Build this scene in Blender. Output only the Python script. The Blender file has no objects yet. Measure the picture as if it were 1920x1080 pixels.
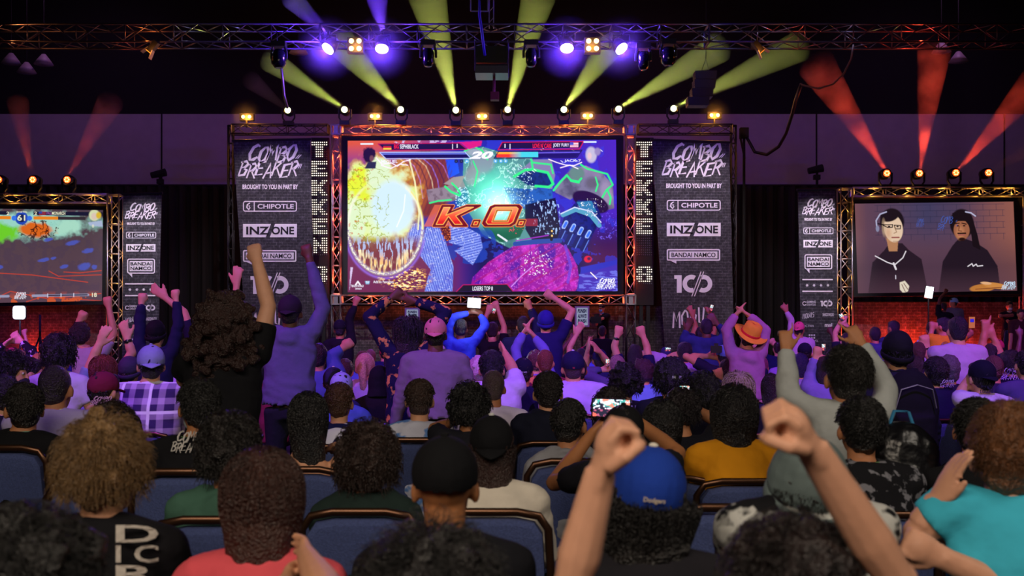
import bpy, bmesh, math, random
import numpy as np
from mathutils import Vector, Matrix
R = math.radians
sc = bpy.context.scene
COL = sc.collection
# ---------------------------------------------------------------- camera, world, exposure
F, CX, HY, CH = 2000.0, 960.0, 625.0, 1.6      # focal length in px, principal column, horizon row, lens height
cam_d = bpy.data.cameras.new('camera'); cam = bpy.data.objects.new('camera', cam_d); COL.objects.link(cam)
cam.location = (0, 0, CH); cam.rotation_euler = (R(90), 0, 0)
cam_d.sensor_width = 36; cam_d.lens = 36 * F / 1920; cam_d.shift_y = (HY - 540) / 1920
cam_d.clip_start = .05; cam_d.clip_end = 200
cam_d.dof.use_dof = True; cam_d.dof.focus_distance = 11.0; cam_d.dof.aperture_fstop = 4.2
sc.camera = cam
w = bpy.data.worlds.new('hall_air'); sc.world = w; w.use_nodes = True
w.node_tree.nodes['Background'].inputs[0].default_value = (.25, .18, .5, 1)
w.node_tree.nodes['Background'].inputs[1].default_value = .007
vs = sc.view_settings
vs.view_transform = 'Standard'; vs.look = 'None'; vs.gamma = 1; vs.use_curve_mapping = False; vs.exposure = 0.0
sc.cycles.use_denoising = True
sc.cycles.max_bounces = 4; sc.cycles.diffuse_bounces = 2; sc.cycles.glossy_bounces = 2
sc.cycles.transmission_bounces = 2; sc.cycles.volume_bounces = 0; sc.cycles.sample_clamp_indirect = 4
sc.cycles.volume_step_rate = 2.0; sc.cycles.volume_max_steps = 64
def lin(c):
    return tuple((x / 12.92 if x <= .04045 else ((x + .055) / 1.055) ** 2.4) for x in c)
def hexc(h):
    return lin([int(h[i:i + 2], 16) / 255 for i in (0, 2, 4)])
def W(px, py, d):
    return Vector(((px - CX) * d / F, d, CH - (py - HY) * d / F))
def lamp(name, kind, loc, color, power, aim=None, size=None, angle=None, blend=.3, parent=None, soft=.05):
    l = bpy.data.lights.new(name, kind); l.color = color; l.energy = power
    if kind == 'AREA':
        l.shape = 'RECTANGLE'; l.size, l.size_y = size
    else: l.shadow_soft_size = soft
    if kind == 'SPOT': l.spot_size = R(angle); l.spot_blend = blend
    o = bpy.data.objects.new(name, l); COL.objects.link(o)
    loc = Vector(loc)
    if aim is not None: o.rotation_euler = (Vector(aim) - loc).to_track_quat('-Z', 'Y').to_euler()
    if parent: o.parent = parent; loc = loc - parent.location
    o.location = loc
    return o
# wash lights rigged above the audience
WASH = (.34, .075, 1.0)
for x, p in ((-9.5, 1.9), (-3, .55), (3, .5), (9, 1.1)):
    lamp('wash_light', 'SPOT', (x, 3.0, 8.5), WASH, 5200 * p, aim=(x * 1.1, 11.5, 1), angle=58, blend=.5, soft=.1)
    lamp('wash_light', 'SPOT', (x, 10, 9), (.26, .075, 1.0), 4800 * p, aim=(x * 1.2, 17, 1), angle=52, blend=.5, soft=.1)
lamp('magenta_wash_light', 'SPOT', (-9, 6, 8), (1, .14, .55), 1300, aim=(-1, 14, 1), angle=60, blend=.6, soft=.2)
lamp('magenta_wash_light', 'SPOT', (9, 6, 8), (1, .14, .55), 1050, aim=(2, 14, 1), angle=60, blend=.6, soft=.2)
# dim house light over the rear rows
lamp('house_light', 'AREA', (-1.5, -1.6, 4.6), (1, .84, .66), 250, aim=(0, 3.2, 1.0), size=(5, 2))
lamp('house_light', 'AREA', (4.5, 1.0, 5.5), (1, .88, .74), 85, aim=(1.0, 4.5, 1.0), size=(2, 2))
# ---------------------------------------------------------------- tagging
def tag(o, label, cat=None, group=None, kind=None):
    o['label'] = label
    if cat: o['category'] = cat
    if group: o['group'] = group
    if kind: o['kind'] = kind
    return o
def empty(name, loc, label, cat, group=None, kind=None):
    o = bpy.data.objects.new(name, None); COL.objects.link(o); o.location = loc; o.empty_display_size = .1
    return tag(o, label, cat, group, kind)
# ---------------------------------------------------------------- materials
MATS = {}
def nodemat(name):
    m = bpy.data.materials.new(name); m.use_nodes = True
    return m, m.node_tree.nodes, m.node_tree.links, m.node_tree.nodes['Principled BSDF']
def mat(name, color, rough=.6, metal=0, noise=0, scale=20, bump=0, bscale=60, spec=.5, sheen=0):
    key = (name, color, rough, metal, noise, scale, bump, bscale)
    if key in MATS: return MATS[key]
    m, N, L, b = nodemat(name)
    c = hexc(color) if isinstance(color, str) else color
    b.inputs['Base Color'].default_value = (*c, 1)
    b.inputs['Roughness'].default_value = rough; b.inputs['Metallic'].default_value = metal
    b.inputs['Specular IOR Level'].default_value = spec
    if sheen: b.inputs['Sheen Weight'].default_value = sheen
    tc = N.new('ShaderNodeTexCoord')
    if noise:
        n = N.new('ShaderNodeTexNoise'); n.inputs['Scale'].default_value = scale; n.inputs['Detail'].default_value = 3
        r = N.new('ShaderNodeMapRange'); r.inputs[3].default_value = 1 - noise; r.inputs[4].default_value = 1 + noise
        x = N.new('ShaderNodeMix'); x.data_type = 'RGBA'; x.blend_type = 'MULTIPLY'; x.inputs[0].default_value = 1
        x.inputs[6].default_value = (*c, 1)
        L.new(tc.outputs['Object'], n.inputs['Vector']); L.new(n.outputs[0], r.inputs[0]); L.new(r.outputs[0], x.inputs[7])
        L.new(x.outputs[2], b.inputs['Base Color'])
    if bump:
        n = N.new('ShaderNodeTexNoise'); n.inputs['Scale'].default_value = bscale; n.inputs['Detail'].default_value = 2
        u = N.new('ShaderNodeBump'); u.inputs['Strength'].default_value = bump; u.inputs['Distance'].default_value = .02
        L.new(tc.outputs['Object'], n.inputs['Vector']); L.new(n.outputs[0], u.inputs['Height']); L.new(u.outputs[0], b.inputs['Normal'])
    MATS[key] = m
    return m
def emat(name, color, strength):
    key = (name, color, strength)
    if key in MATS: return MATS[key]
    m, N, L, b = nodemat(name)
    c = hexc(color) if isinstance(color, str) else color
    b.inputs['Base Color'].default_value = (.01, .01, .01, 1)
    b.inputs['Emission Color'].default_value = (*c, 1); b.inputs['Emission Strength'].default_value = strength
    MATS[key] = m
    return m
def screenmat(name, strength):
    m, N, L, b = nodemat(name)
    a = N.new('ShaderNodeAttribute'); a.attribute_name = 'picture'
    b.inputs['Base Color'].default_value = (.01, .01, .01, 1)
    L.new(a.outputs['Color'], b.inputs['Emission Color']); b.inputs['Emission Strength'].default_value = strength
    return m
def hazemat(name, color, density, noise=None):
    m = bpy.data.materials.new(name); m.use_nodes = True
    N, L = m.node_tree.nodes, m.node_tree.links
    for n in list(N):
        if n.type != 'OUTPUT_MATERIAL': N.remove(n)
    out = [n for n in N if n.type == 'OUTPUT_MATERIAL'][0]
    s = N.new('ShaderNodeVolumeScatter'); s.inputs['Color'].default_value = (*color, 1); s.inputs['Density'].default_value = density
    if noise:
        tc = N.new('ShaderNodeTexCoord'); n = N.new('ShaderNodeTexNoise'); n.inputs['Scale'].default_value = noise
        n.inputs['Detail'].default_value = 3
        r = N.new('ShaderNodeMapRange'); r.inputs[1].default_value = .38; r.inputs[2].default_value = .66
        r.inputs[3].default_value = density * .25; r.inputs[4].default_value = density * 2.2
        L.new(tc.outputs['Object'], n.inputs['Vector']); L.new(n.outputs[0], r.inputs[0]); L.new(r.outputs[0], s.inputs['Density'])
    L.new(s.outputs[0], out.inputs['Volume'])
    return m
# ---------------------------------------------------------------- mesh soup
class Soup:
    def __init__(s): s.v = []; s.f = []; s.n = 0
    def add(s, v, f):
        v = np.asarray(v, float).reshape(-1, 3); s.v.append(v); s.f += [tuple(i + s.n for i in q) for q in f]; s.n += len(v)
    def box(s, a, b):
        (x0, y0, z0), (x1, y1, z1) = a, b
        s.add([(x0, y0, z0), (x1, y0, z0), (x1, y1, z0), (x0, y1, z0), (x0, y0, z1), (x1, y0, z1), (x1, y1, z1), (x0, y1, z1)],
              [(0, 3, 2, 1), (4, 5, 6, 7), (0, 1, 5, 4), (1, 2, 6, 5), (2, 3, 7, 6), (3, 0, 4, 7)])
    def obox(s, c, half, M):
        M = np.array(M); c = np.array(c)
        p = [c + M @ (np.array((i, j, k)) * half) for k in (-1, 1) for j, i in ((-1, -1), (-1, 1), (1, 1), (1, -1))]
        s.add(p, [(0, 3, 2, 1), (4, 5, 6, 7), (0, 1, 5, 4), (1, 2, 6, 5), (2, 3, 7, 6), (3, 0, 4, 7)])
    def prism(s, pts, d0, d1, ax=1):      # polygon in x,z extruded along y
        n = len(pts)
        v = [(x, d0, z) for x, z in pts] + [(x, d1, z) for x, z in pts]
        s.add(v, [tuple(range(n)), tuple(range(2 * n - 1, n - 1, -1))] + [(i, i + n, (i + 1) % n + n, (i + 1) % n) for i in range(n)])
    def tube(s, pts, rad, n=8, ref=None, cap=True):
        P = [np.array(p, float) for p in pts]; m = len(P)
        if not hasattr(rad, '__len__'): rad = [rad] * m
        ring = []; prev = None
        for i in range(m):
            t = P[min(i + 1, m - 1)] - P[max(i - 1, 0)]; t = t / (np.linalg.norm(t) + 1e-9)
            if prev is None:
                a = np.array(ref if ref is not None else ((0, 0, 1) if abs(t[2]) < .9 else (1, 0, 0)), float)
            else: a = prev
            a = a - t * a.dot(t); a /= np.linalg.norm(a) + 1e-9; prev = a
            b = np.cross(t, a); r = rad[i]; rx, ry = r if hasattr(r, '__len__') else (r, r)
            for k in range(n):
                q = 2 * math.pi * k / n; ring.append(P[i] + a * rx * math.cos(q) + b * ry * math.sin(q))
        f = [(i * n + k, i * n + (k + 1) % n, (i + 1) * n + (k + 1) % n, (i + 1) * n + k) for i in range(m - 1) for k in range(n)]
        if cap: f += [tuple(range(n - 1, -1, -1)), tuple(range((m - 1) * n, m * n))]
        s.add(ring, f)
    def ell(s, c, r, M=None, nu=12, nv=8):
        c = np.array(c, float); M = np.eye(3) if M is None else np.array(M); r = np.array(r if hasattr(r, '__len__') else (r, r, r), float)
        v = [c + M @ (r * (0, 0, 1))]
        for j in range(1, nv):
            p = math.pi * j / nv
            for i in range(nu):
                q = 2 * math.pi * i / nu; v.append(c + M @ (r * (math.sin(p) * math.cos(q), math.sin(p) * math.sin(q), math.cos(p))))
        v.append(c + M @ (r * (0, 0, -1)))
        f = [(0, 1 + i, 1 + (i + 1) % nu) for i in range(nu)]
        f += [(1 + j * nu + i, 1 + (j + 1) * nu + i, 1 + (j + 1) * nu + (i + 1) % nu, 1 + j * nu + (i + 1) % nu) for j in range(nv - 2) for i in range(nu)]
        l = len(v) - 1; f += [(l, 1 + (nv - 2) * nu + (i + 1) % nu, 1 + (nv - 2) * nu + i) for i in range(nu)]
        s.add(v, f)
    def arr(s): return np.concatenate(s.v) if s.v else np.zeros((0, 3))
def mk(name, soup, m, parent=None, smooth=False, origin=None, mods=None):
    v = soup.arr() if isinstance(soup, Soup) else np.asarray(soup[0]); f = soup.f if isinstance(soup, Soup) else soup[1]
    if parent is not None: o0 = np.array(parent_world(parent))
    elif origin is not None: o0 = np.array(origin)
    else:
        o0 = np.array([v[:, 0].mean(), v[:, 1].mean(), v[:, 2].min()])
    me = bpy.data.meshes.new(name)
    me.from_pydata((v - o0).tolist(), [], f)
    if isinstance(m, (list, tuple)):
        for q in m: me.materials.append(q)
    else: me.materials.append(m)
    if smooth: me.polygons.foreach_set('use_smooth', [True] * len(me.polygons))
    o = bpy.data.objects.new(name, me); COL.objects.link(o)
    if parent is not None: o.parent = parent
    else: o.location = o0
    return o
def parent_world(p):
    l = Vector(p.location)
    while p.parent: p = p.parent; l = l + p.location
    return tuple(l)
TMP = bpy.data.objects.new('remesh_tmp', bpy.data.meshes.new('remesh_tmp'))
COL.objects.link(TMP)
def remesh(soup, vox, smooth=2, fac=.5, disp=None):
    """union of all closed shapes as one continuous surface; returns (verts, faces)"""
    me = bpy.data.meshes.new('t'); me.from_pydata(soup.arr().tolist(), [], soup.f)
    TMP.data = me; TMP.modifiers.clear()
    r = TMP.modifiers.new('r', 'REMESH'); r.mode = 'VOXEL'; r.voxel_size = vox
    if smooth:
        q = TMP.modifiers.new('s', 'SMOOTH'); q.iterations = smooth; q.factor = fac
    dg = bpy.context.evaluated_depsgraph_get(); dg.update()
    e = TMP.evaluated_get(dg).to_mesh()
    n = len(e.vertices); v = np.empty(n * 3, np.float32); e.vertices.foreach_get('co', v); v = v.reshape(-1, 3).astype(float)
    nf = len(e.polygons); ls = np.empty(nf, np.int32); lt = np.empty(nf, np.int32)
    e.polygons.foreach_get('loop_start', ls); e.polygons.foreach_get('loop_total', lt)
    li = np.empty(len(e.loops), np.int32); e.loops.foreach_get('vertex_index', li)
    if nf and (lt == 4).all(): f = li.reshape(-1, 4).tolist()
    else: f = [li[a:a + b].tolist() for a, b in zip(ls, lt)]
    if disp is not None:
        nn = np.empty(n * 3, np.float32); e.vertices.foreach_get('normal', nn); v = v + nn.reshape(-1, 3) * disp(v)[:, None]
    TMP.evaluated_get(dg).to_mesh_clear(); TMP.data = bpy.data.meshes.new('x'); bpy.data.meshes.remove(me)
    return v, f
def noise3(v, s, seed=0):
    """cheap smooth pseudo-noise from sines"""
    rng = np.random.RandomState(seed); o = np.zeros(len(v))
    for k in range(7):
        d = rng.randn(3) * s * (1 + .5 * k / 3); o += np.sin(v @ d + rng.rand() * 6.28)
    return o / 3.2
# text as flat mesh fitted to a box
def text_geo(txt, bold=0.0, shear=0.0, spacing=1.0):
    c = bpy.data.curves.new('t', 'FONT'); c.body = txt; c.size = 1; c.offset = bold; c.shear = shear; c.space_character = spacing
    c.resolution_u = 3; c.fill_mode = 'FRONT'
    o = bpy.data.objects.new('t', c); COL.objects.link(o)
    dg = bpy.context.evaluated_depsgraph_get(); dg.update()
    e = o.evaluated_get(dg).to_mesh(); v = np.array([tuple(p.co) for p in e.vertices]); f = [tuple(p.vertices) for p in e.polygons]
    o.evaluated_get(dg).to_mesh_clear(); bpy.data.objects.remove(o); bpy.data.curves.remove(c)
    return v, f
def put_text(soup, txt, box, d, lift=.02, **k):
    """box = x0,y0,x1,y1 in photo px on the plane at depth d"""
    v, f = text_geo(txt, **k); x0, y0, x1, y1 = box
    a, b = v.min(0), v.max(0)
    u = (v[:, 0] - a[0]) / (b[0] - a[0]); t = (v[:, 1] - a[1]) / (b[1] - a[1])
    X = (x0 + u * (x1 - x0) - CX) * d / F; Z = CH - (y1 + t * (y0 - y1) - HY) * d / F
    soup.add(np.stack([X, np.full(len(v), d - lift), Z], 1), f)
def ribbon(soup, pts, w, d, lift=.02, taper=True):
    """flat brush stroke in the plane at depth d, points and width in px"""
    P = np.array(pts, float); n = len(P); L, Rr = [], []
    for i in range(n):
        t = P[min(i + 1, n - 1)] - P[max(i - 1, 0)]; t /= np.linalg.norm(t) + 1e-9; q = np.array((-t[1], t[0]))
        ww = w * (.55 if taper and i in (0, n - 1) else 1) / 2
        L.append(P[i] + q * ww); Rr.append(P[i] - q * ww)
    A = np.array(L + Rr[::-1])
    v = np.stack([(A[:, 0] - CX) * d / F, np.full(len(A), d - lift), CH - (A[:, 1] - HY) * d / F], 1)
    m = 2 * n; soup.add(v, [(i, i + 1, m - 2 - i, m - 1 - i) for i in range(n - 1)])
def pxbox(soup, x0, y0, x1, y1, d, lift=.02):
    soup.add([tuple(W(x, y, d) - Vector((0, lift, 0))) for x, y in ((x0, y0), (x1, y0), (x1, y1), (x0, y1))], [(0, 1, 2, 3)])
def pxpoly(soup, pts, d, lift=.02):
    soup.add([tuple(W(x, y, d) - Vector((0, lift, 0))) for x, y in pts], [tuple(range(len(pts)))])
def rring(soup, x0, y0, x1, y1, r, t, d, lift=.02):
    """rounded rectangle outline"""
    def loop(x0, y0, x1, y1, r):
        p = []
        for cx, cy, a in ((x1 - r, y1 - r, 0), (x0 + r, y1 - r, 90), (x0 + r, y0 + r, 180), (x1 - r, y0 + r, 270)):
            for k in range(5): q = R(a + k * 22.5); p.append((cx + r * math.cos(q), cy + r * math.sin(q)))
        return p
    a = loop(x0, y0, x1, y1, r); b = loop(x0 + t, y0 + t, x1 - t, y1 - t, max(r - t, .3)); n = len(a)
    soup.add([tuple(W(x, y, d) - Vector((0, lift, 0))) for x, y in a + b], [(i, (i + 1) % n, (i + 1) % n + n, i + n) for i in range(n)])
# hand-brushed event logo, letters as strokes in a unit box
GL = {
 'C': [[(.95, .12), (.7, .02), (.3, .18), (.06, .62), (.2, .97), (.55, .95), (.9, .78)]],
 'O': [[(.5, .02), (.15, .3), (.08, .75), (.35, 1), (.75, .8), (.92, .35), (.7, .03), (.45, .04)]],
 'M': [[(.0, 1), (.2, .05), (.42, .65), (.78, .02), (.92, 1)], [(.2, .05), (.32, .3)]],
 'B': [[(.22, .0), (.08, 1)], [(.0, .08), (.6, .0), (.86, .2), (.5, .46), (.16, .48)], [(.3, .48), (.85, .6), (.7, .92), (.05, 1)]],
 'R': [[(.22, .0), (.05, 1)], [(.0, .1), (.6, .0), (.86, .22), (.5, .5), (.15, .52)], [(.4, .5), (.95, 1.02)]],
 'E': [[(.95, .02), (.2, .1), (.06, .95), (.85, .88)], [(.12, .5), (.75, .46)]],
 'A': [[(.0, 1.03), (.5, .0), (.85, 1)], [(.15, .68), (.85, .6)]],
 'K': [[(.18, .0), (.05, 1)], [(.92, .0), (.14, .58)], [(.38, .42), (.95, 1.02)]],
}
def logo(soup, x0, y0, x1, y1, d, lift=.02, thick=1.0, n1=5, n2=7):
    Wd, H = x1 - x0, y1 - y0
    def word(s, a, b, c, e, full):
        n = full; lw = (b - a) / n
        for i, ch in enumerate(s):
            for st in GL[ch]:
                dz = (.04 if i % 2 else -.03) * H
                pts = []
                for u, t in st:
                    x = a + (i + u * 1.06) * lw; y = c + t * (e - c) + dz
                    pts.append((x + (1 - t) * .06 * Wd, y))
                ribbon(soup, pts, lw * .27 * thick, d, lift)
    word('COMBO'[:n1], x0 + .16 * Wd, x0 + .9 * Wd, y0 + .02 * H, y0 + .5 * H, 5)
    word('BREAKER'[:n2], x0, x0 + .93 * Wd, y0 + .53 * H, y0 + .98 * H, 7)
    for k in range(2):
        ribbon(soup, [(x1 - .02 * Wd + k * .03 * Wd, y0 + .3 * H), (x1 - .08 * Wd + k * .03 * Wd, y0 + .42 * H)], .02 * Wd, d, lift)
        ribbon(soup, [(x1 - .0 * Wd + k * .02 * Wd, y0 + .58 * H), (x1 - .04 * Wd + k * .03 * Wd, y0 + .72 * H)], .02 * Wd, d, lift)
# ---------------------------------------------------------------- the hall
def struct(name, soup, m, label):
    o = mk(name, soup, m); o['kind'] = 'structure'; o['label'] = label; return o
HX = 21
black = mat('black_paint', '0b0a0d', .9)
s = Soup(); s.box((-HX, -6, -.1), (HX, 37, 0)); struct('floor', s, mat('dark_carpet', '15121d', .95, noise=.4, scale=6), 'dark patterned hall carpet')
s = Soup(); s.box((-HX, -6, 14), (HX, 37, 14.2)); struct('ceiling', s, mat('ceiling_paint', '1a1620', .95, noise=.5, scale=1.5), 'dark open ceiling of the hall')
wallm = mat('wall_panel', '9a8fa3', .9, noise=.12, scale=3)
s = Soup(); s.box((-HX, 36, 0), (HX, 36.3, 9.0))
struct('wall_back', s, wallm, 'pale grey wall panels above black drapes behind the stage')
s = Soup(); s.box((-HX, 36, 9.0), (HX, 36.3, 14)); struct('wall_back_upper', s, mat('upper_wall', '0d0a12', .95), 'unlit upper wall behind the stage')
for nm, x in (('left', -HX - .2), ('right', HX)):
    s = Soup(); s.box((x, -6, 0), (x + .2, 37, 14)); struct('wall_' + nm, s, mat('dark_side_wall', '141119', .95), 'dark side wall of the hall')
s = Soup(); s.box((-HX, -6.2, 0), (HX, -6, 14)); struct('wall_rear', s, mat('dark_side_wall', '141119', .95), 'dark wall behind the audience')
# joints between the wall panels
for i, x in enumerate((303, 1531, 1883)):
    s = Soup(); p = W(x, 400, 35.98); s.box((p.x - .02, 35.97, 6), (p.x + .02, 36.0, 9.0)); struct('trim_%d' % (i + 1), s, black, 'dark joint between wall panels')
# ceiling beams
bm_ = mat('ceiling_steel', '2a2533', .7)
for i, y in enumerate((16, 21, 27, 32)):
    s = Soup(); s.box((-HX, y - .12, 13.2), (HX, y + .12, 14)); struct('beam_%d' % i, s, bm_, 'dark ceiling beam')
# black drape behind the stage, pleated
def pleats(x0, x1, y, z0, z1, amp=.08, per=.35):
    n = int((x1 - x0) / per * 4); xs = np.linspace(x0, x1, n); v = []; f = []
    for i, x in enumerate(xs):
        yy = y + amp * math.sin(2 * math.pi * x / per) + .03 * math.sin(x * 3.1); v += [(x, yy, z0), (x, yy, z1), (x, yy + .02, z1), (x, yy + .02, z0)]
    for i in range(n - 1):
        a = 4 * i
        for k in range(4): f.append((a + k, a + 4 + k, a + 4 + (k + 1) % 4, a + (k + 1) % 4))
    return np.array(v), f
drape_m = mat('black_drape', '100e14', .85, bump=.3, bscale=4)
for x0, x1, lb in ((-20.6, -9.3, 'black pleated drape behind the side screen on the left'), (-9.3, 7.2, 'black pleated drape behind the main screen'), (7.2, 20.6, 'black pleated drape behind the side screen on the right')):
    v, f = pleats(x0, x1, 34.2, .0, 6.32)
    e = mk('stage_drape', (v, f), drape_m); tag(e, lb, 'curtain')
# stage platforms
stage_m = mat('stage_deck', '17131a', .6, noise=.3, scale=5)
for x0, x1, y0, lb in ((-5.4, 5.9, 27.2, 'black raised stage deck under the main screen'), (-16.5, -7.5, 25.5, 'black stage deck below the left side screen'), (7.8, 16.5, 25.5, 'black stage deck below the right side screen')):
    e = empty('stage_platform', ((x0 + x1) / 2, 29, 0), lb, 'stage')
    s = Soup(); s.box((x0, y0, .52), (x1, 33.8, .6)); mk('deck', s, stage_m, e)
    for ya, yb in ((y0 + .02, y0 + .06), (33.7, 33.76)): s = Soup(); s.box((x0 + .02, ya, 0), (x1 - .02, yb, .52)); mk('skirt', s, drape_m, e)
# ---------------------------------------------------------------- trusses
alu = mat('aluminium_tube', 'a9a6ac', .45, .9)
alu_d = mat('dark_truss', '3a3840', .5, .8)
def truss(name, p0, p1, up, side, h, w, label, bay=.42, m=None, r=.02, braces=True):
    """box truss from p0 to p1; up/side unit vectors, section h x w centred on the axis"""
    m = m or alu; p0, p1, up, side = map(lambda q: np.array(q, float), (p0, p1, up, side))
    e = empty(name, tuple((p0 + p1) / 2), label, 'truss', 'stage truss sections')
    c = [(a * up * h / 2 + b * side * w / 2) for a, b in ((1, 1), (1, -1), (-1, -1), (-1, 1))]
    for q in c:
        s = Soup(); s.tube([p0 + q, p1 + q], r, 8); mk('chord', s, m, e, smooth=True)
    L = np.linalg.norm(p1 - p0); n = max(2, int(round(L / bay))); s = Soup()
    for i in range(n + 1):
        a = p0 + (p1 - p0) * i / n
        for k in range(4):
            if i % 2 == 0 or i == n: s.tube([a + c[k], a + c[(k + 1) % 4]], r * .6, 5)
            if i < n and (k % 2 == 1 or bay > .45):
                b = p0 + (p1 - p0) * (i + 1) / n
                u, t = (k, (k + 1) % 4) if i % 2 else ((k + 1) % 4, k)
                s.tube([a + c[u], b + c[t]], r * .6, 5)
    mk('lattice', s, m, e, smooth=True)
    for i in (0, n):      # end plates
        a = p0 + (p1 - p0) * i / n; s = Soup()
        for k in range(4): s.tube([a + c[k], a + c[(k + 1) % 4]], r * 1.15, 4)
        mk('end_plate', s, m, e)
    return e
X_, Y_, Z_ = (1, 0, 0), (0, 1, 0), (0, 0, 1)
def ptruss(x0, y0, x1, y1, d, h, label, horiz, **k):
    a, b = W(x0, y0, d), W(x1, y1, d)
    return truss('box_truss', a, b, Z_ if horiz else X_, Y_, h, h, label, **k)
DM = 30.0
ptruss(641, 244.5, 1170, 244.5, DM, .24, 'red-lit box truss along the top of the main screen', True)
ptruss(641, 562.5, 1170, 562.5, DM, .24, 'silver box truss along the bottom edge of the main screen', True)
ptruss(631, 552, 631, 256, DM, .22, 'red-lit upright box truss along the left edge of the main screen', False)
ptruss(1182, 552, 1182, 256, DM, .24, 'red-lit upright box truss along the right edge of the main screen', False)
for px, py, lb in ((631, 244.5, 'silver truss corner block at the top left of the main screen'), (1182, 244.5, 'silver truss corner block at the top right of the main screen'),
                   (631, 562.5, 'silver truss corner block at the bottom left of the main screen'), (1182, 562.5, 'silver truss corner block at the bottom right of the main screen')):
    p = W(px, py, DM); e = empty('truss_corner', p, lb, 'truss corner', 'truss corner blocks'); s = Soup()
    for a in (-1, 1):
        for b in (-1, 1):
            for ax in range(3):
                u = [0, 0, 0]; v = [0, 0, 0]; o = [i for i in range(3) if i != ax]
                u[o[0]] = v[o[0]] = a * .125; u[o[1]] = v[o[1]] = b * .125; u[ax] = -.135; v[ax] = .135
                s.tube([np.array(p) + u, np.array(p) + v], .026, 6)
    mk('frame', s, alu, e)
    s = Soup(); s.box((p.x - .06, p.y - .13, p.z - .12), (p.x + .06, p.y - .12, p.z + .12)); mk('plate', s, alu, e)
for px, lb in ((631, 'left leg of the main screen frame down to the stage'), (1182, 'right leg of the main screen frame down to the stage')):
    a = W(px, 572, DM); truss('box_truss', (a.x, DM, .6), tuple(a), X_, Y_, .24, .24, 'dark box truss, ' + lb, m=alu_d)
# dark goal posts carrying the banners
for x0, x1, lb in ((436, 616, 'left banner'), (1196, 1372, 'right banner')):
    a, b = W(x0, 243, DM + .5), W(x1, 243, DM + .5)
    truss('box_truss', tuple(a), tuple(b), Z_, Y_, .26, .26, 'dark horizontal truss above the tall ' + lb, m=alu_d)
    for x in (x0 - 3, x1 + 3):
        if x in (613, 619, 1193): continue
        a = W(x, 236, DM + .5); truss('box_truss', (a.x, DM + .5, 0), tuple(a), X_, Y_, .14, .14, 'dark upright post at the outer side of the tall ' + lb, m=alu_d, bay=.5)
# overhead lighting truss nearer the audience
FT = 24.0
for x0, x1, lb in ((-40, 600, 'long overhead lighting truss, left length'), (600, 1330, 'overhead lighting truss, middle length with the blue wash lights'), (1330, 1960, 'long overhead lighting truss, right length')):
    a = W(x0, 61.5, FT); b = W(x1, 61.5, FT); a.y = b.y = FT + .3
    truss('lighting_truss', tuple(a), tuple(b), Z_, Y_, .4, .6, lb, bay=.55, m=mat('dull_aluminium', '55525c', .45, .9), r=.022)
# side screen frames
DS = 28.0
# left
ptruss(-130, 372.5, 205, 372.5, DS, .22, 'yellow-lit box truss along the top of the left side screen', True)
truss('box_truss', tuple(W(216, 625, DS))[:2] + (.6,), tuple(W(216, 366, DS)), X_, Y_, .3, .3, 'yellow-lit upright truss at the right of the left side screen', bay=.38)
ptruss(1598, 360, 1960, 360, DS, .22, 'yellow-lit box truss along the top of the right side screen', True)
truss('box_truss', tuple(W(1584, 625, DS))[:2] + (.6,), tuple(W(1584, 354, DS)), X_, Y_, .3, .3, 'yellow-lit upright truss at the left of the right side screen', bay=.38)
truss('box_truss', tuple(W(1923, 625, DS))[:2] + (.6,), tuple(W(1923, 368, DS)), X_, Y_, .22, .22, 'upright truss at the right edge of the right side screen', bay=.38)
# small lamps inside the trusses
def tl(px, py, d, col, p, dy=.0): lamp('truss_uplight', 'POINT', tuple(W(px, py, d) + Vector((0, dy, 0))), col, p, soft=.03)
RED, AMB = (1, .09, .03), (1, .42, .05)
for x in (665, 745, 830, 905, 980, 1060, 1140): tl(x, 248, DM, RED if x % 2 else (1, .13, .03), 15, -.02)
for y in (290, 350, 410, 470, 530):
    tl(631, y, DM, RED, 15); tl(1182, y, DM, RED, 17)
for x in (690, 760, 830, 910, 990, 1060, 1130): tl(x, 562, DM, (1, .13, .04), 14)
for x in (20, 100, 180): tl(x, 374, DS, AMB, 7)
for y in (410, 470, 530, 590, 640): tl(216, y, DS, AMB, 5); tl(1584, y - 10, DS, AMB, 5)
for x in (1630, 1700, 1770, 1840, 1900): tl(x, 361, DS, AMB, 7)
for x in (1729,): lamp('truss_uplight', 'POINT', tuple(W(x, 70, FT + .3)), (1, .06, .03), 30, soft=.03)
tl(275, 64, FT + .3, (1, .2, .03), 14); tl(1490, 60, FT + .3, (1, .1, .03), 6); tl(20, 66, FT + .3, (1, .3, .1), 10)
for x in (560, 640, 760, 1090, 1190, 1240): tl(x, 62, FT + .3, (.12, .06, 1), 12)
for x in (350, 450, 850, 960, 1330, 1440, 1600): tl(x, 62, FT + .3, (.5, .5, .9), 3)
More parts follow.
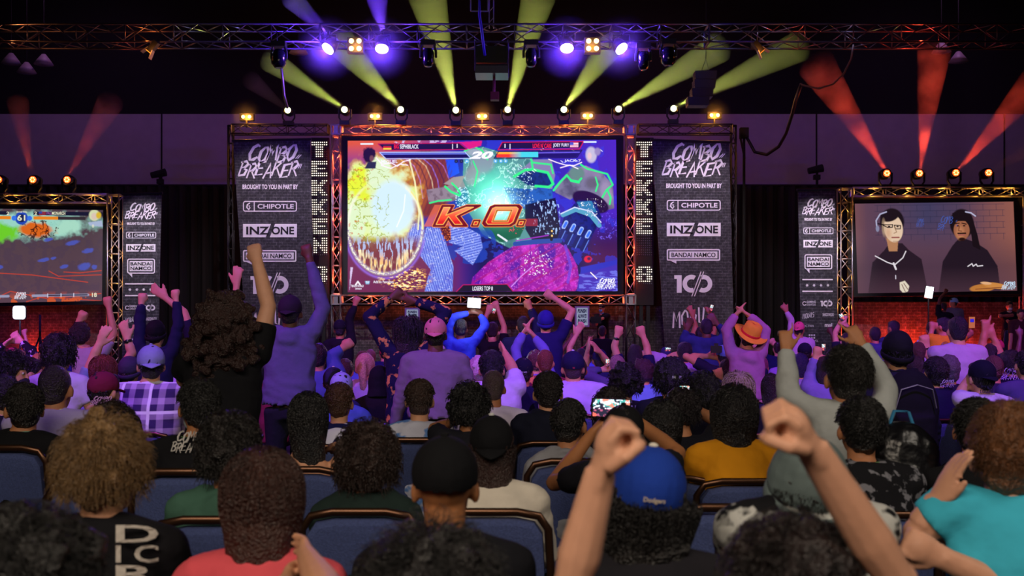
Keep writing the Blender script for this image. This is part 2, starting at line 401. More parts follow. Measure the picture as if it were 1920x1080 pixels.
# ---------------------------------------------------------------- banners
def bannermat():
    m, N, L, b = nodemat('printed_banner')
    tc = N.new('ShaderNodeTexCoord'); mp = N.new('ShaderNodeMapping'); mp.inputs['Rotation'].default_value = (R(90), 0, 0)
    br = N.new('ShaderNodeTexBrick'); br.inputs['Scale'].default_value = 3.2
    br.inputs['Color1'].default_value = (.030, .026, .034, 1); br.inputs['Color2'].default_value = (.040, .034, .042, 1); br.inputs['Mortar'].default_value = (.085, .075, .085, 1)
    br.inputs['Mortar Size'].default_value = .025
    n = N.new('ShaderNodeTexNoise'); n.inputs['Scale'].default_value = 7; n.inputs['Detail'].default_value = 6; n.inputs['Roughness'].default_value = .75
    r = N.new('ShaderNodeMapRange'); r.inputs[1].default_value = .45; r.inputs[2].default_value = .7; r.inputs[3].default_value = .45; r.inputs[4].default_value = 1.9
    x = N.new('ShaderNodeMix'); x.data_type = 'RGBA'; x.blend_type = 'MULTIPLY'; x.inputs[0].default_value = 1
    L.new(tc.outputs['Object'], mp.inputs[0]); L.new(mp.outputs[0], br.inputs[0]); L.new(tc.outputs['Object'], n.inputs['Vector'])
    L.new(n.outputs[0], r.inputs[0]); L.new(br.outputs[0], x.inputs[6]); L.new(r.outputs[0], x.inputs[7]); L.new(x.outputs[2], b.inputs['Base Color'])
    b.inputs['Roughness'].default_value = .8
    return m
BAN = bannermat(); PW = mat('white_print', 'e8dfe2', .8)
def chip(s, x0, y0, x1, y1, d):
    h = y1 - y0; rring(s, x0, y0, x1, y1, h * .22, h * .09, d)
    xa = x0 + (x1 - x0) * .2; pxbox(s, xa, y0 + 1, xa + h * .08, y1 - 1, d)
    put_text(s, 'CHIPOTLE', (xa + h * .35, y0 + h * .28, x1 - h * .3, y1 - h * .28), d, bold=.02)
    cx, cy = (x0 + xa) / 2 + .5, (y0 + y1) / 2       # small pepper medallion
    ribbon(s, [(cx + h * .12, cy - h * .32), (cx - h * .12, cy - h * .16), (cx - h * .18, cy + h * .1), (cx + h * .02, cy + h * .3), (cx + h * .16, cy + h * .1)], h * .13, d)
    ribbon(s, [(cx - h * .05, cy - h * .02), (cx + h * .1, cy - h * .05), (cx + h * .06, cy + h * .12)], h * .1, d)
def inz(s, s2, x0, y0, x1, y1, d):
    w_, h = x1 - x0, y1 - y0; a, b = .49, .62
    pxpoly(s, [(x0, y0), (x0 + w_ * a + h * .12, y0), (x0 + w_ * a - h * .28, y1), (x0, y1)], d)
    pxpoly(s, [(x0 + w_ * b - h * .1, y0), (x1, y0), (x1, y1), (x0 + w_ * b - h * .5, y1)], d)
    put_text(s2, 'INZ', (x0 + w_ * .06, y0 + h * .2, x0 + w_ * .49, y1 - h * .2), d, lift=.03, bold=.03)
    put_text(s2, 'ONE', (x0 + w_ * .53, y0 + h * .2, x1 - w_ * .05, y1 - h * .2), d, lift=.03, bold=.03)
def band(s, s2, x0, y0, x1, y1, d, two=False):
    w_, h = x1 - x0, y1 - y0; q = .06 if two else .1
    rring(s, x0, y0, x1, y1 - h * .12, h * .12, h * q, d)
    pxpoly(s, [(x0 + w_ * .05, y1 - h * .14), (x0 + w_ * .18, y1 - h * .14), (x0 + w_ * .18, y1 + h * .1)], d)
    if two:
        pxbox(s, x0 + h * .14, y0 + h * .14, x1 - h * .14, y1 - h * .26, d)
        put_text(s2, 'BANDAI', (x0 + h * .2, y0 + h * .2, x1 - h * .2, y0 + h * .4), d, lift=.03, bold=.02)
        put_text(s2, 'NAMCO', (x0 + h * .2, y0 + h * .47, x1 - h * .2, y0 + h * .67), d, lift=.03, bold=.02)
    else:
        pxbox(s, x0 + h * .2, y0 + h * .18, x1 - h * .2, y1 - h * .3, d)
        put_text(s2, 'BANDAI NAMCO', (x0 + h * .35, y0 + h * .27, x1 - h * .35, y0 + h * .62), d, lift=.03, bold=.02)
def ring2(s, cx, cy, ro, ri, d, a0=0, a1=360, sx=1):
    n = 24; v = []
    for i in range(n + 1):
        q = R(a0 + (a1 - a0) * i / n)
        v += [tuple(W(cx + ro * sx * math.cos(q), cy + ro * math.sin(q), d) - Vector((0, .02, 0))), tuple(W(cx + ri * sx * math.cos(q), cy + ri * math.sin(q), d) - Vector((0, .02, 0)))]
    s.add(v, [(2 * i, 2 * i + 2, 2 * i + 3, 2 * i + 1) for i in range(n)])
def ten(s, x0, y0, x1, y1, d):
    w_, h = x1 - x0, y1 - y0; r = h * .44; cy = (y0 + y1) / 2
    pxpoly(s, [(x0, y0 + h * .08), (x0 + w_ * .2, y0 + h * .08), (x0 + w_ * .2, y1 - h * .05), (x0 + w_ * .07, y1 - h * .05), (x0 + w_ * .07, y0 + h * .26), (x0, y0 + h * .26)], d)
    ring2(s, x0 + w_ * .46, cy, r, r * .5, d, 70, 300); ring2(s, x0 + w_ * .78, cy, r, r * .5, d, -110, 120)
    for k in (0, .07):
        ribbon(s, [(x0 + w_ * (.72 + k), y0 - h * .1), (x0 + w_ * (.47 + k), y1 + h * .12)], w_ * .025, d, taper=False)
MOD = {'M': [[(0, 1), (.1, .0), (.45, .6), (.85, .0), (.9, 1)]], 'O': [[(.5, 0), (.05, .35), (.12, .85), (.55, 1), (.9, .6), (.8, .15), (.5, 0)]],
       'D': [[(.1, 1), (.15, .05), (.85, .4), (.7, .8), (.1, 1)]], 'U': [[(.08, 0), (.15, .9), (.6, 1), (.8, 0)]], 'S': [[(.9, .05), (.2, .2), (.25, .45), (.8, .55), (.7, .95), (.0, 1)]]}
def modus(s, x0, y0, x1, y1, d):
    lw = (x1 - x0) / 5; h = y1 - y0
    for i, ch in enumerate('MODUS'):
        for st in MOD[ch]:
            ribbon(s, [(x0 + (i + u * .88) * lw, y0 + h * (.3 - .06 * i) + t * h * .7) for u, t in st], lw * .2, d, taper=False)
def star4(s, cx, cy, r, d):
    p = []
    for k in range(12): q = R(k * 30 + 30); rr = r if k % 2 else r * .42; p.append((cx + rr * math.cos(q), cy + rr * math.sin(q)))
    pxpoly(s, p, d)
DK = mat('dark_print', '17131a', .8)
def banner(corners, d, label, big, cx, grp):
    (ax, ay), (bx, by), (qx, qy), (rx, ry) = corners
    o0 = W(cx, 690, d); o0.z = W(cx, qy, d).z
    e = empty('sponsor_banner', tuple(o0), label, 'banner', grp)
    s = Soup(); n = 14; v = []; f = []
    for i in range(n + 1):
        t = i / n; y = ay + (ry - ay) * t
        l = W(ax + (rx - ax) * t, y, d); r_ = W(bx + (qx - bx) * t, by + (qy - by) * t, d)
        v += [tuple(l), tuple(r_), tuple(r_ + Vector((0, .02, 0))), tuple(l + Vector((0, .02, 0)))]
    for i in range(n):
        a = 4 * i; f += [(a, a + 1, a + 5, a + 4), (a + 1, a + 2, a + 6, a + 5), (a + 2, a + 3, a + 7, a + 6), (a + 3, a, a + 4, a + 7)]
    f += [(0, 3, 2, 1), (4 * n, 4 * n + 1, 4 * n + 2, 4 * n + 3)]
    s.add(v, f); mk('banner_cloth', s, BAN, e)
    s = Soup(); a, b = W(ax - 2, ay - 1, d), W(bx + 2, by - 1, d); s.tube([tuple(a), tuple(b)], .035, 8); mk('top_bar', s, alu_d, e)
    def part(nm, fn, *a, dark=False):
        s, k = Soup(), Soup()
        if dark: fn(s, k, *a, d)
        else: fn(s, *a, d)
        o = mk(nm, s, PW, e)
        if dark: mk('dark_lettering', k, DK, o)
    T = lambda s, t, bx, b_, d, sh=0: put_text(s, t, bx, d, bold=b_, shear=sh)
    lgo = lambda s, a, b_, c, f_, d: logo(s, a, b_, c, f_, d, thick=1.15)
    bnd2 = lambda s, k, a, b_, c, f_, d: band(s, k, a, b_, c, f_, d, True)
    if big:
        part('event_logo', lgo, cx - 62, ay + 7, cx + 56, ay + 68)
        part('tagline_lettering', T, 'BROUGHT TO YOU IN PART BY', (cx - 53, ay + 81, cx + 51, ay + 90), .03)
        part('boxed_logo', chip, cx - 52, ay + 112, cx + 49, ay + 132); part('slashed_logo', inz, cx - 52, ay + 155, cx + 49, ay + 180, dark=True)
        part('speech_bubble_logo', band, cx - 52, ay + 204, cx + 48, ay + 229, dark=True); part('number_logo', ten, cx - 38, ay + 250, cx + 32, ay + 288)
        part('angular_logo', modus, cx - 40, ay + 308, cx + 38, ay + 352)
    else:
        part('event_logo', lgo, cx - 31, ay + 16, cx + 30, ay + 46)
        part('tagline_lettering', T, 'BROUGHT TO YOU IN PART BY', (cx - 26, ay + 52, cx + 26, ay + 57), .02)
        part('boxed_logo', chip, cx - 28, ay + 70, cx + 28, ay + 82); part('slashed_logo', inz, cx - 28, ay + 93, cx + 27, ay + 107, dark=True)
        part('speech_bubble_logo', bnd2, cx - 26, ay + 120, cx + 26, ay + 152, dark=True)
        def flag(s, d):
            pxbox(s, cx - 30, ay + 166, cx + 27, ay + 168.5, d); pxbox(s, cx - 30, ay + 188, cx + 27, ay + 190.5, d)
            for k in range(4): star4(s, cx - 21 + 13 * k, ay + 178, 3.4, d)
        def gam(s, d):
            put_text(s, 'GAMING', (cx - 22, ay + 207, cx - 5, ay + 211), d, bold=.02); put_text(s, 'GENERATIONS', (cx - 22, ay + 212, cx - 5, ay + 216), d); ring2(s, cx - 26, ay + 212, 4, 2.6, d, 30, 330)
        part('four_star_flag', flag); part('round_initial_logo', gam); part('number_logo', ten, cx + 4, ay + 206, cx + 26, ay + 218); part('angular_logo', modus, cx - 29, ay + 227, cx - 7, ay + 241)
        part('small_logo', T, 'SHADOWLOO', (cx + 8, ay + 230, cx + 29, ay + 236), .02); part('small_logo', T, 'VICTRIX', (cx - 29, ay + 252, cx - 8, ay + 256), 0); part('small_logo', T, 'msi', (cx + 12, ay + 249, cx + 26, ay + 256), .03)
        def sq(s, d):
            for k in range(3): pxbox(s, cx - 18 + 4.4 * k, ay + 270, cx - 15 + 4.4 * k, ay + 273, d); pxbox(s, cx - 18 + 4.4 * k, ay + 275, cx - 15 + 4.4 * k, ay + 278, d)
            put_text(s, 'LEVEL', (cx - 14, ay + 280, cx, ay + 284), d)
        part('dotted_logo', sq)
banner([(437, 265), (582, 262), (592, 692), (465, 692)], 29.6, 'tall charcoal sponsor banner left of the main screen', True, 508, 'sponsor banners')
banner([(1222, 263), (1367, 268), (1378, 692), (1249, 692)], 29.6, 'tall charcoal sponsor banner right of the main screen', True, 1302, 'sponsor banners')
banner([(231, 365), (303, 363), (296, 697), (229, 697)], 27.6, 'narrow sponsor banner beside the left side screen', False, 265, 'sponsor banners')
banner([(1496, 357), (1566, 355), (1573, 697), (1503, 697)], 27.6, 'narrow sponsor banner beside the right side screen', False, 1534, 'sponsor banners')
# light on banners and stage
for x, y, z, ax, p in ((-6.2, 25.5, 7.5, 508, 760), (4.9, 25.5, 7.5, 1302, 980)):
    lamp('banner_light', 'SPOT', (x, y, z), (1, .86, .9), p, aim=tuple(W(ax, 430, 29.6)), angle=58, blend=.7)
for x, ax in ((-9.0, 265), (7.8, 1534)):
    lamp('banner_light', 'SPOT', (x, 24.5, 6.2), (.95, .86, 1), 800, aim=tuple(W(ax, 480, 27.6)), angle=44, blend=.7)
for x in (-13, -4, 4, 13): lamp('wall_wash_light', 'SPOT', (x, 31, 12.5), (.55, .24, .66), 190, aim=(x * 1.05, 36, 7.0), angle=120, blend=.8)
# ---------------------------------------------------------------- printed backdrop wall under the main screen
s = Soup(); a, b = W(596, 574, 30.6), W(1246, 574, 30.6); s.box((a.x, 30.6, .6), (b.x, 30.66, a.z))
o = mk('backdrop_panel', s, bannermat()); tag(o, 'brick and graffiti printed backdrop below the main screen', 'backdrop panel')
for x0, x1, lb in ((-130, 200, 'brick-patterned backdrop glowing red below the left side screen'), (1602, 1925, 'brick-patterned backdrop glowing red below the right side screen')):
    s = Soup(); a, b = W(x0, 566, 28.6), W(x1, 552, 28.6); s.box((a.x, 28.6, .6), (b.x, 28.66, min(a.z, b.z))); o = mk('backdrop_panel', s, bannermat()); tag(o, lb, 'backdrop panel')
lamp('stage_spot', 'SPOT', (-2.5, 26, 7.6), (1, .9, .8), 1500, aim=tuple(W(720, 610, 30.5)), angle=44, blend=.9)
lamp('stage_spot', 'SPOT', (1.5, 26, 7.6), (1, .9, .8), 700, aim=tuple(W(1010, 610, 30.5)), angle=44, blend=.9)
lamp('stage_spot', 'SPOT', (3.4, 24, 7.5), (1, .85, .6), 900, aim=tuple(W(1195, 640, 30.5)), angle=12, blend=.9)
for px, pw in ((60, 80), (110, 40), (1690, 200), (1725, 160), (1830, 50), (1900, 30), (1620, 25)):
    q = W(px, 640, 28.3); lamp('floor_uplight', 'POINT', (q.x, 28.3, 1.1), (1, .04, .015), pw, soft=.06)
# ---------------------------------------------------------------- dot-matrix panels spelling a word downwards
FONT5 = {'T': ['11111111', '11111111', '00111100', '00111100', '00111100', '00111100', '00111100'], 'E': ['11111111', '11111111', '11100000', '11111110', '11100000', '11111111', '11111111'],
         'K': ['11100111', '11101110', '11111100', '11111000', '11111100', '11101110', '11100111'], 'N': ['11000111', '11100111', '11110111', '11111111', '11101111', '11100111', '11100011'],
         ' ': ['00000000'] * 7, '8': ['01111110', '11100111', '11100111', '01111110', '11100111', '11100111', '01111110']}
for x0, lb in ((585.5, 'dot-matrix lamp column left of the main screen'), (1194.5, 'dot-matrix lamp column right of the main screen')):
    d = 30.1; p = W(x0 + 14, 560, d); e = empty('lamp_matrix_column', tuple(p), lb, 'lamp panel', 'dot-matrix lamp columns')
    s = Soup(); a, b = W(x0 - 2, 258, d), W(x0 + 31, 572, d); s.box((a.x, d, b.z), (b.x, d + .12, a.z)); s.box((a.x + .1, d + .02, .6), (a.x + .2, d + .1, b.z)); s.box((b.x - .2, d + .02, .6), (b.x - .1, d + .1, b.z)); mk('housing', s, black, e)
    on, off = Soup(), Soup()
    for li, ch in enumerate('TEKKEN8'):
        for r_ in range(8):
            for c_ in range(8):
                x, y = x0 + c_ * 3.85, 267 + li * 36 + r_ * 4.4
                if ch == '8': y += 18
                lit = r_ < 7 and FONT5[ch][r_][c_] == '1' and not (ch == 'N' and x0 > 1000)
                if ch == 'N' and x0 < 1000: pass
                q = W(x, y, d); (on if lit else off).ell((q.x, d - .01, q.z), (.0155, .012, .0155), nu=6, nv=4)
    mk('lit_lamp', on, emat('warm_lamp', 'fff0d8', 2.6), e)['kind'] = 'stuff'; mk('unlit_lamp', off, mat('unlit_lamp', '2a2f45', .4), e)['kind'] = 'stuff'
# ---------------------------------------------------------------- pictures on the screens, painted per point
class Paint:
    def __init__(s, x0, y0, x1, y1, nx, ny, bg):
        s.x = np.linspace(x0, x1, nx); s.y = np.linspace(y0, y1, ny); s.X, s.Y = np.meshgrid(s.x, s.y); s.nx, s.ny = nx, ny
        s.C = np.zeros((ny, nx, 3)); s.C[:] = hexc(bg); s.rng = np.random.RandomState(5)
    def mix(s, m, c, a=1.0):
        c = hexc(c) if isinstance(c, str) else c; m = np.clip(m * a, 0, 1)[..., None]; s.C = s.C * (1 - m) + np.array(c) * m
    def addc(s, m, c): s.C += np.clip(m, 0, 9)[..., None] * np.array(hexc(c))
    def noise(s, sc_, oct_=4, seed=0, sx=1.0, sy=1.0):
        r = np.random.RandomState(seed); o = np.zeros_like(s.X); a = 1; t = 0
        for k in range(oct_):
            g = r.rand(64, 64); u = (s.X * sx / sc_ * 2 ** k) % 63; v = (s.Y * sy / sc_ * 2 ** k) % 63
            i, j = u.astype(int), v.astype(int); fu, fv = u - i, v - j; fu = fu * fu * (3 - 2 * fu); fv = fv * fv * (3 - 2 * fv)
            o += a * ((g[j, i] * (1 - fu) + g[j, (i + 1) % 64] * fu) * (1 - fv) + (g[(j + 1) % 64, i] * (1 - fu) + g[(j + 1) % 64, (i + 1) % 64] * fu) * fv); t += a; a *= .55
        return o / t
    def ell(s, cx, cy, rx, ry, c, ang=0, soft=.12, a=1.0, wob=0, seed=0):
        q = R(ang); dx, dy = s.X - cx, s.Y - cy; u = (dx * math.cos(q) + dy * math.sin(q)) / rx; v = (-dx * math.sin(q) + dy * math.cos(q)) / ry
        r = np.hypot(u, v)
        if wob: r = r + wob * (s.noise(max(rx, ry) * .4, 3, seed) - .5)
        m = np.clip((1 - r) / soft, 0, 1); s.mix(m, c, a); return m
    def poly(s, pts, c, a=1.0):
        ins = np.zeros_like(s.X, bool); n = len(pts)
        for i in range(n):
            (x1, y1), (x2, y2) = pts[i], pts[(i + 1) % n]
            if y1 == y2: continue
            k = ((s.Y >= min(y1, y2)) & (s.Y < max(y1, y2))); ins ^= k & (s.X < (s.Y - y1) / (y2 - y1) * (x2 - x1) + x1)
        m = ins.astype(float)
        m = (m + np.roll(m, 1, 0) + np.roll(m, 1, 1) + np.roll(m, -1, 0) + np.roll(m, -1, 1)) / 5
        s.mix(m, c, a); return m
    def line(s, pts, w_, c, a=1.0, soft=.6, add=False):
        D = np.full_like(s.X, 1e9)
        for (x1, y1), (x2, y2) in zip(pts[:-1], pts[1:]):
            l = (x2 - x1) ** 2 + (y2 - y1) ** 2 + 1e-9; t = np.clip(((s.X - x1) * (x2 - x1) + (s.Y - y1) * (y2 - y1)) / l, 0, 1)
            D = np.minimum(D, np.hypot(s.X - x1 - t * (x2 - x1), s.Y - y1 - t * (y2 - y1)))
        m = np.clip((w_ / 2 + soft - D) / (soft + .01), 0, 1)
        (s.addc if add else s.mix)(m, c) if add else s.mix(m, c, a)
    def glow(s, cx, cy, r, c, k=1.0): s.addc(k * np.exp(-((s.X - cx) ** 2 + (s.Y - cy) ** 2) / r ** 2), c)
    def build(s, name, d, m, parent, lift=0.0, warp=None):
        """warp: four corners tl,tr,br,bl in photo px the picture is spread over"""
        U = (s.X - s.x[0]) / (s.x[-1] - s.x[0]); V = (s.Y - s.y[0]) / (s.y[-1] - s.y[0])
        (ax, ay), (bx, by), (cx, cy), (ex, ey) = warp
        PX = (ax * (1 - U) + bx * U) * (1 - V) + (ex * (1 - U) + cx * U) * V; PY = (ay * (1 - U) + by * U) * (1 - V) + (ey * (1 - U) + cy * U) * V
        v = np.stack([(PX - CX) * d / F, np.full_like(PX, d - lift), CH - (PY - HY) * d / F], -1).reshape(-1, 3)
        idx = np.arange(s.nx * s.ny).reshape(s.ny, s.nx)
        f = np.stack([idx[:-1, :-1], idx[:-1, 1:], idx[1:, 1:], idx[1:, :-1]], -1).reshape(-1, 4)
        o = mk(name, (v, f.tolist()), m, parent)
        at = o.data.color_attributes.new('picture', 'FLOAT_COLOR', 'POINT')
        c = np.concatenate([np.clip(s.C, 0, 3), np.ones((s.ny, s.nx, 1))], -1).astype(np.float32).reshape(-1); at.data.foreach_set('color', c)
        return o
def frame(corn, d, t, parent, m, depth=.1):
    """bezel round four px corners, t px wide"""
    s = Soup(); (ax, ay), (bx, by), (cx, cy), (ex, ey) = corn
    o = [(ax - t, ay - t), (bx + t, by - t), (cx + t, cy + t), (ex - t, ey + t)]; v = []
    for L, y in ((corn, d - .03), (o, d - .03), (corn, d + depth), (o, d + depth)):
        for p in L: q = W(p[0], p[1], d); v.append((q.x, y, q.z))
    f = []
    for i in range(4):
        j = (i + 1) % 4; f += [(i, j, 4 + j, 4 + i), (8 + i, 12 + i, 12 + j, 8 + j), (4 + i, 4 + j, 12 + j, 12 + i), (i, 8 + i, 8 + j, j)]
    s.add(v, f); return mk('bezel', s, m, parent)
bezel_m = mat('black_bezel', '09080b', .7)
# --- main screen
cor = [(652, 264), (1155, 262), (1158, 546), (652, 548)]
P = Paint(652, 264, 1157, 547, 760, 428, '2a2fae')
X, Y = P.X, P.Y; cl = lambda a: np.clip(a, 0, 1)
n1, n2, n3, n4 = P.noise(60, 4, 1), P.noise(18, 4, 2), P.noise(6, 3, 3), P.noise(2.2, 2, 4)
def shade(m, amt=.5, n=None, c='101030'): P.mix(m * cl((.55 - (n2 if n is None else n)) * 4), c, amt)
P.mix(cl((X - 980) / 180), '5a2cc4', .9); P.mix(cl((330 - Y) / 60) * cl((860 - X) / 120), 'e0602a', .95); P.mix(cl((Y - 400) / 90) * cl((900 - X) / 60), '7a2450', .95)
P.mix(cl((Y - 400) / 60) * cl((X - 860) / 40), '1c1450', .9); P.mix(cl((Y - 420) / 60) * cl((X - 1085) / 30), '5a2458', .9); P.mix((n2 > .6) * (X > 900) * .5, '3a46e0')
# rust coloured drum shapes and a patch of blue sky
P.ell(798, 345, 58, 70, '8a3c22', 12, .15, 1, .15, 3); P.ell(765, 350, 44, 74, 'b8641c', 8, .2, .9); P.poly([(836, 300), (858, 300), (862, 325), (842, 335)], '2858f0')
for k in range(7):
    x = 770 + 11 * k; P.line([(x - 22, 296), (x - 4, 312), (x + 7, 338), (x + 12, 372)], 1.6, ('e8b878', 'c890c8', '6a2c28', 'e0c8a0', '9a78d8', '54204a', 'b070c0')[k], .8)
P.mix((np.sin(X * .8 + Y * .3) > .3) * (np.hypot((X - 800) / 52, (Y - 342) / 60) < 1), '5a2244', .35)
# lean forearm reaching from the middle, plated shoulders
tor = P.poly([(870, 285), (905, 276), (960, 292), (1000, 300), (1010, 370), (1030, 420), (1010, 455), (960, 468), (905, 440), (880, 400), (868, 350)], '5f9c9c'); shade(tor, .5, n2, '0c5a58')
P.mix(tor * cl(1 - np.hypot((X - 935) / 60, (Y - 360) / 70)), '7ff0d8', .9); P.mix(tor * (np.abs(n2 - .5) < .02), 'c8fff0', .7)
P.ell(905, 305, 27, 26, '8e98a8', 0, .35, 1); P.ell(886, 330, 17, 24, '9a90a0', 14, .4, .9); P.ell(898, 288, 30, 10, 'a8b0c0', 8, .4, .9)
m = P.poly([(800, 356), (838, 350), (868, 338), (880, 365), (848, 378), (804, 380)], '9a8894'); shade(m, .5, n3, '5a4048'); P.poly([(832, 345), (850, 333), (872, 330), (862, 352)], 'a89898')
P.ell(868, 372, 12, 22, '2a78a8', 10, .3, .9); P.mix((n4 > .6) * (np.hypot((X - 868) / 14, (Y - 375) / 26) < 1), 'c8e8ff')
m = P.poly([(1000, 300), (1035, 300), (1042, 330), (1036, 356), (1002, 350), (966, 330), (980, 318)], '8f86b0')
m = P.poly([(966, 331), (992, 321), (1028, 325), (1039, 347), (1018, 352), (990, 348)], '123a84'); shade(m, .6, n3, '0a1c4c')
m = P.poly([(1040, 352), (1062, 328), (1075, 318), (1100, 312), (1130, 326), (1150, 348), (1152, 392), (1128, 398), (1098, 372), (1080, 368), (1070, 376), (1042, 362)], '85809c'); shade(m, .6, n2, '3a3450'); P.mix(m * cl((n1 - .45) * 4), 'c09ac8', .5)
P.ell(1083, 326, 17, 15, '6f9088', 10, .3); P.ell(1110, 345, 15, 14, '6a6270', 0, .5, .8); P.ell(1138, 362, 14, 26, 'a898b8', -8, .4, .8)
m = P.poly([(985, 355), (1036, 356), (1038, 388), (1010, 400), (960, 385), (945, 352)], '2c6ac0'); shade(m, .6, n3, '123468'); P.mix((n4 > .70) * (X > 945) * (X < 1000) * (Y > 315) * (Y < 400), 'd8f4ff', .9)
m = P.poly([(985, 385), (1042, 372), (1052, 440), (1035, 462), (1000, 455), (985, 430)], '0c0f38'); P.mix((P.noise(3, 2, 21, 1.6, .6) > .66) * (X > 1000) * (X < 1050) * (Y > 375) * (Y < 440), 'b0d0ff', .9)
m = P.poly([(905, 425), (985, 425), (975, 445), (940, 455), (915, 440)], '0d6a48'); P.mix((n4 > .715) * (np.hypot((X - 967) / 14, (Y - 431) / 8) < 1), 'ff3060'); P.line([(934, 441), (950, 452)], 3, 'e8ecf8')
P.mix(cl((Y - 425) / 10) * (np.hypot((X - 880) / 50, (Y - 455) / 40) < 1) * (n2 > .5), '2048b0', .8)
for p, w_ in (([(872, 284), (890, 276), (905, 283), (915, 300)], 2), ([(888, 303), (896, 322), (890, 350)], 1.6), ([(965, 332), (985, 320), (999, 319), (1028, 325), (1038, 346), (1030, 352), (1005, 350)], 4), ([(997, 298), (1000, 318)], 3), ([(1000, 306), (1034, 310), (1038, 326)], 2.4),
              ([(1039, 358), (1052, 342), (1064, 330), (1072, 340), (1086, 342), (1091, 336)], 3), ([(1090, 310), (1102, 318), (1140, 328), (1150, 348), (1138, 358), (1130, 372)], 2.4), ([(1118, 360), (1122, 348), (1118, 334)], 2), ([(1140, 358), (1146, 372), (1144, 384)], 2.6),
              ([(835, 350), (846, 360), (862, 367)], 3), ([(848, 344), (858, 354), (864, 364)], 2.6), ([(806, 381), (822, 377), (846, 375)], 2), ([(1072, 340), (1086, 343)], 4)): P.line(p, w_, '34f08a', .95, 1)
P.glow(935, 385, 26, 'c0fff0', 1.2); P.glow(905, 360, 40, '20d8a0', .45)
# big metal glove
P.ell(1108, 380, 38, 18, '2c1040', 24, .1); m = P.poly([(1060, 402), (1085, 376), (1118, 378), (1128, 410), (1112, 440), (1098, 470), (1068, 462), (1048, 440)], '1a2a88'); shade(m, .7, n3, '0a1048')
m = P.poly([(1082, 380), (1110, 378), (1120, 400), (1090, 396)], '3a88b8'); P.line([(1056, 404), (1080, 394), (1108, 404), (1124, 424)], 8, '5fa8c8'); P.line([(1052, 402), (1078, 390), (1110, 398), (1127, 418)], 1.6, 'd8e0ff')
for k in range(4):
    x, y = 1062 + 14.5 * k, 418 + 6 * k; P.line([(x, y), (x - 5, y + 9)], 7, 'a8c0ff'); P.line([(x, y + 1), (x - 4, y + 8)], 4, '3a78f0'); P.line([(x - 6, y + 16), (x - 14, y + 32)], 8, '16206a'); P.line([(x - 2, y + 16), (x - 12, y + 36)], 1, '7090e8')
# striped trouser legs
def leg(pts, dx, dy, fq, ph):
    m = P.poly(pts, '8fa2f0'); P.mix(m * cl((np.sin((X * dx + Y * dy) * fq + ph) - .25) * 2.5), '2a44c8', .85); P.mix(m * cl((.48 - n2) * 5), '5a5ad0', .6); P.mix(m * (n4 > .715), 'e8ecff', .5)
leg([(752, 424), (784, 418), (796, 432), (782, 462), (772, 460)], 1, .2, 1.5, 0); leg([(800, 425), (824, 428), (836, 455), (850, 500), (848, 546), (796, 546), (802, 520), (808, 506), (788, 480), (792, 450)], 1, -.28, 1.45, 1)
leg([(838, 420), (872, 425), (900, 440), (905, 465), (886, 497), (852, 470), (868, 462), (842, 455)], .25, 1, 1.3, 0); P.poly([(826, 428), (842, 420), (846, 450), (836, 452)], '6a2418'); P.mix((n4 > .6) * (X > 826) * (X < 846) * (Y > 424) * (Y < 452), 'f08030', .8)
# wide magenta trousers
m = P.poly([(962, 462), (1048, 456), (1066, 468), (1082, 500), (1086, 530), (1078, 547), (880, 547), (886, 520), (915, 492)], 'a018a8'); P.mix(m * cl((n2 - .48) * 5), 'd83ad0', .8); P.mix(m * cl((.47 - P.noise(14, 3, 31, 1, .5)) * 5), '5414a8', .9); P.mix(m * (n4 > .67), 'e878f0', .45); P.mix(m * cl((np.sin((X * .5 + Y * .9) * .35) - .6) * 3), 'c01050', .35)
P.line([(998, 500), (975, 520), (958, 538)], 1.2, 'e0a0ff', .8); P.line([(966, 458), (1000, 454), (1050, 452)], 8, '2a50a8'); P.line([(968, 452), (1028, 442)], 1.6, 'a030c0'); P.line([(1060, 462), (1070, 500), (1064, 530)], 5, '7a48d8', .8); P.mix(m * (n4 > .715) * (np.hypot((X - 1005) / 30, (Y - 495) / 24) < 1), 'ffffff', .8)
P.line([(1034, 432), (1034, 450)], 5, '1a0c20'); P.ell(1035, 434, 2, 2.4, 'ffd880', soft=.3); P.ell(1035, 443, 2, 2.4, 'ffd880', soft=.3)
# floor at the right, small red ring
P.poly([(1088, 510), (1157, 490), (1157, 547), (1080, 547)], '5038b8'); P.mix((P.noise(5, 2, 41, .4, 2) > .55) * (Y > 508 + (1157 - X) * .1) * (X > 1085), '8088f0', .7); P.poly([(1088, 502), (1157, 488), (1157, 497), (1088, 515)], '3a3cc0'); P.ell(1102, 487, 8, 7, 'e02848', 0, .2); P.ell(1104, 486, 4, 3.4, '5a2458', 0, .3); P.line([(1107, 512), (1118, 523)], 1.4, 'fff0f0')
# the blast
r = np.hypot((X - 700) / 82, (Y - 378) / 80) + (n2 - .5) * .55; P.mix(cl((1.12 - r) * 5), 'e8c020', .9); P.mix(cl((1.02 - r) * 6), 'dff0c8'); P.mix(cl((.96 - r) * 5) * cl((n1 - .49) * 9), 'e4ee10', .95); P.mix(cl((1 - np.hypot((X - 738) / 46, (Y - 388) / 56)) * 4), 'd4ecff', .95)
P.mix((np.abs(n2 - .5) < .02) * (r < .95) * (X < 730), 'a8b800', .8); P.mix((n3 > .72) * (r < .95) * (X < 700), 'd07020', .7); P.mix(cl(1 - np.hypot((X - 670) / 30, (Y - 338) / 8)) * (n3 > .5), 'd89a20', .8)
ang = np.arctan2(Y - 430, X - 722); rg = np.hypot((X - 722) / 70, (Y - 425) / 88)
P.mix(cl((Y - 440) / 16) * cl((1.02 - rg) * 8), '84343a', .9); fl = P.noise(2.6, 2, 9, 1, .18)
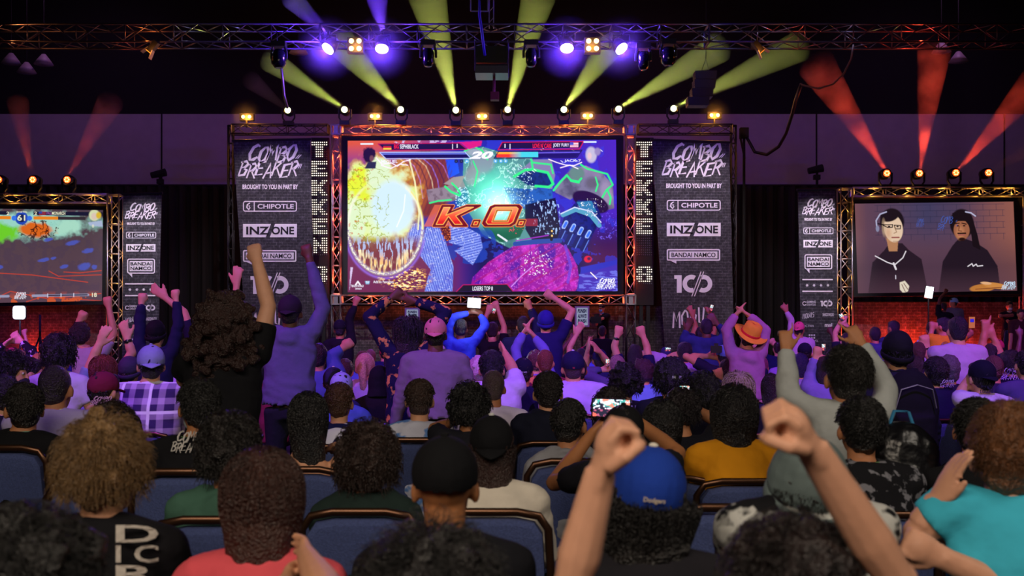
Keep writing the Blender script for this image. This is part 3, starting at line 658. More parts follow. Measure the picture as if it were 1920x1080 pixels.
P.mix(cl((Y - 440) / 14) * cl((505 - Y) / 25) * (fl > .56) * (rg < .95), 'b8c8f0', .85); P.mix(cl(1 - np.abs(rg - .84) / .16) * (Y > 468) * cl((fl - .4) * 6), 'fff2c0', .95); P.mix(cl((Y - 470) / 14) * (fl > .62) * (rg < 1), 'ffc060', .7)
P.mix(np.exp(-((rg - 1) / .035) ** 2) * cl((Y - 330) / 60 + (X > 760) * 1.), 'f4f4e0', .95); P.mix(np.exp(-((rg - 1.09) / .03) ** 2) * (Y > 450), '9a70e0', .8); P.mix(np.exp(-((rg - 1.0) / .06) ** 2) * (Y > 430) * (n4 > .55), '8a50b0', .7); P.mix(np.exp(-((rg - 1.02) / .015) ** 2) * (X > 770) * (Y < 430), 'f8e850', .8)
P.line([(768, 300), (778, 340), (786, 400), (784, 430)], 2.6, 'f8f8c0', .8); P.line([(744, 425), (757, 395), (760, 365)], 1.6, 'ffffff', .7)
sp = P.noise(2.4, 2, 12, .5, 1.3); P.mix((sp > .56) * cl((1 - np.hypot((X - 760) / 54, (Y - 522) / 26)) * 3) * (rg > 1.08), 'ffb840'); P.mix((sp > .64) * cl((1 - np.hypot((X - 755) / 50, (Y - 522) / 24)) * 3) * (rg > 1.08), 'fff4c0'); P.poly([(655, 545), (657, 500), (662, 500)], 'e8d8ff', .8)
for k in range(14): x, y = 960 + 190 * P.rng.rand(), 266 + 60 * P.rng.rand(); P.line([(x, y), (x + 4, y + 3)], .7, 'ffffff', .8)
P.mix((n4 > .73) * (np.hypot((X - 1110) / 26, (Y - 390) / 18) < 1), 'ffffff', .8); P.mix((n4 > .715) * (X > 1120) * (Y > 400) * (Y < 450), '8a70ff', .7)
# sparks of lightning and plain portrait shapes beside the bars
for p in ([(706, 296), (716, 308), (735, 306), (745, 312), (757, 303), (770, 300)], [(715, 310), (733, 316), (750, 308), (765, 310)], [(1030, 300), (1045, 306), (1062, 311), (1078, 312), (1092, 306)], [(1052, 316), (1070, 311), (1085, 318)]): P.line(p, 1.3, 'fff0ff', .95)
P.ell(692, 290, 14, 17, '24102c', 0, .2, 1, .5, 6); P.ell(697, 297, 5, 7, '8a5a58', 0, .4, .8); P.poly([(684, 316), (690, 304), (706, 303), (704, 316)], '2c3048'); P.ell(1110, 292, 12, 17, 'c8c0d8', 0, .25); P.ell(1122, 286, 7, 9, 'a090c0', 0, .4); P.ell(1107, 294, 5, 8, 'e8c8d0', 0, .4)
# bars and captions
P.mix(((Y < 269) & (X > 735) & (X < 850)) * (n3 > .5), 'd8c8f0', .8); P.poly([(845, 268), (905, 265), (903, 274), (880, 281), (865, 269)], 'e0208a')
P.poly([(709, 270), (862, 269), (877, 281), (722, 282)], '1c0c3c'); P.line([(709, 270), (862, 269), (877, 281), (722, 282), (709, 270)], 1, 'c01058'); P.poly([(935, 280), (943, 268), (1096, 267), (1088, 279)], '1c0c3c'); P.line([(935, 282), (943, 268), (1096, 267), (1088, 281), (935, 282)], 1.2, 'd01848')
P.poly([(712, 286), (872, 286), (882, 297), (724, 297)], '120c58'); P.line([(716, 289), (874, 289)], 1.6, '8090ff', .8); P.line([(712, 286), (873, 286), (884, 298), (724, 298), (712, 286)], 1, 'b8c8ff')
P.poly([(927, 297), (936, 286), (1092, 284), (1082, 296)], '1c1068'); P.line([(1010, 288), (1088, 287)], 1.6, '8070f0', .8); m = ((X > 932) & (X < 1010) & (Y > 286) & (Y < 296)).astype(float); P.mix(m, 'f0401a'); P.mix(m * (Y < 290.5), 'ffb020'); P.mix(m * cl((X - 955) / 25), '50d8e8'); P.line([(927, 298), (936, 285), (1093, 283), (1083, 297), (927, 298)], 1, '20184a')
for x in (688, 1108): P.line([(x - 11, 270 if x < 900 else 268), (x + 11, 270 if x < 900 else 268)], 2.2, 'e8f4ff')
for x in (856, 866, 876, 930, 940, 949): P.ell(x, 303, 4.2, 4.2, '101838' if x < 870 else '58b8ff', soft=.4); P.ell(x, 303, 2, 2, '4a5a78' if x < 870 else 'f0ffff', soft=.5)
for k, c in enumerate(('30243c', 'd02028', 'f0d030')): P.mix(((X > 719) & (X < 734) & (Y > 271 + 3.2 * k) & (Y < 274.2 + 3.2 * k)) * 1.0, c)
for k in range(7): P.mix(((X > 1070) & (X < 1086) & (Y > 268.5 + 1.4 * k) & (Y < 269.9 + 1.4 * k)) * 1.0, 'd85868' if k % 2 == 0 else 'f4e8f4')
P.mix(((X > 1070) & (X < 1077) & (Y > 268.5) & (Y < 273.5)) * 1.0, '5058c8')
# the K.O. slab letters
P.mix(((Y > 384) & (Y < 425) & (X > 815 - (Y - 384) * .5) & (X < 850)) * .65, 'f07850'); P.mix(((Y > 411) & (Y < 425) & (X > 985) & (X < 1008)) * .6, 'b83040')
sh = lambda pts: [(x + (404 - y) * .42, y) for x, y in pts]
def slabp(outer, inner=None, rnd=None):
    o = sh(outer); P.line(o + [o[0]], 3.4, 'ff8a20'); P.poly(o, 'd01c0c'); P.line(o + [o[0]], 1.4, 'ffb840', .9)
    cx = sum(p[0] for p in o) / len(o); cy = sum(p[1] for p in o) / len(o)
    return o
Kp = [(822, 386), (843, 386), (841, 399), (868, 386), (893, 386), (862, 405), (884, 424), (858, 424), (843, 410), (842, 424), (821, 424)]
Op = [(914, 389), (920, 386), (966, 386), (972, 390), (972, 419), (966, 424), (918, 424), (912, 419)]; Oi = [(930, 396), (955, 396), (955, 414), (930, 414)]
dots = [[(893, 414), (904, 414), (904, 424), (893, 424)], [(978, 414), (989, 414), (989, 424), (978, 424)]]
base_c = P.C.copy()
for po in [Kp, Op] + dots:
    o = sh(po); P.line(o + [o[0]], 4.6, 'ffa030'); m = P.poly(o, '8a0e08'); P.line(o + [o[0]], 2.4, '7a0c08'); cx = sum(p[0] for p in o) / len(o); cy = sum(p[1] for p in o) / len(o)
    small = len(po) == 4; g = .62 if small else .80
    if po is Kp: inn = sh([(826, 389), (838, 389), (836, 404), (868, 389), (882, 389), (855, 405), (874, 421), (860, 421), (842, 406), (838, 421), (825, 421)])
    else: inn = [(cx + (x - cx) * (.84 if not small else .6), cy + (y - cy) * (.84 if not small else .6)) for x, y in o]
    m = P.poly(inn, 'ff5a2a'); P.mix(m * cl((406 - Y) / 14), 'ffa070', .85); P.mix(m * cl((Y - 408) / 8), 'e01c08', .95); P.line(inn + [inn[0]], .9, 'ffc860', .9)
oi = sh(Oi); oo = [(sum(p[0] for p in oi) / 4 + (x - sum(p[0] for p in oi) / 4) * 1.22, 405 + (y - 405) * 1.3) for x, y in oi]; P.poly(oo, '7a0c08'); P.line(oo + [oo[0]], .9, 'ffc860', .8)
ins = np.zeros_like(X, bool)
for i in range(4):
    (x1, y1), (x2, y2) = oi[i], oi[(i + 1) % 4]
    if y1 != y2: kk = ((Y >= min(y1, y2)) & (Y < max(y1, y2))); ins ^= kk & (X < (Y - y1) / (y2 - y1) * (x2 - x1) + x1)
P.C[ins] = base_c[ins]; P.line(oi + [oi[0]], 1, 'ffa030', .9)
P.poly([(855, 547), (868, 534), (950, 533), (962, 547)], '1d1830'); P.line([(855, 547), (868, 534), (950, 533), (962, 547)], 1, 'c01868'); P.poly([(661, 541), (664, 536), (672, 529), (680, 536), (684, 541)], 'c8c0d8', .0)
P.line([(667, 533), (671, 527), (675, 533)], 2.4, 'f0e8f0'); P.poly([(684, 526), (694, 526), (692, 532), (686, 532)], '90c8e8', .9)
P.C = P.C ** 1.12
e = empty('main_screen', tuple(W(905, 553, 29.96)), 'large lit projection screen showing a fighting game with K.O. lettering', 'screen')
P.build('picture', 29.96, screenmat('main_picture', 1.1), e, warp=cor)
frame(cor, 29.96, 8, e, bezel_m)
s = Soup(); a, b = W(641, 254, 30), W(1169, 553, 30); s.box((a.x, 30.0, b.z), (b.x, 30.08, a.z)); mk('backing', s, bezel_m, e)
D_ = 29.96
def slab(txts, color, strength, name, bold=.02, lift=.02, shear=0):
    s = Soup()
    for t, bx in txts: put_text(s, t, bx, D_, lift=lift, bold=bold, shear=shear)
    mk(name, s, emat(name + '_light', color, strength), e)
slab([('20', (880, 284, 925, 298))], 'f4f0ff', 1.3, 'timer_digits', bold=.04, shear=.3)
slab([('SEPHIBLACK', (750, 271, 785, 279)), ('| 1', (848, 270, 858, 280)), ('1 |', (946, 270, 957, 280)), ('JOEY FURY', (1037, 269, 1067, 277)), ('MIGUEL', (715, 300, 746, 306)), ('JACK-7', (1058, 299, 1089, 305)),
      ('LOSERS TOP 8', (886, 537, 924, 545)), ('Add to Favorites', (700, 526, 738, 531)), ('R3', (687, 527, 691.5, 531)), ('2023', (666, 540, 678, 543)), ('TEKKEN WORLD', (658, 534, 682, 538.5))], 'f2f0ff', 1.1, 'caption_lettering', bold=.015)
slab([('BIG', (739, 271, 748, 279)), ("LOVE N' CARE", (999, 269, 1034, 278))], 'ff2038', 1.1, 'red_lettering', bold=.015)
s = Soup(); logo(s, 1118, 522, 1154, 542, D_, thick=1.3); mk('corner_logo', s, emat('caption_lettering_light', 'f2f0ff', 1.1), e)
# --- left side screen
cor = [(-113, 390), (194, 394), (192, 564), (-113, 570)]
P = Paint(-113, 392, 193, 566, 400, 230, '5a4650'); n1, n2 = P.noise(40, 4, 1), P.noise(12, 4, 2)
P.mix(np.clip((P.Y - 430) / 140, 0, 1), '6b4a5c', .6); P.mix((n2 > .5) * .3, '4a3a58')
P.mix(np.clip(1.1 - np.hypot((P.X - 30) / 165, (P.Y - 422) / 27) + (n2 - .5) * .8, 0, 1) * 2, 'a8e8d8'); P.mix(np.clip(1 - np.hypot((P.X + 5) / 50, (P.Y - 436) / 20) + (n2 - .5), 0, 1) * 2.4, '78e030')
P.mix(np.clip(1 - np.hypot((P.X - 125) / 40, (P.Y - 425) / 18) + (n2 - .5), 0, 1) * 2, 'b8f0d8', .85); P.mix(np.clip(1 - np.hypot((P.X - 70) / 36, (P.Y - 430) / 16) + (n2 - .5) * .8, 0, 1) * 3, 'f07020')
P.mix((np.abs(n2 - .5) < .04) * (np.hypot((P.X - 70) / 40, (P.Y - 430) / 18) < 1), '3a1010', .9)
for x, y, a, b in ((82, 487, 12, 4), (100, 484, 6, 3), (120, 500, 9, 4), (158, 500, 14, 8), (177, 501, 6, 5), (135, 455, 14, 5), (165, 470, 12, 5), (90, 449, 10, 4), (0, 500, 7, 4)): P.ell(x, y, a, b, '5560c8', -12, .3, .9, .5, int(x))
for p in ([(-50, 508), (60, 515), (165, 530)], [(92, 508), (110, 518), (190, 516)], [(-10, 558), (20, 545), (90, 560), (190, 552)], [(50, 565), (80, 556), (190, 566)], [(120, 510), (150, 512), (190, 508)]): P.line(p, 1.1, 'e04a30', .85)
P.mix(np.clip((P.Y - 545) / 20, 0, 1) * (n2 > .52), 'ff6a20', .75)
for x0, x1 in ((-110, 16), (62, 192)): P.mix(((P.X > x0) & (P.X < x1) & (P.Y > 396) & (P.Y < 403)) * 1., '1c1c38')
P.mix(((P.X < 20) & (P.Y > 405) & (P.Y < 411)) * 1., 'ff9020'); P.mix(((P.X > 62) & (P.X < 108) & (P.Y > 405) & (P.Y < 411)) * 1., 'ff9020'); P.mix(((P.X > 108) & (P.X < 160) & (P.Y > 405) & (P.Y < 411)) * 1., '3a3038')
P.ell(40, 409, 13, 13, '2850c8'); P.ell(26, 409, 5, 5, '4080ff'); P.ell(55, 409, 5, 5, '4080ff'); P.ell(40, 409, 8, 8, '18245a')
P.ell(176, 402, 11, 12, 'e8f0c0', 0, .2); P.ell(176, 404, 6, 7, 'f0d8c8'); P.ell(184, 402, 6, 8, 'f0c838', 0, .4); P.poly([(164, 416), (190, 412), (193, 424), (168, 422)], 'b8c8e8')
P.line([(62, 554), (166, 554)], 4, 'a8a8c8'); P.line([(90, 554), (164, 554)], 2, '3a3048'); P.line([(-100, 554), (16, 554)], 4, 'a8a8c8')
for x in (90, 115, 139): P.line([(x, 551), (x, 557)], 1, 'e8e8ff')
P.mix(((P.X > 72) & (P.X < 85) & (P.Y > 396) & (P.Y < 403)) * (np.sin(P.Y * 4) > 0), 'd04050'); P.mix(((P.X > 72) & (P.X < 78) & (P.Y > 396) & (P.Y < 400)) * 1., '3848b0')
e = empty('side_screen', tuple(W(40, 570, 27.96)), 'side projection screen at the left showing an anime fighting game', 'screen', 'side screens'); D_ = 27.96
P.build('picture', D_, screenmat('left_picture', .8), e, warp=cor); frame(cor, D_, 7, e, bezel_m)
s = Soup(); a, b = W(-122, 382, 28.02), W(202, 572, 28.02); s.box((a.x, 28.02, b.z), (b.x, 28.08, a.z)); mk('backing', s, bezel_m, e)
slab([('MONARCH', (98, 397, 123, 403)), ('2', (13, 397, 18, 403)), ('2', (65, 397, 70, 403)), ('61', (33, 403, 48, 414)), ('18', (173, 549, 182, 557)), ('0', (173, 421, 177, 427)), ('GRAND FINAL', (31, 396, 52, 399))], 'f2f0d0', .9, 'caption_lettering', bold=.02)
slab([('PAG', (88, 397, 97, 403))], '9a5aa0', .9, 'team_lettering', bold=.02); s = Soup(); logo(s, 27, 548, 50, 561, D_, thick=1.3); mk('corner_logo', s, emat('caption_lettering_light', 'f2f0ff', .9), e)
# --- right side screen: two commentators
cor = [(1602, 382), (1900, 378), (1907, 545), (1608, 550)]
P = Paint(1602, 380, 1903, 547, 480, 270, '66475a'); n1, n2 = P.noise(50, 4, 1), P.noise(9, 3, 2)
P.mix(np.clip((P.X - 1800) / 110, 0, 1), 'b06a50', .7); P.mix(np.clip((1625 - P.X) / 40, 0, 1), 'a86a58', .5); P.mix(np.clip((470 - P.Y) / 60, 0, 1) * np.clip(1 - np.abs(P.X - 1740) / 120, 0, 1), '3b3f66', .8)
for y in range(384, 450, 11):
    P.line([(1640, y), (1885, y)], .7, '2c2c48', .5)
    for x in range(1645 + (y // 11 % 2) * 12, 1885, 25): P.line([(x, y), (x, y + 11)], .7, '2c2c48', .5)
P.mix(np.clip((P.Y - 440) / 60, 0, 1), '4a3446', .6)
P.poly([(1622, 547), (1632, 490), (1655, 468), (1665, 455), (1690, 455), (1702, 468), (1725, 485), (1735, 547)], '2a1c28'); P.poly([(1755, 547), (1765, 490), (1785, 460), (1800, 445), (1828, 455), (1850, 470), (1868, 500), (1872, 547)], '241824')
P.mix(np.clip((P.Y - 500) / 47, 0, 1), '6a4858', .35)
P.ell(1672, 415, 24, 27, '1e141c', 0, .1); P.poly([(1660, 445), (1682, 452), (1680, 470), (1664, 470)], 'c08860'); P.ell(1674, 427, 18.5, 27, 'f2d2b4', -6, .08); P.ell(1664, 436, 9, 18, 'd8a078', 0, .8, .6); P.ell(1668, 403, 20, 12, '1e141c', -15, .15); P.ell(1656, 425, 5, 20, 'd0b090', 0, .5, .6)
P.line([(1655, 421), (1663, 425), (1672, 425), (1673, 420), (1656, 420)], 1.2, '181014'); P.line([(1676, 421), (1688, 422), (1687, 428), (1678, 428), (1676, 421)], 1.2, '181014'); P.line([(1645, 418), (1656, 420)], 1.4, '181014')
P.ell(1666, 423, 2.6, 1.4, '201018'); P.ell(1682, 424, 2.6, 1.4, '201018'); P.line([(1676, 424), (1680, 434), (1675, 436)], 1.1, 'a07858', .8); P.line([(1671, 444), (1684, 444)], 2, 'a05850'); P.line([(1673, 451), (1681, 451)], 1, 'b08868', .6)
P.line([(1643, 430), (1642, 412), (1650, 400), (1662, 396)], 2, 'b8b8d8'); P.ell(1644, 427, 4, 7, '8f90b0', 0, .3)
P.line([(1638, 478), (1660, 490), (1674, 495), (1690, 482), (1696, 470)], 1.4, 'f0e8f0'); P.line([(1672, 492), (1676, 503)], 3, 'f0e8f0'); P.line([(1675, 515), (1675, 521)], 1.3, 'd8d0e0')
P.poly([(1682, 528), (1692, 525), (1700, 535), (1697, 545), (1688, 548), (1682, 541)], 'efe2cc'); P.line([(1690, 530), (1697, 541)], .9, '8a6a60'); P.line([(1686, 532), (1692, 545)], .9, '8a6a60')
P.ell(1804, 420, 24, 29, '1a1016', 0, .1); P.ell(1803, 432, 16, 20, 'a8684a', 4, .12); P.ell(1800, 437, 10, 16, 'd08a60', 6, .6, .8); P.poly([(1786, 400), (1812, 396), (1818, 425), (1811, 415), (1790, 415)], '1a1016')
P.ell(1796, 424, 2.6, 1.3, '180a0c'); P.ell(1808, 424, 2.6, 1.3, '180a0c'); P.line([(1792, 420), (1799, 419)], 1.3, '2a1410'); P.line([(1804, 419), (1812, 421)], 1.3, '2a1410'); P.line([(1799, 425), (1797, 433), (1803, 434)], 1.3, '6a3828', .8)
P.line([(1796, 438), (1810, 438)], 2.2, '2a1410'); P.line([(1797, 441), (1809, 441)], 1.8, 'b06058'); P.ell(1803, 449, 8, 4, '2a1410', 0, .4); P.line([(1812, 398), (1822, 400), (1830, 406)], 2, 'c0c0e0')
for k in range(7): P.line([(1815 + k * 1.6, 410 + k), (1822 + k * 1.5, 440), (1824 + k * 2, 462 + k)], 2, '1a1016')
P.line([(1812, 500), (1820, 495), (1822, 500), (1828, 496), (1830, 500), (1840, 499)], 1.3, 'f0e8f0')
P.ell(1838, 541, 26, 8, 'c8803c', -4, .15); P.ell(1862, 537, 24, 6, 'd89048', 8, .15); P.ell(1845, 532, 12, 3, 'f0b888', 6, .3); P.line([(1825, 543), (1880, 540)], .9, '8a4a28')
e = empty('side_screen', tuple(W(1755, 550, 27.96)), 'side projection screen at the right showing two commentators with headsets', 'screen', 'side screens'); D_ = 27.96
P.build('picture', D_, screenmat('right_picture', .85), e, warp=cor); frame(cor, D_, 7, e, bezel_m)
s = Soup(); a, b = W(1590, 370, 28.02), W(1918, 556, 28.02); s.box((a.x, 28.02, b.z), (b.x, 28.08, a.z)); mk('backing', s, bezel_m, e)
for bx, kw in (((1757, 405, 1794, 432), dict(thick=.7, n1=4, n2=3)), ((1717, 410, 1732, 426), dict(thick=.8))): s = Soup(); logo(s, *bx, D_, **kw); mk('wall_logo', s, emat('blue_logo_light', '4a68c8', .8), e)
s = Soup(); logo(s, 1877, 528, 1904, 543, D_, thick=1.3); mk('corner_logo', s, emat('caption_lettering_light', 'cfe8ff', .9), e)
# ---------------------------------------------------------------- stage lights
casing = mat('lamp_casing', '101014', .45)
def glow_ball(name, dens, rad):  # haze thinning outward, added only for the glow round a lamp
    if name in MATS: return MATS[name]
    m = hazemat(name, (.95, .95, .95), dens); N, L = m.node_tree.nodes, m.node_tree.links; s_ = [n for n in N if n.type == 'VOLUME_SCATTER'][0]
    tc = N.new('ShaderNodeTexCoord'); v = N.new('ShaderNodeVectorMath'); v.operation = 'LENGTH'; r = N.new('ShaderNodeMapRange'); r.interpolation_type = 'SMOOTHSTEP'
    r.inputs[1].default_value = 0; r.inputs[2].default_value = rad * .97; r.inputs[3].default_value = dens; r.inputs[4].default_value = 0
    L.new(tc.outputs['Object'], v.inputs[0]); L.new(v.outputs['Value'], r.inputs[0]); L.new(r.outputs[0], s_.inputs['Density']); MATS[name] = m
    return m
HAZE = hazemat('glow_haze', (.9, .9, .9), .12)
HAZE_N = hazemat('drifting_haze', (.9, .9, .9), .12, noise=1.6)
def beam(parent, p0, p1, r0, r1, color, power, m, name='light_beam'):
    """a cone of stage haze lit by the spot lamp at its tip"""
    p0, p1 = Vector(p0), Vector(p1); L = (p1 - p0).length; u = (p1 - p0) / L
    s = Soup(); n = 7; pts = [p0 + u * (.12 + (L - .12) * i / n) for i in range(n + 1)]
    s.tube([tuple(p) for p in pts], [r0 + (r1 - r0) * i / n for i in range(n + 1)], 20)
    o = mk(name, s, m, parent); o['kind'] = 'stuff'
    ang = math.degrees(2 * math.atan2(r1, L)) * 1.12
    lamp('beam_lamp', 'SPOT', tuple(p0), color, power, aim=tuple(p1), angle=max(ang, 2), blend=.25, soft=.04, parent=parent)
def head_light(px, py, d, label, group, color, r=.085, tilt=None, zbase=None, lens_px=None, hang=False, strength=6):
    p = W(px, py, d); e = empty('moving_head_light', (p.x, d, p.z - .42 if not hang else p.z + .42), label, 'stage light', group)
    sg = -1 if not hang else 1
    s = Soup(); s.box((p.x - .14, d - .12, p.z + sg * .42 - (.0 if sg < 0 else .12)), (p.x + .14, d + .12, p.z + sg * .42 + (.12 if sg < 0 else 0))); mk('base', s, casing, e)
    s = Soup()
    for a in (-1, 1): s.tube([(p.x + a * .10, d, p.z + sg * .31), (p.x + a * .17, d, p.z + sg * .2), (p.x + a * .17, d, p.z - sg * .03)], [(.025, .05)] * 3, 6)
    mk('yoke', s, casing, e)
    s = Soup(); s.tube([(p.x, d - .1, p.z), (p.x, d + .02, p.z), (p.x, d + .2, p.z), (p.x, d + .26, p.z)], [.13, .145, .13, .08], 16); mk('head', s, casing, e, smooth=True)
    s = Soup(); s.tube([(p.x, d - .125, p.z), (p.x, d - .1, p.z)], [r, r], 20); l = mk('lens', s, emat('lens_%s' % color, color, strength), e)
    s = Soup()
    for k in range(6): q = R(k * 60); s.tube([(p.x + r * .62 * math.cos(q), d - .13, p.z + r * .62 * math.sin(q)), (p.x + r * .62 * math.cos(q), d - .12, p.z + r * .62 * math.sin(q))], r * .2, 8)
    mk('led', s, emat('led_%s' % color, 'fff0e0' if color != 'ff4a14' else 'ffb070', strength * 1.3), e)
    return e, p
YL = (.62, .72, .12)
ybeams = [(541, 208, None, 0, 'stage light above the left banner'), (647, 207, (505, 112), 46, 'stage light above the top left corner of the main screen, beam leaning far left'), (752, 207, (636, 78), 60, 'stage light above the main screen, second beam leaning left'),
          (855, 208, (800, -12), 74, 'stage light above the main screen, beam nearly upright left of the projector'), (952, 207, (1010, -8), 66, 'stage light above the main screen, beam nearly upright right of the projector'),
          (1057, 207, (1150, 78), 56, 'stage light above the main screen, beam leaning right'), (1159, 206, (1350, 88), 60, 'stage light above the top right corner of the main screen, beam leaning right'), (1262, 205, (1500, 86), 60, 'stage light above the right banner, beam leaning far right behind the speaker')]
for px, py, to, wd, lb in ybeams:
    e, p = head_light(px, py, 29.8 if to and px < 1200 else 30.45, lb, 'stage lights above the main screen', 'f4ffb0', strength=5)
    if to:
        dd = 26.6; q = W(to[0], to[1], dd); beam(e, (p.x, p.y - .12, p.z + .02), q, .09, wd * dd / F / 2, YL, 15000, HAZE)
    else:
        q = W(470, 150, 28); beam(e, (p.x, p.y - .12, p.z), q, .05, .25, (.4, .5, .3), 60, HAZE)
rb = [(65, 338, (33, 190), 40, 90, 'red stage light on the left screen truss, beam leaning slightly left'), (129, 338, (208, 190), 48, 130, 'red stage light on the left screen truss, beam leaning right'), (1, 338, None, 0, 0, 'red stage light on the left screen truss at the picture edge'),
      (1660, 326, (1530, 120), 70, 620, 'red stage light on the right screen truss, beam leaning left'), (1721, 326, (1752, 95), 62, 700, 'red stage light on the right screen truss, beam going straight up'),
      (1789, 325, (1945, 150), 62, 420, 'red stage light on the right screen truss, beam leaning right'), (1850, 325, (1930, 280), 26, 120, 'red stage light on the right screen truss, rightmost with a faint beam')]
for px, py, to, wd, pw, lb in rb:
    e, p = head_light(px, py, 28, lb, 'red lights on the side trusses', 'ff4a14', strength=5)
    if to: q = W(to[0], to[1], 25.5); beam(e, (p.x, 27.88, p.z + .02), q, .07, wd * 25.5 / F / 2, (1, .07, .03), pw * 14, HAZE_N)
# blue wash lights on the overhead truss
for px, py, tilt, to, lb in ((615, 91, 35, (545, -5), 'blue wash light on the overhead truss, tilted toward the left'), (716, 91, 0, (706, -8), 'blue wash light on the overhead truss left of the projector'),
                             (1063, 90, 0, None, 'blue wash light on the overhead truss right of the projector'), (1165, 91, -35, None, 'blue wash light on the overhead truss beside the black moving head')):
    d = FT; p = W(px, py, d); e = empty('wash_light', (p.x, d, p.z), lb, 'stage light', 'blue wash lights')
    M = Matrix.Rotation(R(tilt), 3, 'Y') @ Matrix.Rotation(R(-28), 3, 'X')
    ax = M @ Vector((0, 0, -1)); s = Soup(); s.tube([tuple(p - ax * .0), tuple(p - ax * .12), tuple(p - ax * .3)], [.16, .16, .1], 18); mk('body', s, casing, e, smooth=True)
    s = Soup(); s.tube([tuple(p), tuple(p + ax * .02)], [.145, .145], 20); mk('lens', s, emat('blue_lens', 'b8b0ff', 14), e)
    s = Soup(); s.tube([tuple(p + Vector((-.18, 0, .05))), tuple(p + Vector((-.18, 0, .3))), tuple(p + Vector((.18, 0, .3))), tuple(p + Vector((.18, 0, .05)))], .018, 6); s.tube([tuple(p + Vector((0, 0, .3))), tuple(p + Vector((0, .1, .42)))], .03, 6); mk('yoke', s, casing, e)
    s = Soup(); s.ell(tuple(p), .8, nu=18, nv=12); o = mk('glow_haze', s, glow_ball('blue_glow', .14, .8), e); o['kind'] = 'stuff'  # ball of haze added to give the blue lamp its glow
    lamp('wash_bulb', 'POINT', tuple(p + ax * .1 + Vector((0, -.1, 0))), (.12, .03, 1), 260, soft=.06, parent=e)
    if to: q = W(to[0], to[1], d + .6); beam(e, p + Vector((0, .3, .35)), q, .12, .26, (.16, .05, 1), 1500, HAZE)
# four-cell and two-cell blinders
AM = emat('amber_bulb', 'ffc26a', 9)
for px, py, lb in ((666, 84, 'four-bulb amber blinder on the overhead truss, left'), (1111, 84, 'four-bulb amber blinder on the overhead truss, right')):
    d = FT - .1; p = W(px, py, d); e = empty('blinder_light', tuple(p), lb, 'stage light', 'amber blinders')
    s = Soup(); s.box((p.x - .18, d, p.z - .17), (p.x + .18, d + .2, p.z + .17)); mk('housing', s, casing, e)
    for a in (-1, 1):
        for b in (-1, 1): s = Soup(); s.ell((p.x + a * .085, d - .01, p.z + b * .085), (.055, .03, .055), nu=14, nv=8); mk('bulb', s, AM, e, smooth=True)
    lamp('blinder_bulb', 'POINT', tuple(p + Vector((0, -.25, 0))), (1, .4, .06), 24, soft=.1, parent=e)
for px, py, lb in ((462, 219, 'twin amber bulbs above the left banner'), (703, 218, 'twin amber bulbs above the main screen, left pair'), (904, 218, 'twin amber bulbs above the centre of the main screen'),
                   (1102, 217, 'twin amber bulbs above the main screen, right pair'), (1340, 216, 'twin amber bulbs above the right banner')):
    d = 30 if 600 < px < 1200 else 30.4; p = W(px, py, d); e = empty('blinder_light', tuple(p), lb, 'stage light', 'twin amber bulbs')
    s = Soup(); s.box((p.x - .2, d, p.z - .1), (p.x + .2, d + .16, p.z + .1)); s.box((p.x - .02, d + .02, p.z - .3), (p.x + .02, d + .06, p.z - .1)); mk('housing', s, casing, e)
    for a in (-1, 1): s = Soup(); s.ell((p.x + a * .09, d - .01, p.z), (.05, .03, .05), nu=14, nv=8); mk('bulb', s, AM, e, smooth=True)
    s = Soup(); s.ell((p.x, d, p.z), .55, nu=16, nv=10); o = mk('glow_haze', s, glow_ball('amber_glow', .09, .55), e, origin=None); o['kind'] = 'stuff'  # ball of haze added to give the amber pair its glow
    lamp('blinder_bulb', 'POINT', tuple(p + Vector((0, -.15, 0))), (1, .36, .04), 40, soft=.08, parent=e)
# dark moving heads hanging from the overhead truss
for px, py, lb in ((523, 102, 'black moving head hanging under the overhead truss above the left banner'), (803, 100, 'black moving head hanging left of the projector'), (996, 100, 'black moving head hanging right of the projector'),
                   (1206, 106, 'slim black moving head hanging near the right blue wash light'), (1253, 98, 'black moving head with a glossy round body above the right banner')):
    d = FT; p = W(px, py, d); e = empty('moving_head_light', (p.x, d, p.z), lb, 'stage light', 'unlit moving heads'); sl = px in (803, 996, 1206)
    s = Soup(); s.box((p.x - .16, d - .13, p.z + .16), (p.x + .16, d + .13, p.z + .28)); mk('base', s, casing, e)
    s = Soup()
    for a in (-1, 1): s.tube([(p.x + a * .13, d, p.z + .17), (p.x + a * .17, d, p.z + .05), (p.x + a * .17, d, p.z - .1)], [(.03, .05)] * 3, 6)
    mk('yoke', s, casing, e)
    s = Soup(); s.tube([(p.x, d, p.z + .1), (p.x, d, p.z), (p.x, d - .02, p.z - .22), (p.x, d - .03, p.z - .3)], [.09, .13, .12, .08] if sl else [.12, .17, .17, .1], 16); mk('head', s, mat('gloss_casing', '14141c', .15), e, smooth=True)
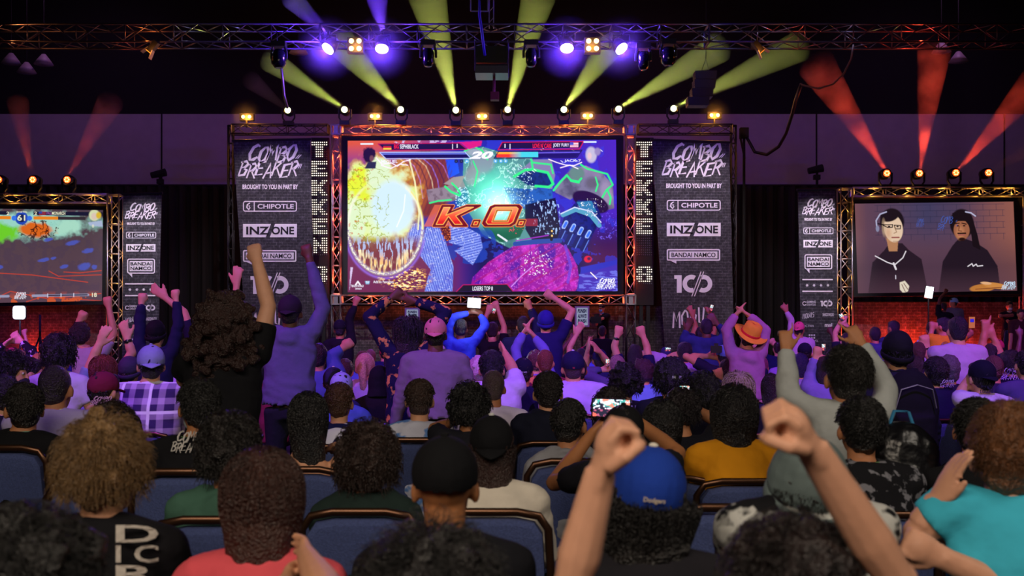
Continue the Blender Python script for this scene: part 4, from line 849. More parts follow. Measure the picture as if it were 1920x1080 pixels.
# projector with its hanging frame, pole and bracket
d = FT; p = W(922, 118, d); e = empty('projector', tuple(p), 'black projector hanging in a cage from the overhead truss above the screen', 'projector')
s = Soup(); s.box((p.x - .36, d - .1, p.z - .02), (p.x + .36, d + .6, p.z + .36)); mk('body', s, casing, e)
s = Soup(); s.box((p.x - .37, d - .14, p.z - .26), (p.x + .37, d + .55, p.z - .09)); mk('tray', s, mat('grey_metal', '5a5a66', .4, .7), e)
s = Soup()
for a in (-.37, .37):
    for b in (-.1, .55): s.tube([(p.x + a, d + b, p.z - .2), (p.x + a, d + b, p.z + .5)], .018, 6)
s.tube([(p.x - .37, d - .12, p.z - .07), (p.x + .37, d - .12, p.z - .07)], .015, 6); mk('cage', s, alu_d, e)
s = Soup(); s.tube([(p.x + .05, d + .2, p.z - .26), (p.x + .05, d + .2, p.z - .62)], .03, 8); s.box((p.x - .03, d + .1, p.z - .8), (p.x + .16, d + .3, p.z - .62)); mk('lens_mount', s, mat('red_box', '6a1418', .6), e)
p = W(921, 20, d); s = Soup(); q = [(a, b) for a in (-.05, .05) for b in (-.05, .05)]
for a, b in q: s.tube([(p.x + a, d + .3 + b, p.z - .3), (p.x + a, d + .3 + b, 13.9)], .012, 6)
for k in range(22): z = p.z - .2 + k * .25; s.tube([(p.x - .05, d + .25, z), (p.x + .05, d + .25, z + .12)], .008, 5)
o = mk('hanging_ladder_pole', s, alu); tag(o, 'slim silver lattice pole holding the projector from the ceiling', 'pole')
p = W(899, 10, d - .2); e = empty('ceiling_bracket', tuple(p), 'silver square bracket frame at the top centre with a hanging cable', 'bracket'); s = Soup()
a = .19
for (x0, z0), (x1, z1) in (((-a, -.13), (a, -.13)), ((a, -.13), (a, 4.2)), ((a, .3), (-a, .3)), ((-a, 4.2), (-a, -.13))): s.tube([(p.x + x0, p.y, p.z + z0), (p.x + x1, p.y, p.z + z1)], .016, 6)
mk('frame', s, alu, e); s = Soup(); s.tube([(p.x + .0, p.y, p.z + 2), (p.x, p.y, p.z - .2), (p.x + .08, p.y, p.z - .8), (p.x + .12, p.y + .1, p.z - 1.1)], .03, 8); mk('cable', s, mat('purple_cable', '3a3a78', .5), e, smooth=True)
# line array speaker
d = 25.5; p = W(1325, 165, d); e = empty('line_array_speaker', (p.x, d, p.z), 'black line array speaker column hanging above the right banner', 'loudspeaker')
for k in range(4):
    z = p.z + .42 - .21 * k; t = -.02 * k * k; s = Soup(); s.prism([(p.x - .27 + t, z), (p.x + .25 + t, z), (p.x + .23 + t, z - .2), (p.x - .26 + t, z - .2)], d, d + .35); c = mk('cabinet', s, casing, e)
    s = Soup()
    for j in range(3): s.box((p.x - .27 + t - .012, d + .02, z - .05 - .05 * j), (p.x - .27 + t, d + .3, z - .03 - .05 * j))
    mk('grille', s, alu_d, c)
s = Soup(); s.tube([(p.x - .1, d + .2, p.z + .42), (p.x + .02, d + .2, p.z + .75), (p.x + .1, d + .2, p.z + .42)], .012, 6); s.tube([(p.x + .02, d + .2, p.z + .75), (p.x + .02, d + .2, 13.9)], .01, 6); mk('rigging', s, alu_d, e)
# chain and cables
def cable(pts, d, r, label, m, cat='cable', name='cable'):
    P_ = [tuple(W(q_[0], q_[1], q_[2] if len(q_) > 2 else d)) for q_ in pts]; s = Soup(); s.tube(P_, r, 8); o = mk(name, s, m, smooth=True); tag(o, label, cat); return o
cb = mat('black_cable', '0c0b0e', .5)
cable([(526, 120), (530, 150), (533, 180), (539, 203)], 24.2, .03, 'twisted safety chain hanging from the overhead truss to the left banner frame', mat('chain_metal', '8a8474', .4, .8), 'chain', 'safety_chain')
cable([(1600, 84), (1596, 110), (1582, 138), (1562, 158), (1535, 166), (1502, 159)], 24.3, .02, 'cable drooping from the overhead truss, lit red along its bend', mat('pale_cable', '6a5a5a', .5))
cable([(1502, 159, 24.3), (1493, 185, 25.5), (1485, 215, 27), (1474, 250, 28.5), (1460, 275, 29.5), (1438, 290, 30.3), (1415, 285, 30.8), (1396, 250, 31)], 28.5, .045, 'thick black cable looping down in front of the wall panels', cb)
e = empty('light_stand', tuple(W(1395, 560, 31)), 'black pole with a clamp beside the right banner', 'stand'); p = W(1395, 240, 31); s = Soup(); s.tube([(p.x, 31, 0), (p.x, 31, p.z)], .04, 8); mk('pole', s, black, e)
s = Soup(); s.box((p.x - .12, 30.9, p.z - .3), (p.x + .12, 31.1, p.z)); s.tube([(p.x - .1, 31, p.z - .3), (p.x + .02, 31, p.z - .9)], .03, 6); mk('clamp', s, black, e)
for px, py, lb in ((300, 330, 'small black spotlight silhouetted on the drape rail, left'), (1532, 322, 'small black spotlight silhouetted above the narrow right banner')):
    d = 34.2; p = W(px, py, d); e = empty('rail_spotlight', tuple(W(px, 350, d)), lb, 'stage light'); z0 = 6.3; s = Soup(); s.tube([(p.x, d, z0), (p.x, d, p.z + .1)], .04, 6); s.box((p.x - .1, d - .05, p.z - .25), (p.x + .1, d + .1, p.z - .1)); mk('mount', s, black, e)
    s = Soup(); s.tube([(p.x - .28, d, p.z + .02), (p.x + .18, d, p.z + .12)], [.1, .13], 10); mk('lamp_body', s, black, e)
p0, p1 = W(-130, 352, 34.2), W(2100, 352, 34.2); s = Soup(); s.tube([(-20.5, 34.2, 6.34), (20.5, 34.2, 6.34)], .04, 8); o = mk('drape_rail', s, black); tag(o, 'long black rail carrying the drapes', 'rail')
# pale hanging ceiling lamps, unlit
for px, py, lb in ((21, 119, 'small unlit hall lamp hanging at the upper left edge'), (82, 121, 'unlit dome hall lamp hanging left, the larger one'), (50, 136, 'small unlit hall lamp hanging lowest at the left'), (1765, 98, 'unlit dome hall lamp hanging at the right'), (1797, 116, 'unlit hall lamp hanging right, lowest of its pair'), (560, 100, 'unlit hall lamp behind the overhead truss')):
    d = 31.5; p = W(px, py, d); e = empty('hall_lamp', tuple(p), lb, 'ceiling lamp', 'unlit hall lamps'); s = Soup(); s.tube([(p.x, d, p.z), (p.x, d, p.z + .12), (p.x, d, p.z + .3)], [.28, .2, .06], 14); mk('shade', s, mat('lamp_shade', '9a8a92', .5), e, smooth=True)
    s = Soup(); s.tube([(p.x, d, p.z + .3), (p.x, d, 13.9)], .012, 5); mk('cord', s, black, e)
# small barn-door lamps on the overhead truss
for px, lb, a in ((287, 'barn-door lamp glowing orange under the left part of the overhead truss', 1), (1421, 'barn-door lamp glowing under the right part of the overhead truss', -1)):
    p = W(px, 88, FT); e = empty('barn_door_lamp', tuple(p), lb, 'stage light', 'barn-door lamps'); M = Matrix.Rotation(R(40 * a), 3, 'Y'); s = Soup(); s.obox(tuple(p), (.06, .08, .14), M); mk('body', s, casing, e)
    for k in (-1, 1): s = Soup(); s.obox(tuple(p + M @ Vector((k * .09, 0, -.16))), (.008, .08, .1), M @ Matrix.Rotation(R(-18 * k), 3, 'Y')); mk('door', s, alu, e)
    s = Soup(); s.obox(tuple(p + M @ Vector((0, -.02, -.145))), (.05, .07, .006), M); mk('bulb', s, emat('orange_bulb', 'ff8a20', 2.5 if a > 0 else 1), e)
    lamp('barn_bulb', 'POINT', tuple(p + Vector((0, -.3, -.1))), (1, .3, .05), 5, parent=e)
# light panels
def panel(px, py, w_, h_, d, label, rot, col, st, round_=False, stand=None, power=8):
    p = W(px, py, d); e = empty('softbox' if stand is not None else 'video_light', (p.x, d, stand if stand is not None else p.z), label, 'photo light'); hw, hh = w_ * d / F / 2, h_ * d / F / 2; M = Matrix.Rotation(R(rot), 3, 'Y')
    def face(r, y, t, hw, hh):
        s = Soup(); pts = []
        for cx, cy, a in ((hw - r, hh - r, 0), (-hw + r, hh - r, 90), (-hw + r, -hh + r, 180), (hw - r, -hh + r, 270)):
            for k in range(5): q = R(a + 22.5 * k); v = M @ Vector((cx + r * math.cos(q), 0, cy + r * math.sin(q))); pts.append((p.x + v.x, p.z + v.z))
        s.prism(pts[::-1], y, y + t); return s
    rr = min(hw, hh) * (.45 if round_ else .12)
    mk('housing', face(rr * 1.05, d, .05, hw * 1.08, hh * 1.08), casing, e); mk('diffuser', face(rr, d - .012, .01, hw, hh), emat('panel_light_%g' % st, col, st), e)
    lamp('panel_bulb', 'POINT', tuple(p + Vector((0, -.15, 0))), (.8, .9, 1), power, soft=.1, parent=e)
    if stand is not None:
        s = Soup(); s.tube([(p.x, d + .04, stand + .5), (p.x, d + .04, p.z - hh)], .018, 8)
        for k in range(3): q = R(90 + 120 * k); s.tube([(p.x, d + .04, stand + .75), (p.x + .45 * math.cos(q), d + .04 + .45 * math.sin(q), stand + .01)], .014, 6)
        mk('tripod', s, casing, e)
    return e
panel(36, 586, 23, 25, 22, 'glowing white square softbox on a stand below the left side screen', 0, 'f4f6ff', 3, True, 0, 16)
panel(1742, 548, 14, 21, 24.8, 'bright white light panel held up at the right stage', 9, 'f0f6ff', 6, False, .0, 12)
e = empty('tripod', tuple(W(78, 690, 23)), 'black tripod in front of the red backdrop at the left', 'tripod'); e.location.z = 0; p = W(75, 590, 23); s = Soup(); s.tube([(p.x, 23, .9), (p.x, 23, p.z)], .025, 8)
for k in range(3): q = R(80 + 120 * k); s.tube([(p.x, 23, p.z - .45), (p.x + .55 * math.cos(q), 23 + .55 * math.sin(q), .01)], .02, 6)
mk('legs_and_column', s, black, e)
# monitors with framed lettering, on stands
def monitor(px0, py0, px1, py1, d, label, lines, legs=True):
    a, b = W(px0, py0, d), W(px1, py1, d); e = empty('sign_board', ((a.x + b.x) / 2, d, 0 if legs else b.z), label, 'sign')
    s = Soup(); s.box((a.x, d, b.z), (b.x, d + .05, a.z)); mk('frame', s, mat('white_frame', 'c8c4d4', .5), e)
    m_ = (px1 - px0) * .12; s = Soup(); pxbox(s, px0 + m_, py0 + m_, px1 - m_, py1 - m_, d, .008); mk('face', s, emat('sign_face', 'b8c4e8', .5), e)
    s = Soup(); n = len(lines); h = (py1 - py0 - 3.2 * m_) / n
    for i, t in enumerate(lines): put_text(s, t, (px0 + m_ * 1.6, py0 + m_ * 1.6 + i * h, px1 - m_ * 1.6, py0 + m_ * 1.6 + i * h + h * .8), d, lift=.014, bold=.05, shear=.15)
    mk('lettering', s, mat('navy_print', '181a5a', .6), e)
    if legs: s = Soup(); x = (a.x + b.x) / 2; s.tube([(x, d + .03, .02), (x, d + .03, b.z)], .025, 8); s.box((x - .25, d - .2, 0), (x + .25, d + .25, .03)); mk('stand', s, casing, e)
monitor(1078, 574, 1105, 613, 25.5, 'framed light sign on a stand under the right part of the main screen', ['PUNISH', 'ALWAYS!', 'PUNISH'])
monitor(759, 577, 787, 600, 25.5, 'framed light sign partly hidden by the dreadlocked man', ['PUNISH', 'ALWAYS!'])
# pale blue banquet chair lifted above the crowd comes with the chairs below
# ---------------------------------------------------------------- people
SKIN = {'l': 'c8906f', 'm': 'ae7450', 'd': '5f3a2a', 'p': 'cf987c', 't': 'a56c44'}
def skin(k): return mat('skin_' + k, SKIN[k], .55, noise=.1, scale=30, spec=.35)
def hairm(c): return mat('hair', c, .38, noise=.6, scale=70, bump=.8, bscale=130, spec=.6)
def cloth(c): return mat('fabric', c, .9, noise=.12, scale=14, bump=.45, bscale=13, spec=.2)
def pattern(kind, c1, c2, c3='101018'):
    key = ('pat', kind, c1, c2, c3)
    if key in MATS: return MATS[key]
    m, N, L, b = nodemat('patterned_fabric'); b.inputs['Roughness'].default_value = .9; b.inputs['Specular IOR Level'].default_value = .2
    tc = N.new('ShaderNodeTexCoord'); x = N.new('ShaderNodeMix'); x.data_type = 'RGBA'
    x.inputs[6].default_value = (*hexc(c1), 1); x.inputs[7].default_value = (*hexc(c2), 1)
    def wave(ax, sc_, lo, hi):
        sp = N.new('ShaderNodeSeparateXYZ'); L.new(tc.outputs['Object'], sp.inputs[0])
        a = N.new('ShaderNodeMath'); a.operation = 'MULTIPLY'; a.inputs[1].default_value = sc_; L.new(sp.outputs[ax], a.inputs[0])
        s_ = N.new('ShaderNodeMath'); s_.operation = 'SINE'; L.new(a.outputs[0], s_.inputs[0])
        r = N.new('ShaderNodeMapRange'); r.inputs[1].default_value = lo; r.inputs[2].default_value = hi; L.new(s_.outputs[0], r.inputs[0]); return r
    if kind == 'plaid':
        a, c = wave(0, 62, .1, .4), wave(2, 62, .1, .4); f = N.new('ShaderNodeMath'); f.operation = 'ADD'; L.new(a.outputs[0], f.inputs[0]); L.new(c.outputs[0], f.inputs[1])
        g = N.new('ShaderNodeMath'); g.operation = 'MULTIPLY'; g.inputs[1].default_value = .5; L.new(f.outputs[0], g.inputs[0]); L.new(g.outputs[0], x.inputs[0])
        a2, c2_ = wave(0, 31, .93, .97), wave(2, 31, .93, .97); h = N.new('ShaderNodeMath'); h.operation = 'MAXIMUM'; L.new(a2.outputs[0], h.inputs[0]); L.new(c2_.outputs[0], h.inputs[1])
        y = N.new('ShaderNodeMix'); y.data_type = 'RGBA'; L.new(h.outputs[0], y.inputs[0]); L.new(x.outputs[2], y.inputs[6]); y.inputs[7].default_value = (*hexc(c3), 1); L.new(y.outputs[2], b.inputs['Base Color'])
    else:
        n = N.new('ShaderNodeTexNoise'); n.inputs['Scale'].default_value = {'tie': 9, 'camo': 7, 'print': 22, 'flame': 14, 'dash': 16}[kind]; n.inputs['Detail'].default_value = 3 if kind != 'dash' else 0
        mp = N.new('ShaderNodeMapping'); mp.inputs['Scale'].default_value = (1, 1, .25) if kind == 'dash' else (1, 1, 1); L.new(tc.outputs['Object'], mp.inputs[0]); L.new(mp.outputs[0], n.inputs['Vector'])
        r = N.new('ShaderNodeMapRange'); lo = {'tie': .46, 'camo': .5, 'print': .56, 'flame': .56, 'dash': .57}[kind]; r.inputs[1].default_value = lo; r.inputs[2].default_value = lo + .05
        L.new(n.outputs[0], r.inputs[0]); L.new(r.outputs[0], x.inputs[0]); L.new(x.outputs[2], b.inputs['Base Color'])
    u = N.new('ShaderNodeBump'); n2 = N.new('ShaderNodeTexNoise'); n2.inputs['Scale'].default_value = 13; u.inputs['Strength'].default_value = .4; u.inputs['Distance'].default_value = .02
    L.new(tc.outputs['Object'], n2.inputs['Vector']); L.new(n2.outputs[0], u.inputs['Height']); L.new(u.outputs[0], b.inputs['Normal'])
    MATS[key] = m; return m
nv = lambda *a: np.array(a, float)
def unit(v): return v / (np.linalg.norm(v) + 1e-9)
def hand(s, Wp, u, n, t, kind, k=1.0, fr=.0092):
    """palm, four separate fingers and a thumb. u: along the forearm, n: palm normal, t: thumb side"""
    u = unit(u); n = unit(n - u * n.dot(u)); t = unit(t - u * t.dot(u) - n * t.dot(n)); M = np.stack([t, u, n], 1)
    G = lambda a, b, c: Wp + k * (a * t + b * u + c * n)
    off = (.031, .0105, -.010, -.029); Ln = (.072, .082, .076, .058)
    s.tube([Wp - u * .03 * k, G(0, .02, 0), G(0, .05, 0)], [(.03 * k, .021 * k), (.034 * k, .02 * k), (.04 * k, .017 * k)], 10, ref=t)
    if kind == 'fist':
        s.ell(G(0, .052, .004), nv(.042, .042, .026) * k, M, 12, 8)
        for o, l in zip(off, Ln):
            c = l / .08
            s.tube([G(o, .06, -.004), G(o * 1.0, .092 * (.9 + .1 * c), .008), G(o * .95, .09, .036), G(o * .9, .06, .046), G(o * .85, .048, .034)], [fr * k * 1.22, fr * k * 1.25, fr * k * 1.18, fr * k * 1.1, fr * k], 7)
        s.tube([G(.03, .015, .006), G(.05, .045, .024), G(.034, .068, .05), G(.008, .066, .06)], [.014 * k, .0125 * k, .0115 * k, .0095 * k], 8)
        return
    s.ell(G(0, .05, 0), nv(.041, .048, .016) * k, M, 12, 8)
    for i, (o, l) in enumerate(zip(off, Ln)):
        sp = {'open': o * 7.5, 'wave': o * 10, 'clap': o * 2, 'point': o * 3, 'phone': o * 2, 'rest': o * 2, 'horn': o * 6}[kind]
        cu = {'open': .1, 'wave': .15, 'clap': .06, 'point': (.05 if i == 0 else 1), 'phone': .55, 'rest': .35, 'horn': (.12 if i in (0,) else .9)}[kind] + .05 * i * (kind != 'point')
        d = unit(nv(math.sin(sp), math.cos(sp), 0)); p = nv(o, .082, 0); a = 0; pts = [p - d * .03, p]
        for f in (.46, .32, .22):
            a += cu * 1.3 * .8; q = d * math.cos(a) + nv(0, 0, 1) * math.sin(a); p = p + q * l * f; pts.append(p)
        s.tube([G(*q) for q in pts], [fr * k * r for r in (1.1, 1.08, 1.0, .95, .8)], 7)
    if kind in ('open', 'wave', 'point', 'horn'): th = [(.022, .0, .0), (.05, .035, .012), (.072, .066, .014), (.082, .09, .016)]
    elif kind == 'clap': th = [(.02, .0, .0), (.044, .036, .01), (.055, .068, .012), (.056, .09, .014)]
    else: th = [(.02, .0, .004), (.046, .036, .022), (.05, .064, .036), (.04, .084, .044)]
    s.tube([G(*q) for q in th], [fr * k * r for r in (1.7, 1.35, 1.15, .9)], 8)
def ik(S, T, l1, l2, hint):
    D = T - S; L = np.linalg.norm(D)
    if L > (l1 + l2) * .999: sc_ = L / ((l1 + l2) * .999); l1 *= sc_; l2 *= sc_
    if L < abs(l1 - l2) * 1.05 + .02: L = abs(l1 - l2) * 1.05 + .02
    u = unit(D); a = (l1 * l1 - l2 * l2 + L * L) / (2 * L); h = math.sqrt(max(l1 * l1 - a * a, 0)); q = unit(hint - u * hint.dot(u))
    return S + u * a + q * h
def strands(c, M, rad, n, length, seed, curl=.0, grav=.9, wid=.0016, seg=6, spread=0.3, face=True, zmin=-.35, rmax=.15, ear=False):
    """individual locks of hair grown from the scalp as thin three-sided tubes"""
    r = np.random.RandomState(seed); rad = np.array(rad); M = np.array(M)
    d = r.randn(n * 3, 3); d /= np.linalg.norm(d, axis=1)[:, None]
    ok = (~((np.abs(d[:, 0]) > .72) & (d[:, 2] < .12) & (d[:, 1] > -.35)) if ear else True) & (d[:, 2] > zmin) & ~((d[:, 1] > .45) & (d[:, 2] < .45)); d = d[ok][:n]; n = len(d)
    p = d * rad; crown = nv(0, -.35, .9); g = nv(0, 0, -1.0)
    t = d - crown * (d @ crown)[:, None]; t = d - unit(crown); t /= np.linalg.norm(t, axis=1)[:, None] + 1e-9
    v = unit(crown) * 0 + t * .8 + d * .55 + r.randn(n, 3) * spread; v /= np.linalg.norm(v, axis=1)[:, None]
    ph = r.rand(n) * 6.28; L = length * (.7 + .5 * r.rand(n)); step = L / seg; P_ = [p]; gi = M.T @ g; q1 = r.randn(n, 3)
    for k in range(seg):
        v = v + gi * grav * .45 + r.randn(n, 3) * spread * .25
        if curl: v = v + q1 * curl * np.cos(ph + k * 2.1)[:, None]
        v /= np.linalg.norm(v, axis=1)[:, None]; p = p + v * step[:, None]
        lim = 1.05; e = np.linalg.norm(p / (rad * lim), axis=1); e2 = np.where((e < 1), e, 1.0); p = p / e2[:, None]
        zt = rad[2] * 1.22 + max(rmax - .1, 0) * .6; p[:, 2] = np.minimum(p[:, 2], zt * .985); rh = np.hypot(p[:, 0], p[:, 1]); tp = np.sqrt(np.clip(1 - (np.clip(p[:, 2], 0, None) / zt) ** 2, .02, 1)); lim2 = tp * (rmax * (1 + .12 * np.sin(ph)) * np.clip(1 + (p[:, 2] + .04) * 1.8, .6, 1) if grav > .5 else rmax * (1 + .12 * np.sin(ph))); q_ = np.where(rh > lim2, lim2 / (rh + 1e-9), 1.0); p = p * np.stack([q_, q_, np.ones(n)], 1)
        P_.append(p)
    P_ = np.array(P_) @ M.T + c
    V, Fc = [], []; tri = [(math.cos(a), math.sin(a)) for a in (0, 2.09, 4.19)]
    T = np.zeros_like(P_); T[1:-1] = P_[2:] - P_[:-2]; T[0] = P_[1] - P_[0]; T[-1] = P_[-1] - P_[-2]; T /= np.linalg.norm(T, axis=2)[..., None] + 1e-9
    A = np.cross(T, nv(.3, 1, .2)); A /= np.linalg.norm(A, axis=2)[..., None] + 1e-9; B = np.cross(T, A); w_ = wid * (1 + .6 * r.rand(n))
    Vv = np.stack([P_ + (A * ca + B * sa) * (w_[None, :, None] * np.linspace(1, .35, seg + 1)[:, None, None]) for ca, sa in tri], 2)   # seg+1,n,3,3
    idx = np.arange((seg + 1) * n * 3).reshape(seg + 1, n, 3)
    f = np.stack([np.stack([idx[:-1, :, k], idx[1:, :, k], idx[1:, :, (k + 1) % 3], idx[:-1, :, (k + 1) % 3]], -1) for k in range(3)], 2).reshape(-1, 4)
    return Vv.reshape(-1, 3), f
def join(a, b):
    n = len(a[0]); bf = np.asarray(b[1]) + n; return np.concatenate([a[0], b[0]]), list(a[1]) + bf.tolist()
PEOPLE = []
def person(label, px, py, d, pose='sit', hair='short', hc='1a1210', top='2a2a34', sleeve='short', sk='m', yaw=0, tilt=0, nod=0, turn=0, bw=1.0, lean=.06, L=None, Rr=None, hood=False, shift=0,
           cap=None, mask=False, patt=None, pants='1b1c28', logo_=None, lanyard=False, sitz=.47, ground=0.0, hs=1.0, grp=None, ears=True, hem=None, watch=None, sash=None, pack=False, face=None, hunch=0.0):
    if d > 5.5 and ground == 0:
        for k_ in sorted(np.arange(-12, 13) * .1, key=abs):
            dn = d + k_; xn = (px - CX) * dn / F + shift
            if not any(((a_ - xn) / .47) ** 2 + ((b_ - dn) / .47) ** 2 < 1 for a_, b_, *r_ in PEOPLE): d = float(dn); break
    X = (px - CX) * d / F; C = CH - (py - HY) * d / F - ground
    hair_add = {'short': .018, 'buzz': .004, 'bald': 0, 'curly': .045, 'afro': .07, 'mane': .06, 'long': .02, 'bob': .022, 'pony': .02, 'dreads': .04, 'cap': .03, 'capb': .03, 'beanie': .03, 'hood': .035, 'hat': .08, 'bucket': .05, 'fluffy': .035}[hair if not cap else cap]
    if C < .8: C = 1.2
    c0 = C - hair_add; near = d < 3.3; mid = d < 9.5
    vox = .0048 if d < 2 else .0072 if near else (.010 if d < 6 else (.0125 if mid else (.017 if d < 15 else .022)))
    sg = 1.0
    e = empty('person', (X + shift, d, ground), label, 'person', grp)
    base = nv(X, d, ground); bx = X + shift; yw = R(yaw); ca, sa = math.cos(yw), math.sin(yw)
    def B(x, y, z): return nv(bx + x * ca - y * sa, d + x * sa + y * ca, ground + z)     # body frame
    sitting = pose == 'sit'
    zn, zs = c0 - .26 + hunch, c0 - .325 + hunch; zp = sitz + .08 if sitting else .525 * c0 + .0
    k = (c0 / 1.34) if sitting else c0 / 1.76; k = min(max(k, .85), 1.12)
    def sp(z): t = min(max((z - zp) / (zn - zp), 0), 1); return -lean * (1 - t) - (.05 * math.sin(t * math.pi) if sitting else 0) - .03
    zc, zw = zs - .10, zp + (zs - zp) * .38
    # head frame
    HR = Matrix.Rotation(yw + R(turn), 3, 'Z') @ Matrix.Rotation(R(tilt), 3, 'Y') @ Matrix.Rotation(R(nod), 3, 'X'); HM = np.array(HR)
    hcen = nv(X, d, ground + c0 - .115 * hs); G = lambda x, y, z: hcen + HM @ (nv(x, y, z) * hs)
    neck = B(-shift * .5 if abs(shift) > .01 else 0, sp(zn), zn)
    # ---- skin body: one continuous surface
    s = Soup(); E = lambda c, r: s.ell(G(*c), nv(*r) * hs, HM, 14, 10)
    E((0, -.012, .022), (.074, .096, .093)); E((0, .028, -.035), (.060, .064, .082)); E((0, .045, -.082), (.042, .045, .034)); E((0, .098, -.03), (.012, .018, .022)); E((0, .075, .008), (.048, .02, .014)); E((0, .088, -.068), (.022, .012, .009))
    for a in (-1, 1):
        if ears: E((a * .079, -.004, -.018), (.012, .020, .031)); E((a * .074, .0, -.02), (.012, .012, .02))
    s.tube([G(0, -.02, -.03), G(0, -.028, -.12), neck + nv(0, 0, .02), neck - nv(0, 0, .06)], [.056 * hs, .053 * hs * bw ** .5, .058 * bw, .09 * bw], 14)
    s.tube([B(0, sp(zp), zp), B(0, sp(zw), zw), B(0, sp(zc), zc), B(0, sp(zs), zs), B(0, sp(zn), zn - .01)], [(.12 * bw, .085), (.115 * bw, .08), (.13 * bw, .085), (.12 * bw, .07), (.05, .05)], 12, ref=(ca, sa, 0))
    # ---- arms
    cs = Soup(); arms = {}
    for side, arm in ((-1, L), (1, Rr)):
        raised = arm is not None and len(arm) >= 2
        up = 0
        if raised:
            hx, hy = arm[0], arm[1]; hd = d + (arm[2] if len(arm) > 2 else .05); kind = arm[3] if len(arm) > 3 else 'fist'; T = np.array(W(hx, hy, hd)); up = 1 if T[2] > ground + zs + .1 else 0
        elif sitting: T = B(side * .11, .30, sitz + .20); kind = 'rest'
        else: T = B(side * .27 * bw, .04, .50 * c0); kind = 'rest'
        S = B(side * (.175 * k * (bw ** .7) - .02 * up), sp(zs) + .01, zs + .045 * up)
        if raised: uh = unit(T - S); T = T - nv(0, 0, .05 if up else 0)
        hint = nv(side * 1.0, -.25, -.35) if up else (nv(side * .5, -.5, -1.2) if raised else nv(side * .6, -1, -.2))
        if raised and len(arm) > 4: ex, ey = arm[4]; Eg = np.array(W(ex, ey, d)); hint = Eg - (S + T) / 2
        El = np.array(W(arm[4][0], arm[4][1], (d * .6 + hd * .4) if raised else d)) if raised and len(arm) > 4 else ik(S, T, .29 * k, .26 * k, hint); fu = unit(T - El); arms[side] = (S, El, T)
        aw = k * (1 + (bw - 1) * .5); ends = [El * .65 + S * .35] 
        s.tube([S, S * .5 + El * .5, El, El * .7 + T * .3, T], [.050 * aw, .047 * aw, .040 * aw, .041 * aw, (.029 * aw, .024 * aw)], 10)
        s.ell(El, .041 * aw, nu=10, nv=8); s.ell(S, .055 * aw, nu=10, nv=8)
        if kind == 'clap': n = nv(-side, .0, 0); t = nv(0, -1, 0)
        elif kind == 'rest': n = nv(0, 0, -1) if sitting else nv(-side, 0, 0); t = nv(-side, 0, 0) if sitting else nv(0, 1, 0)
        elif kind == 'fistin': kind = 'fist'; n = nv(-side, .15, -.1); t = nv(0, -1, .15)
        elif kind == 'palm': kind = 'open'; n = nv(0, -1, 0); t = nv(side, 0, 0)
        elif kind == 'phone': n = nv(-side * .8, .2, 0); t = nv(0, -.6, .3)
        else: n = nv(0, 1, 0); t = nv(-side, 0, 0)
        kk = k * (1.0 if d < 11 else 1.12)
        hu = fu if kind not in ('rest',) or not sitting else nv(-side * .3, 1, -.1)
        if kind == 'point': hu = fu
        hand(s, T, hu, n, t, kind, kk, fr=.0092 if d < 6 else (.0105 if d < 11 else .0125))
        # sleeve
        S2 = S
        if sleeve != 'none':
            r0 = .066 * k * bw ** .7
            cs.tube([B(side * .06, sp(zs), zs + .02), S2], [(.075, .075), r0], 12); cs.ell(S2, r0 * 1.0, nu=12, nv=8)
            if sleeve == 'short': q = S * .38 + El * .62; cs.tube([S2, q], [r0, .064 * aw], 12)
            else:
                cu = El * .12 + T * .88; cs.tube([S2, S2 * .5 + El * .5, El], [r0, .058 * aw, .053 * aw], 12); cs.ell(El, .054 * aw, nu=10, nv=8)
                cs.tube([El, El * .5 + cu * .5, cu, cu + fu * .012], [.053 * aw, .050 * aw, .040 * aw, .034 * aw], 12)
                if mid:      # folds pushed up the raised arm
                    for q in (.25, .45, .62, .8): pq = El * (1 - q) + cu * q; cs.tube([pq - fu * .012, pq, pq + fu * .012], [.03 * aw, (.053 - .012 * q) * aw, .03 * aw], 12)
                    for q in (.45, .7): pq = S2 * (1 - q) + El * q; fu2 = unit(El - S2); cs.tube([pq - fu2 * .014, pq, pq + fu2 * .014], [.03 * aw, .061 * aw, .03 * aw], 12)
    body = mk('body', remesh(s, vox, 2 if d < 3 else 1), skin(sk), e, smooth=True)
    # ---- top
    if sleeve != 'none':
        zh = hem if hem else (zp - .02 if sitting else zp - .06)
        loose = .012 if sleeve == 'short' else .02
        wd = lambda a: (a + loose) * bw
        pts = [B(0, sp(zh), zh), B(0, sp(zp), zp + .04), B(0, sp(zw), zw), B(0, sp(zc), zc), B(0, sp(zs) - .005, zs + .01), B(0, sp(zn) - .005, zs + .055), B(0, sp(zn), zn + .005)]
        cs.tube(pts, [(wd(.165) * k, .118 * bw), (wd(.16) * k, .125 * bw), (wd(.15) * k, .118 * bw), (wd(.168) * k, .118 * bw ** .6), (wd(.155) * k, .098), (.115 * k, .078), (.066, .066)], 20, ref=(ca, sa, 0))
        for a in (-1, 1): cs.tube([B(a * .03, sp(zn), zn - .015), B(a * .10 * k, sp(zs), zs + .045), B(a * .17 * k, sp(zs), zs + .02)], [.05, .047, .052], 10)
        if hood:
            for a in np.linspace(-80, 80, 9): q = R(a - 90); cs.ell(neck + nv(.085 * math.cos(q), .075 * math.sin(q) + .0, .005 - .035 * math.cos(R(a))), (.045, .042, .04), nu=10, nv=8)
            cs.ell(neck + nv(0, -.095, -.07), (.095, .055, .085), nu=12, nv=8)
        def fold(v):
            w2 = v + noise3(v, 7, 5)[:, None] * .03; o = (.8 - np.abs(noise3(w2 * nv(.5, .5, 1.2) + nv(px, 0, 0), 20, 7))) * (.009 if sleeve == 'long' else .007) * (1 + .5 * noise3(v, 5, 2)); return o
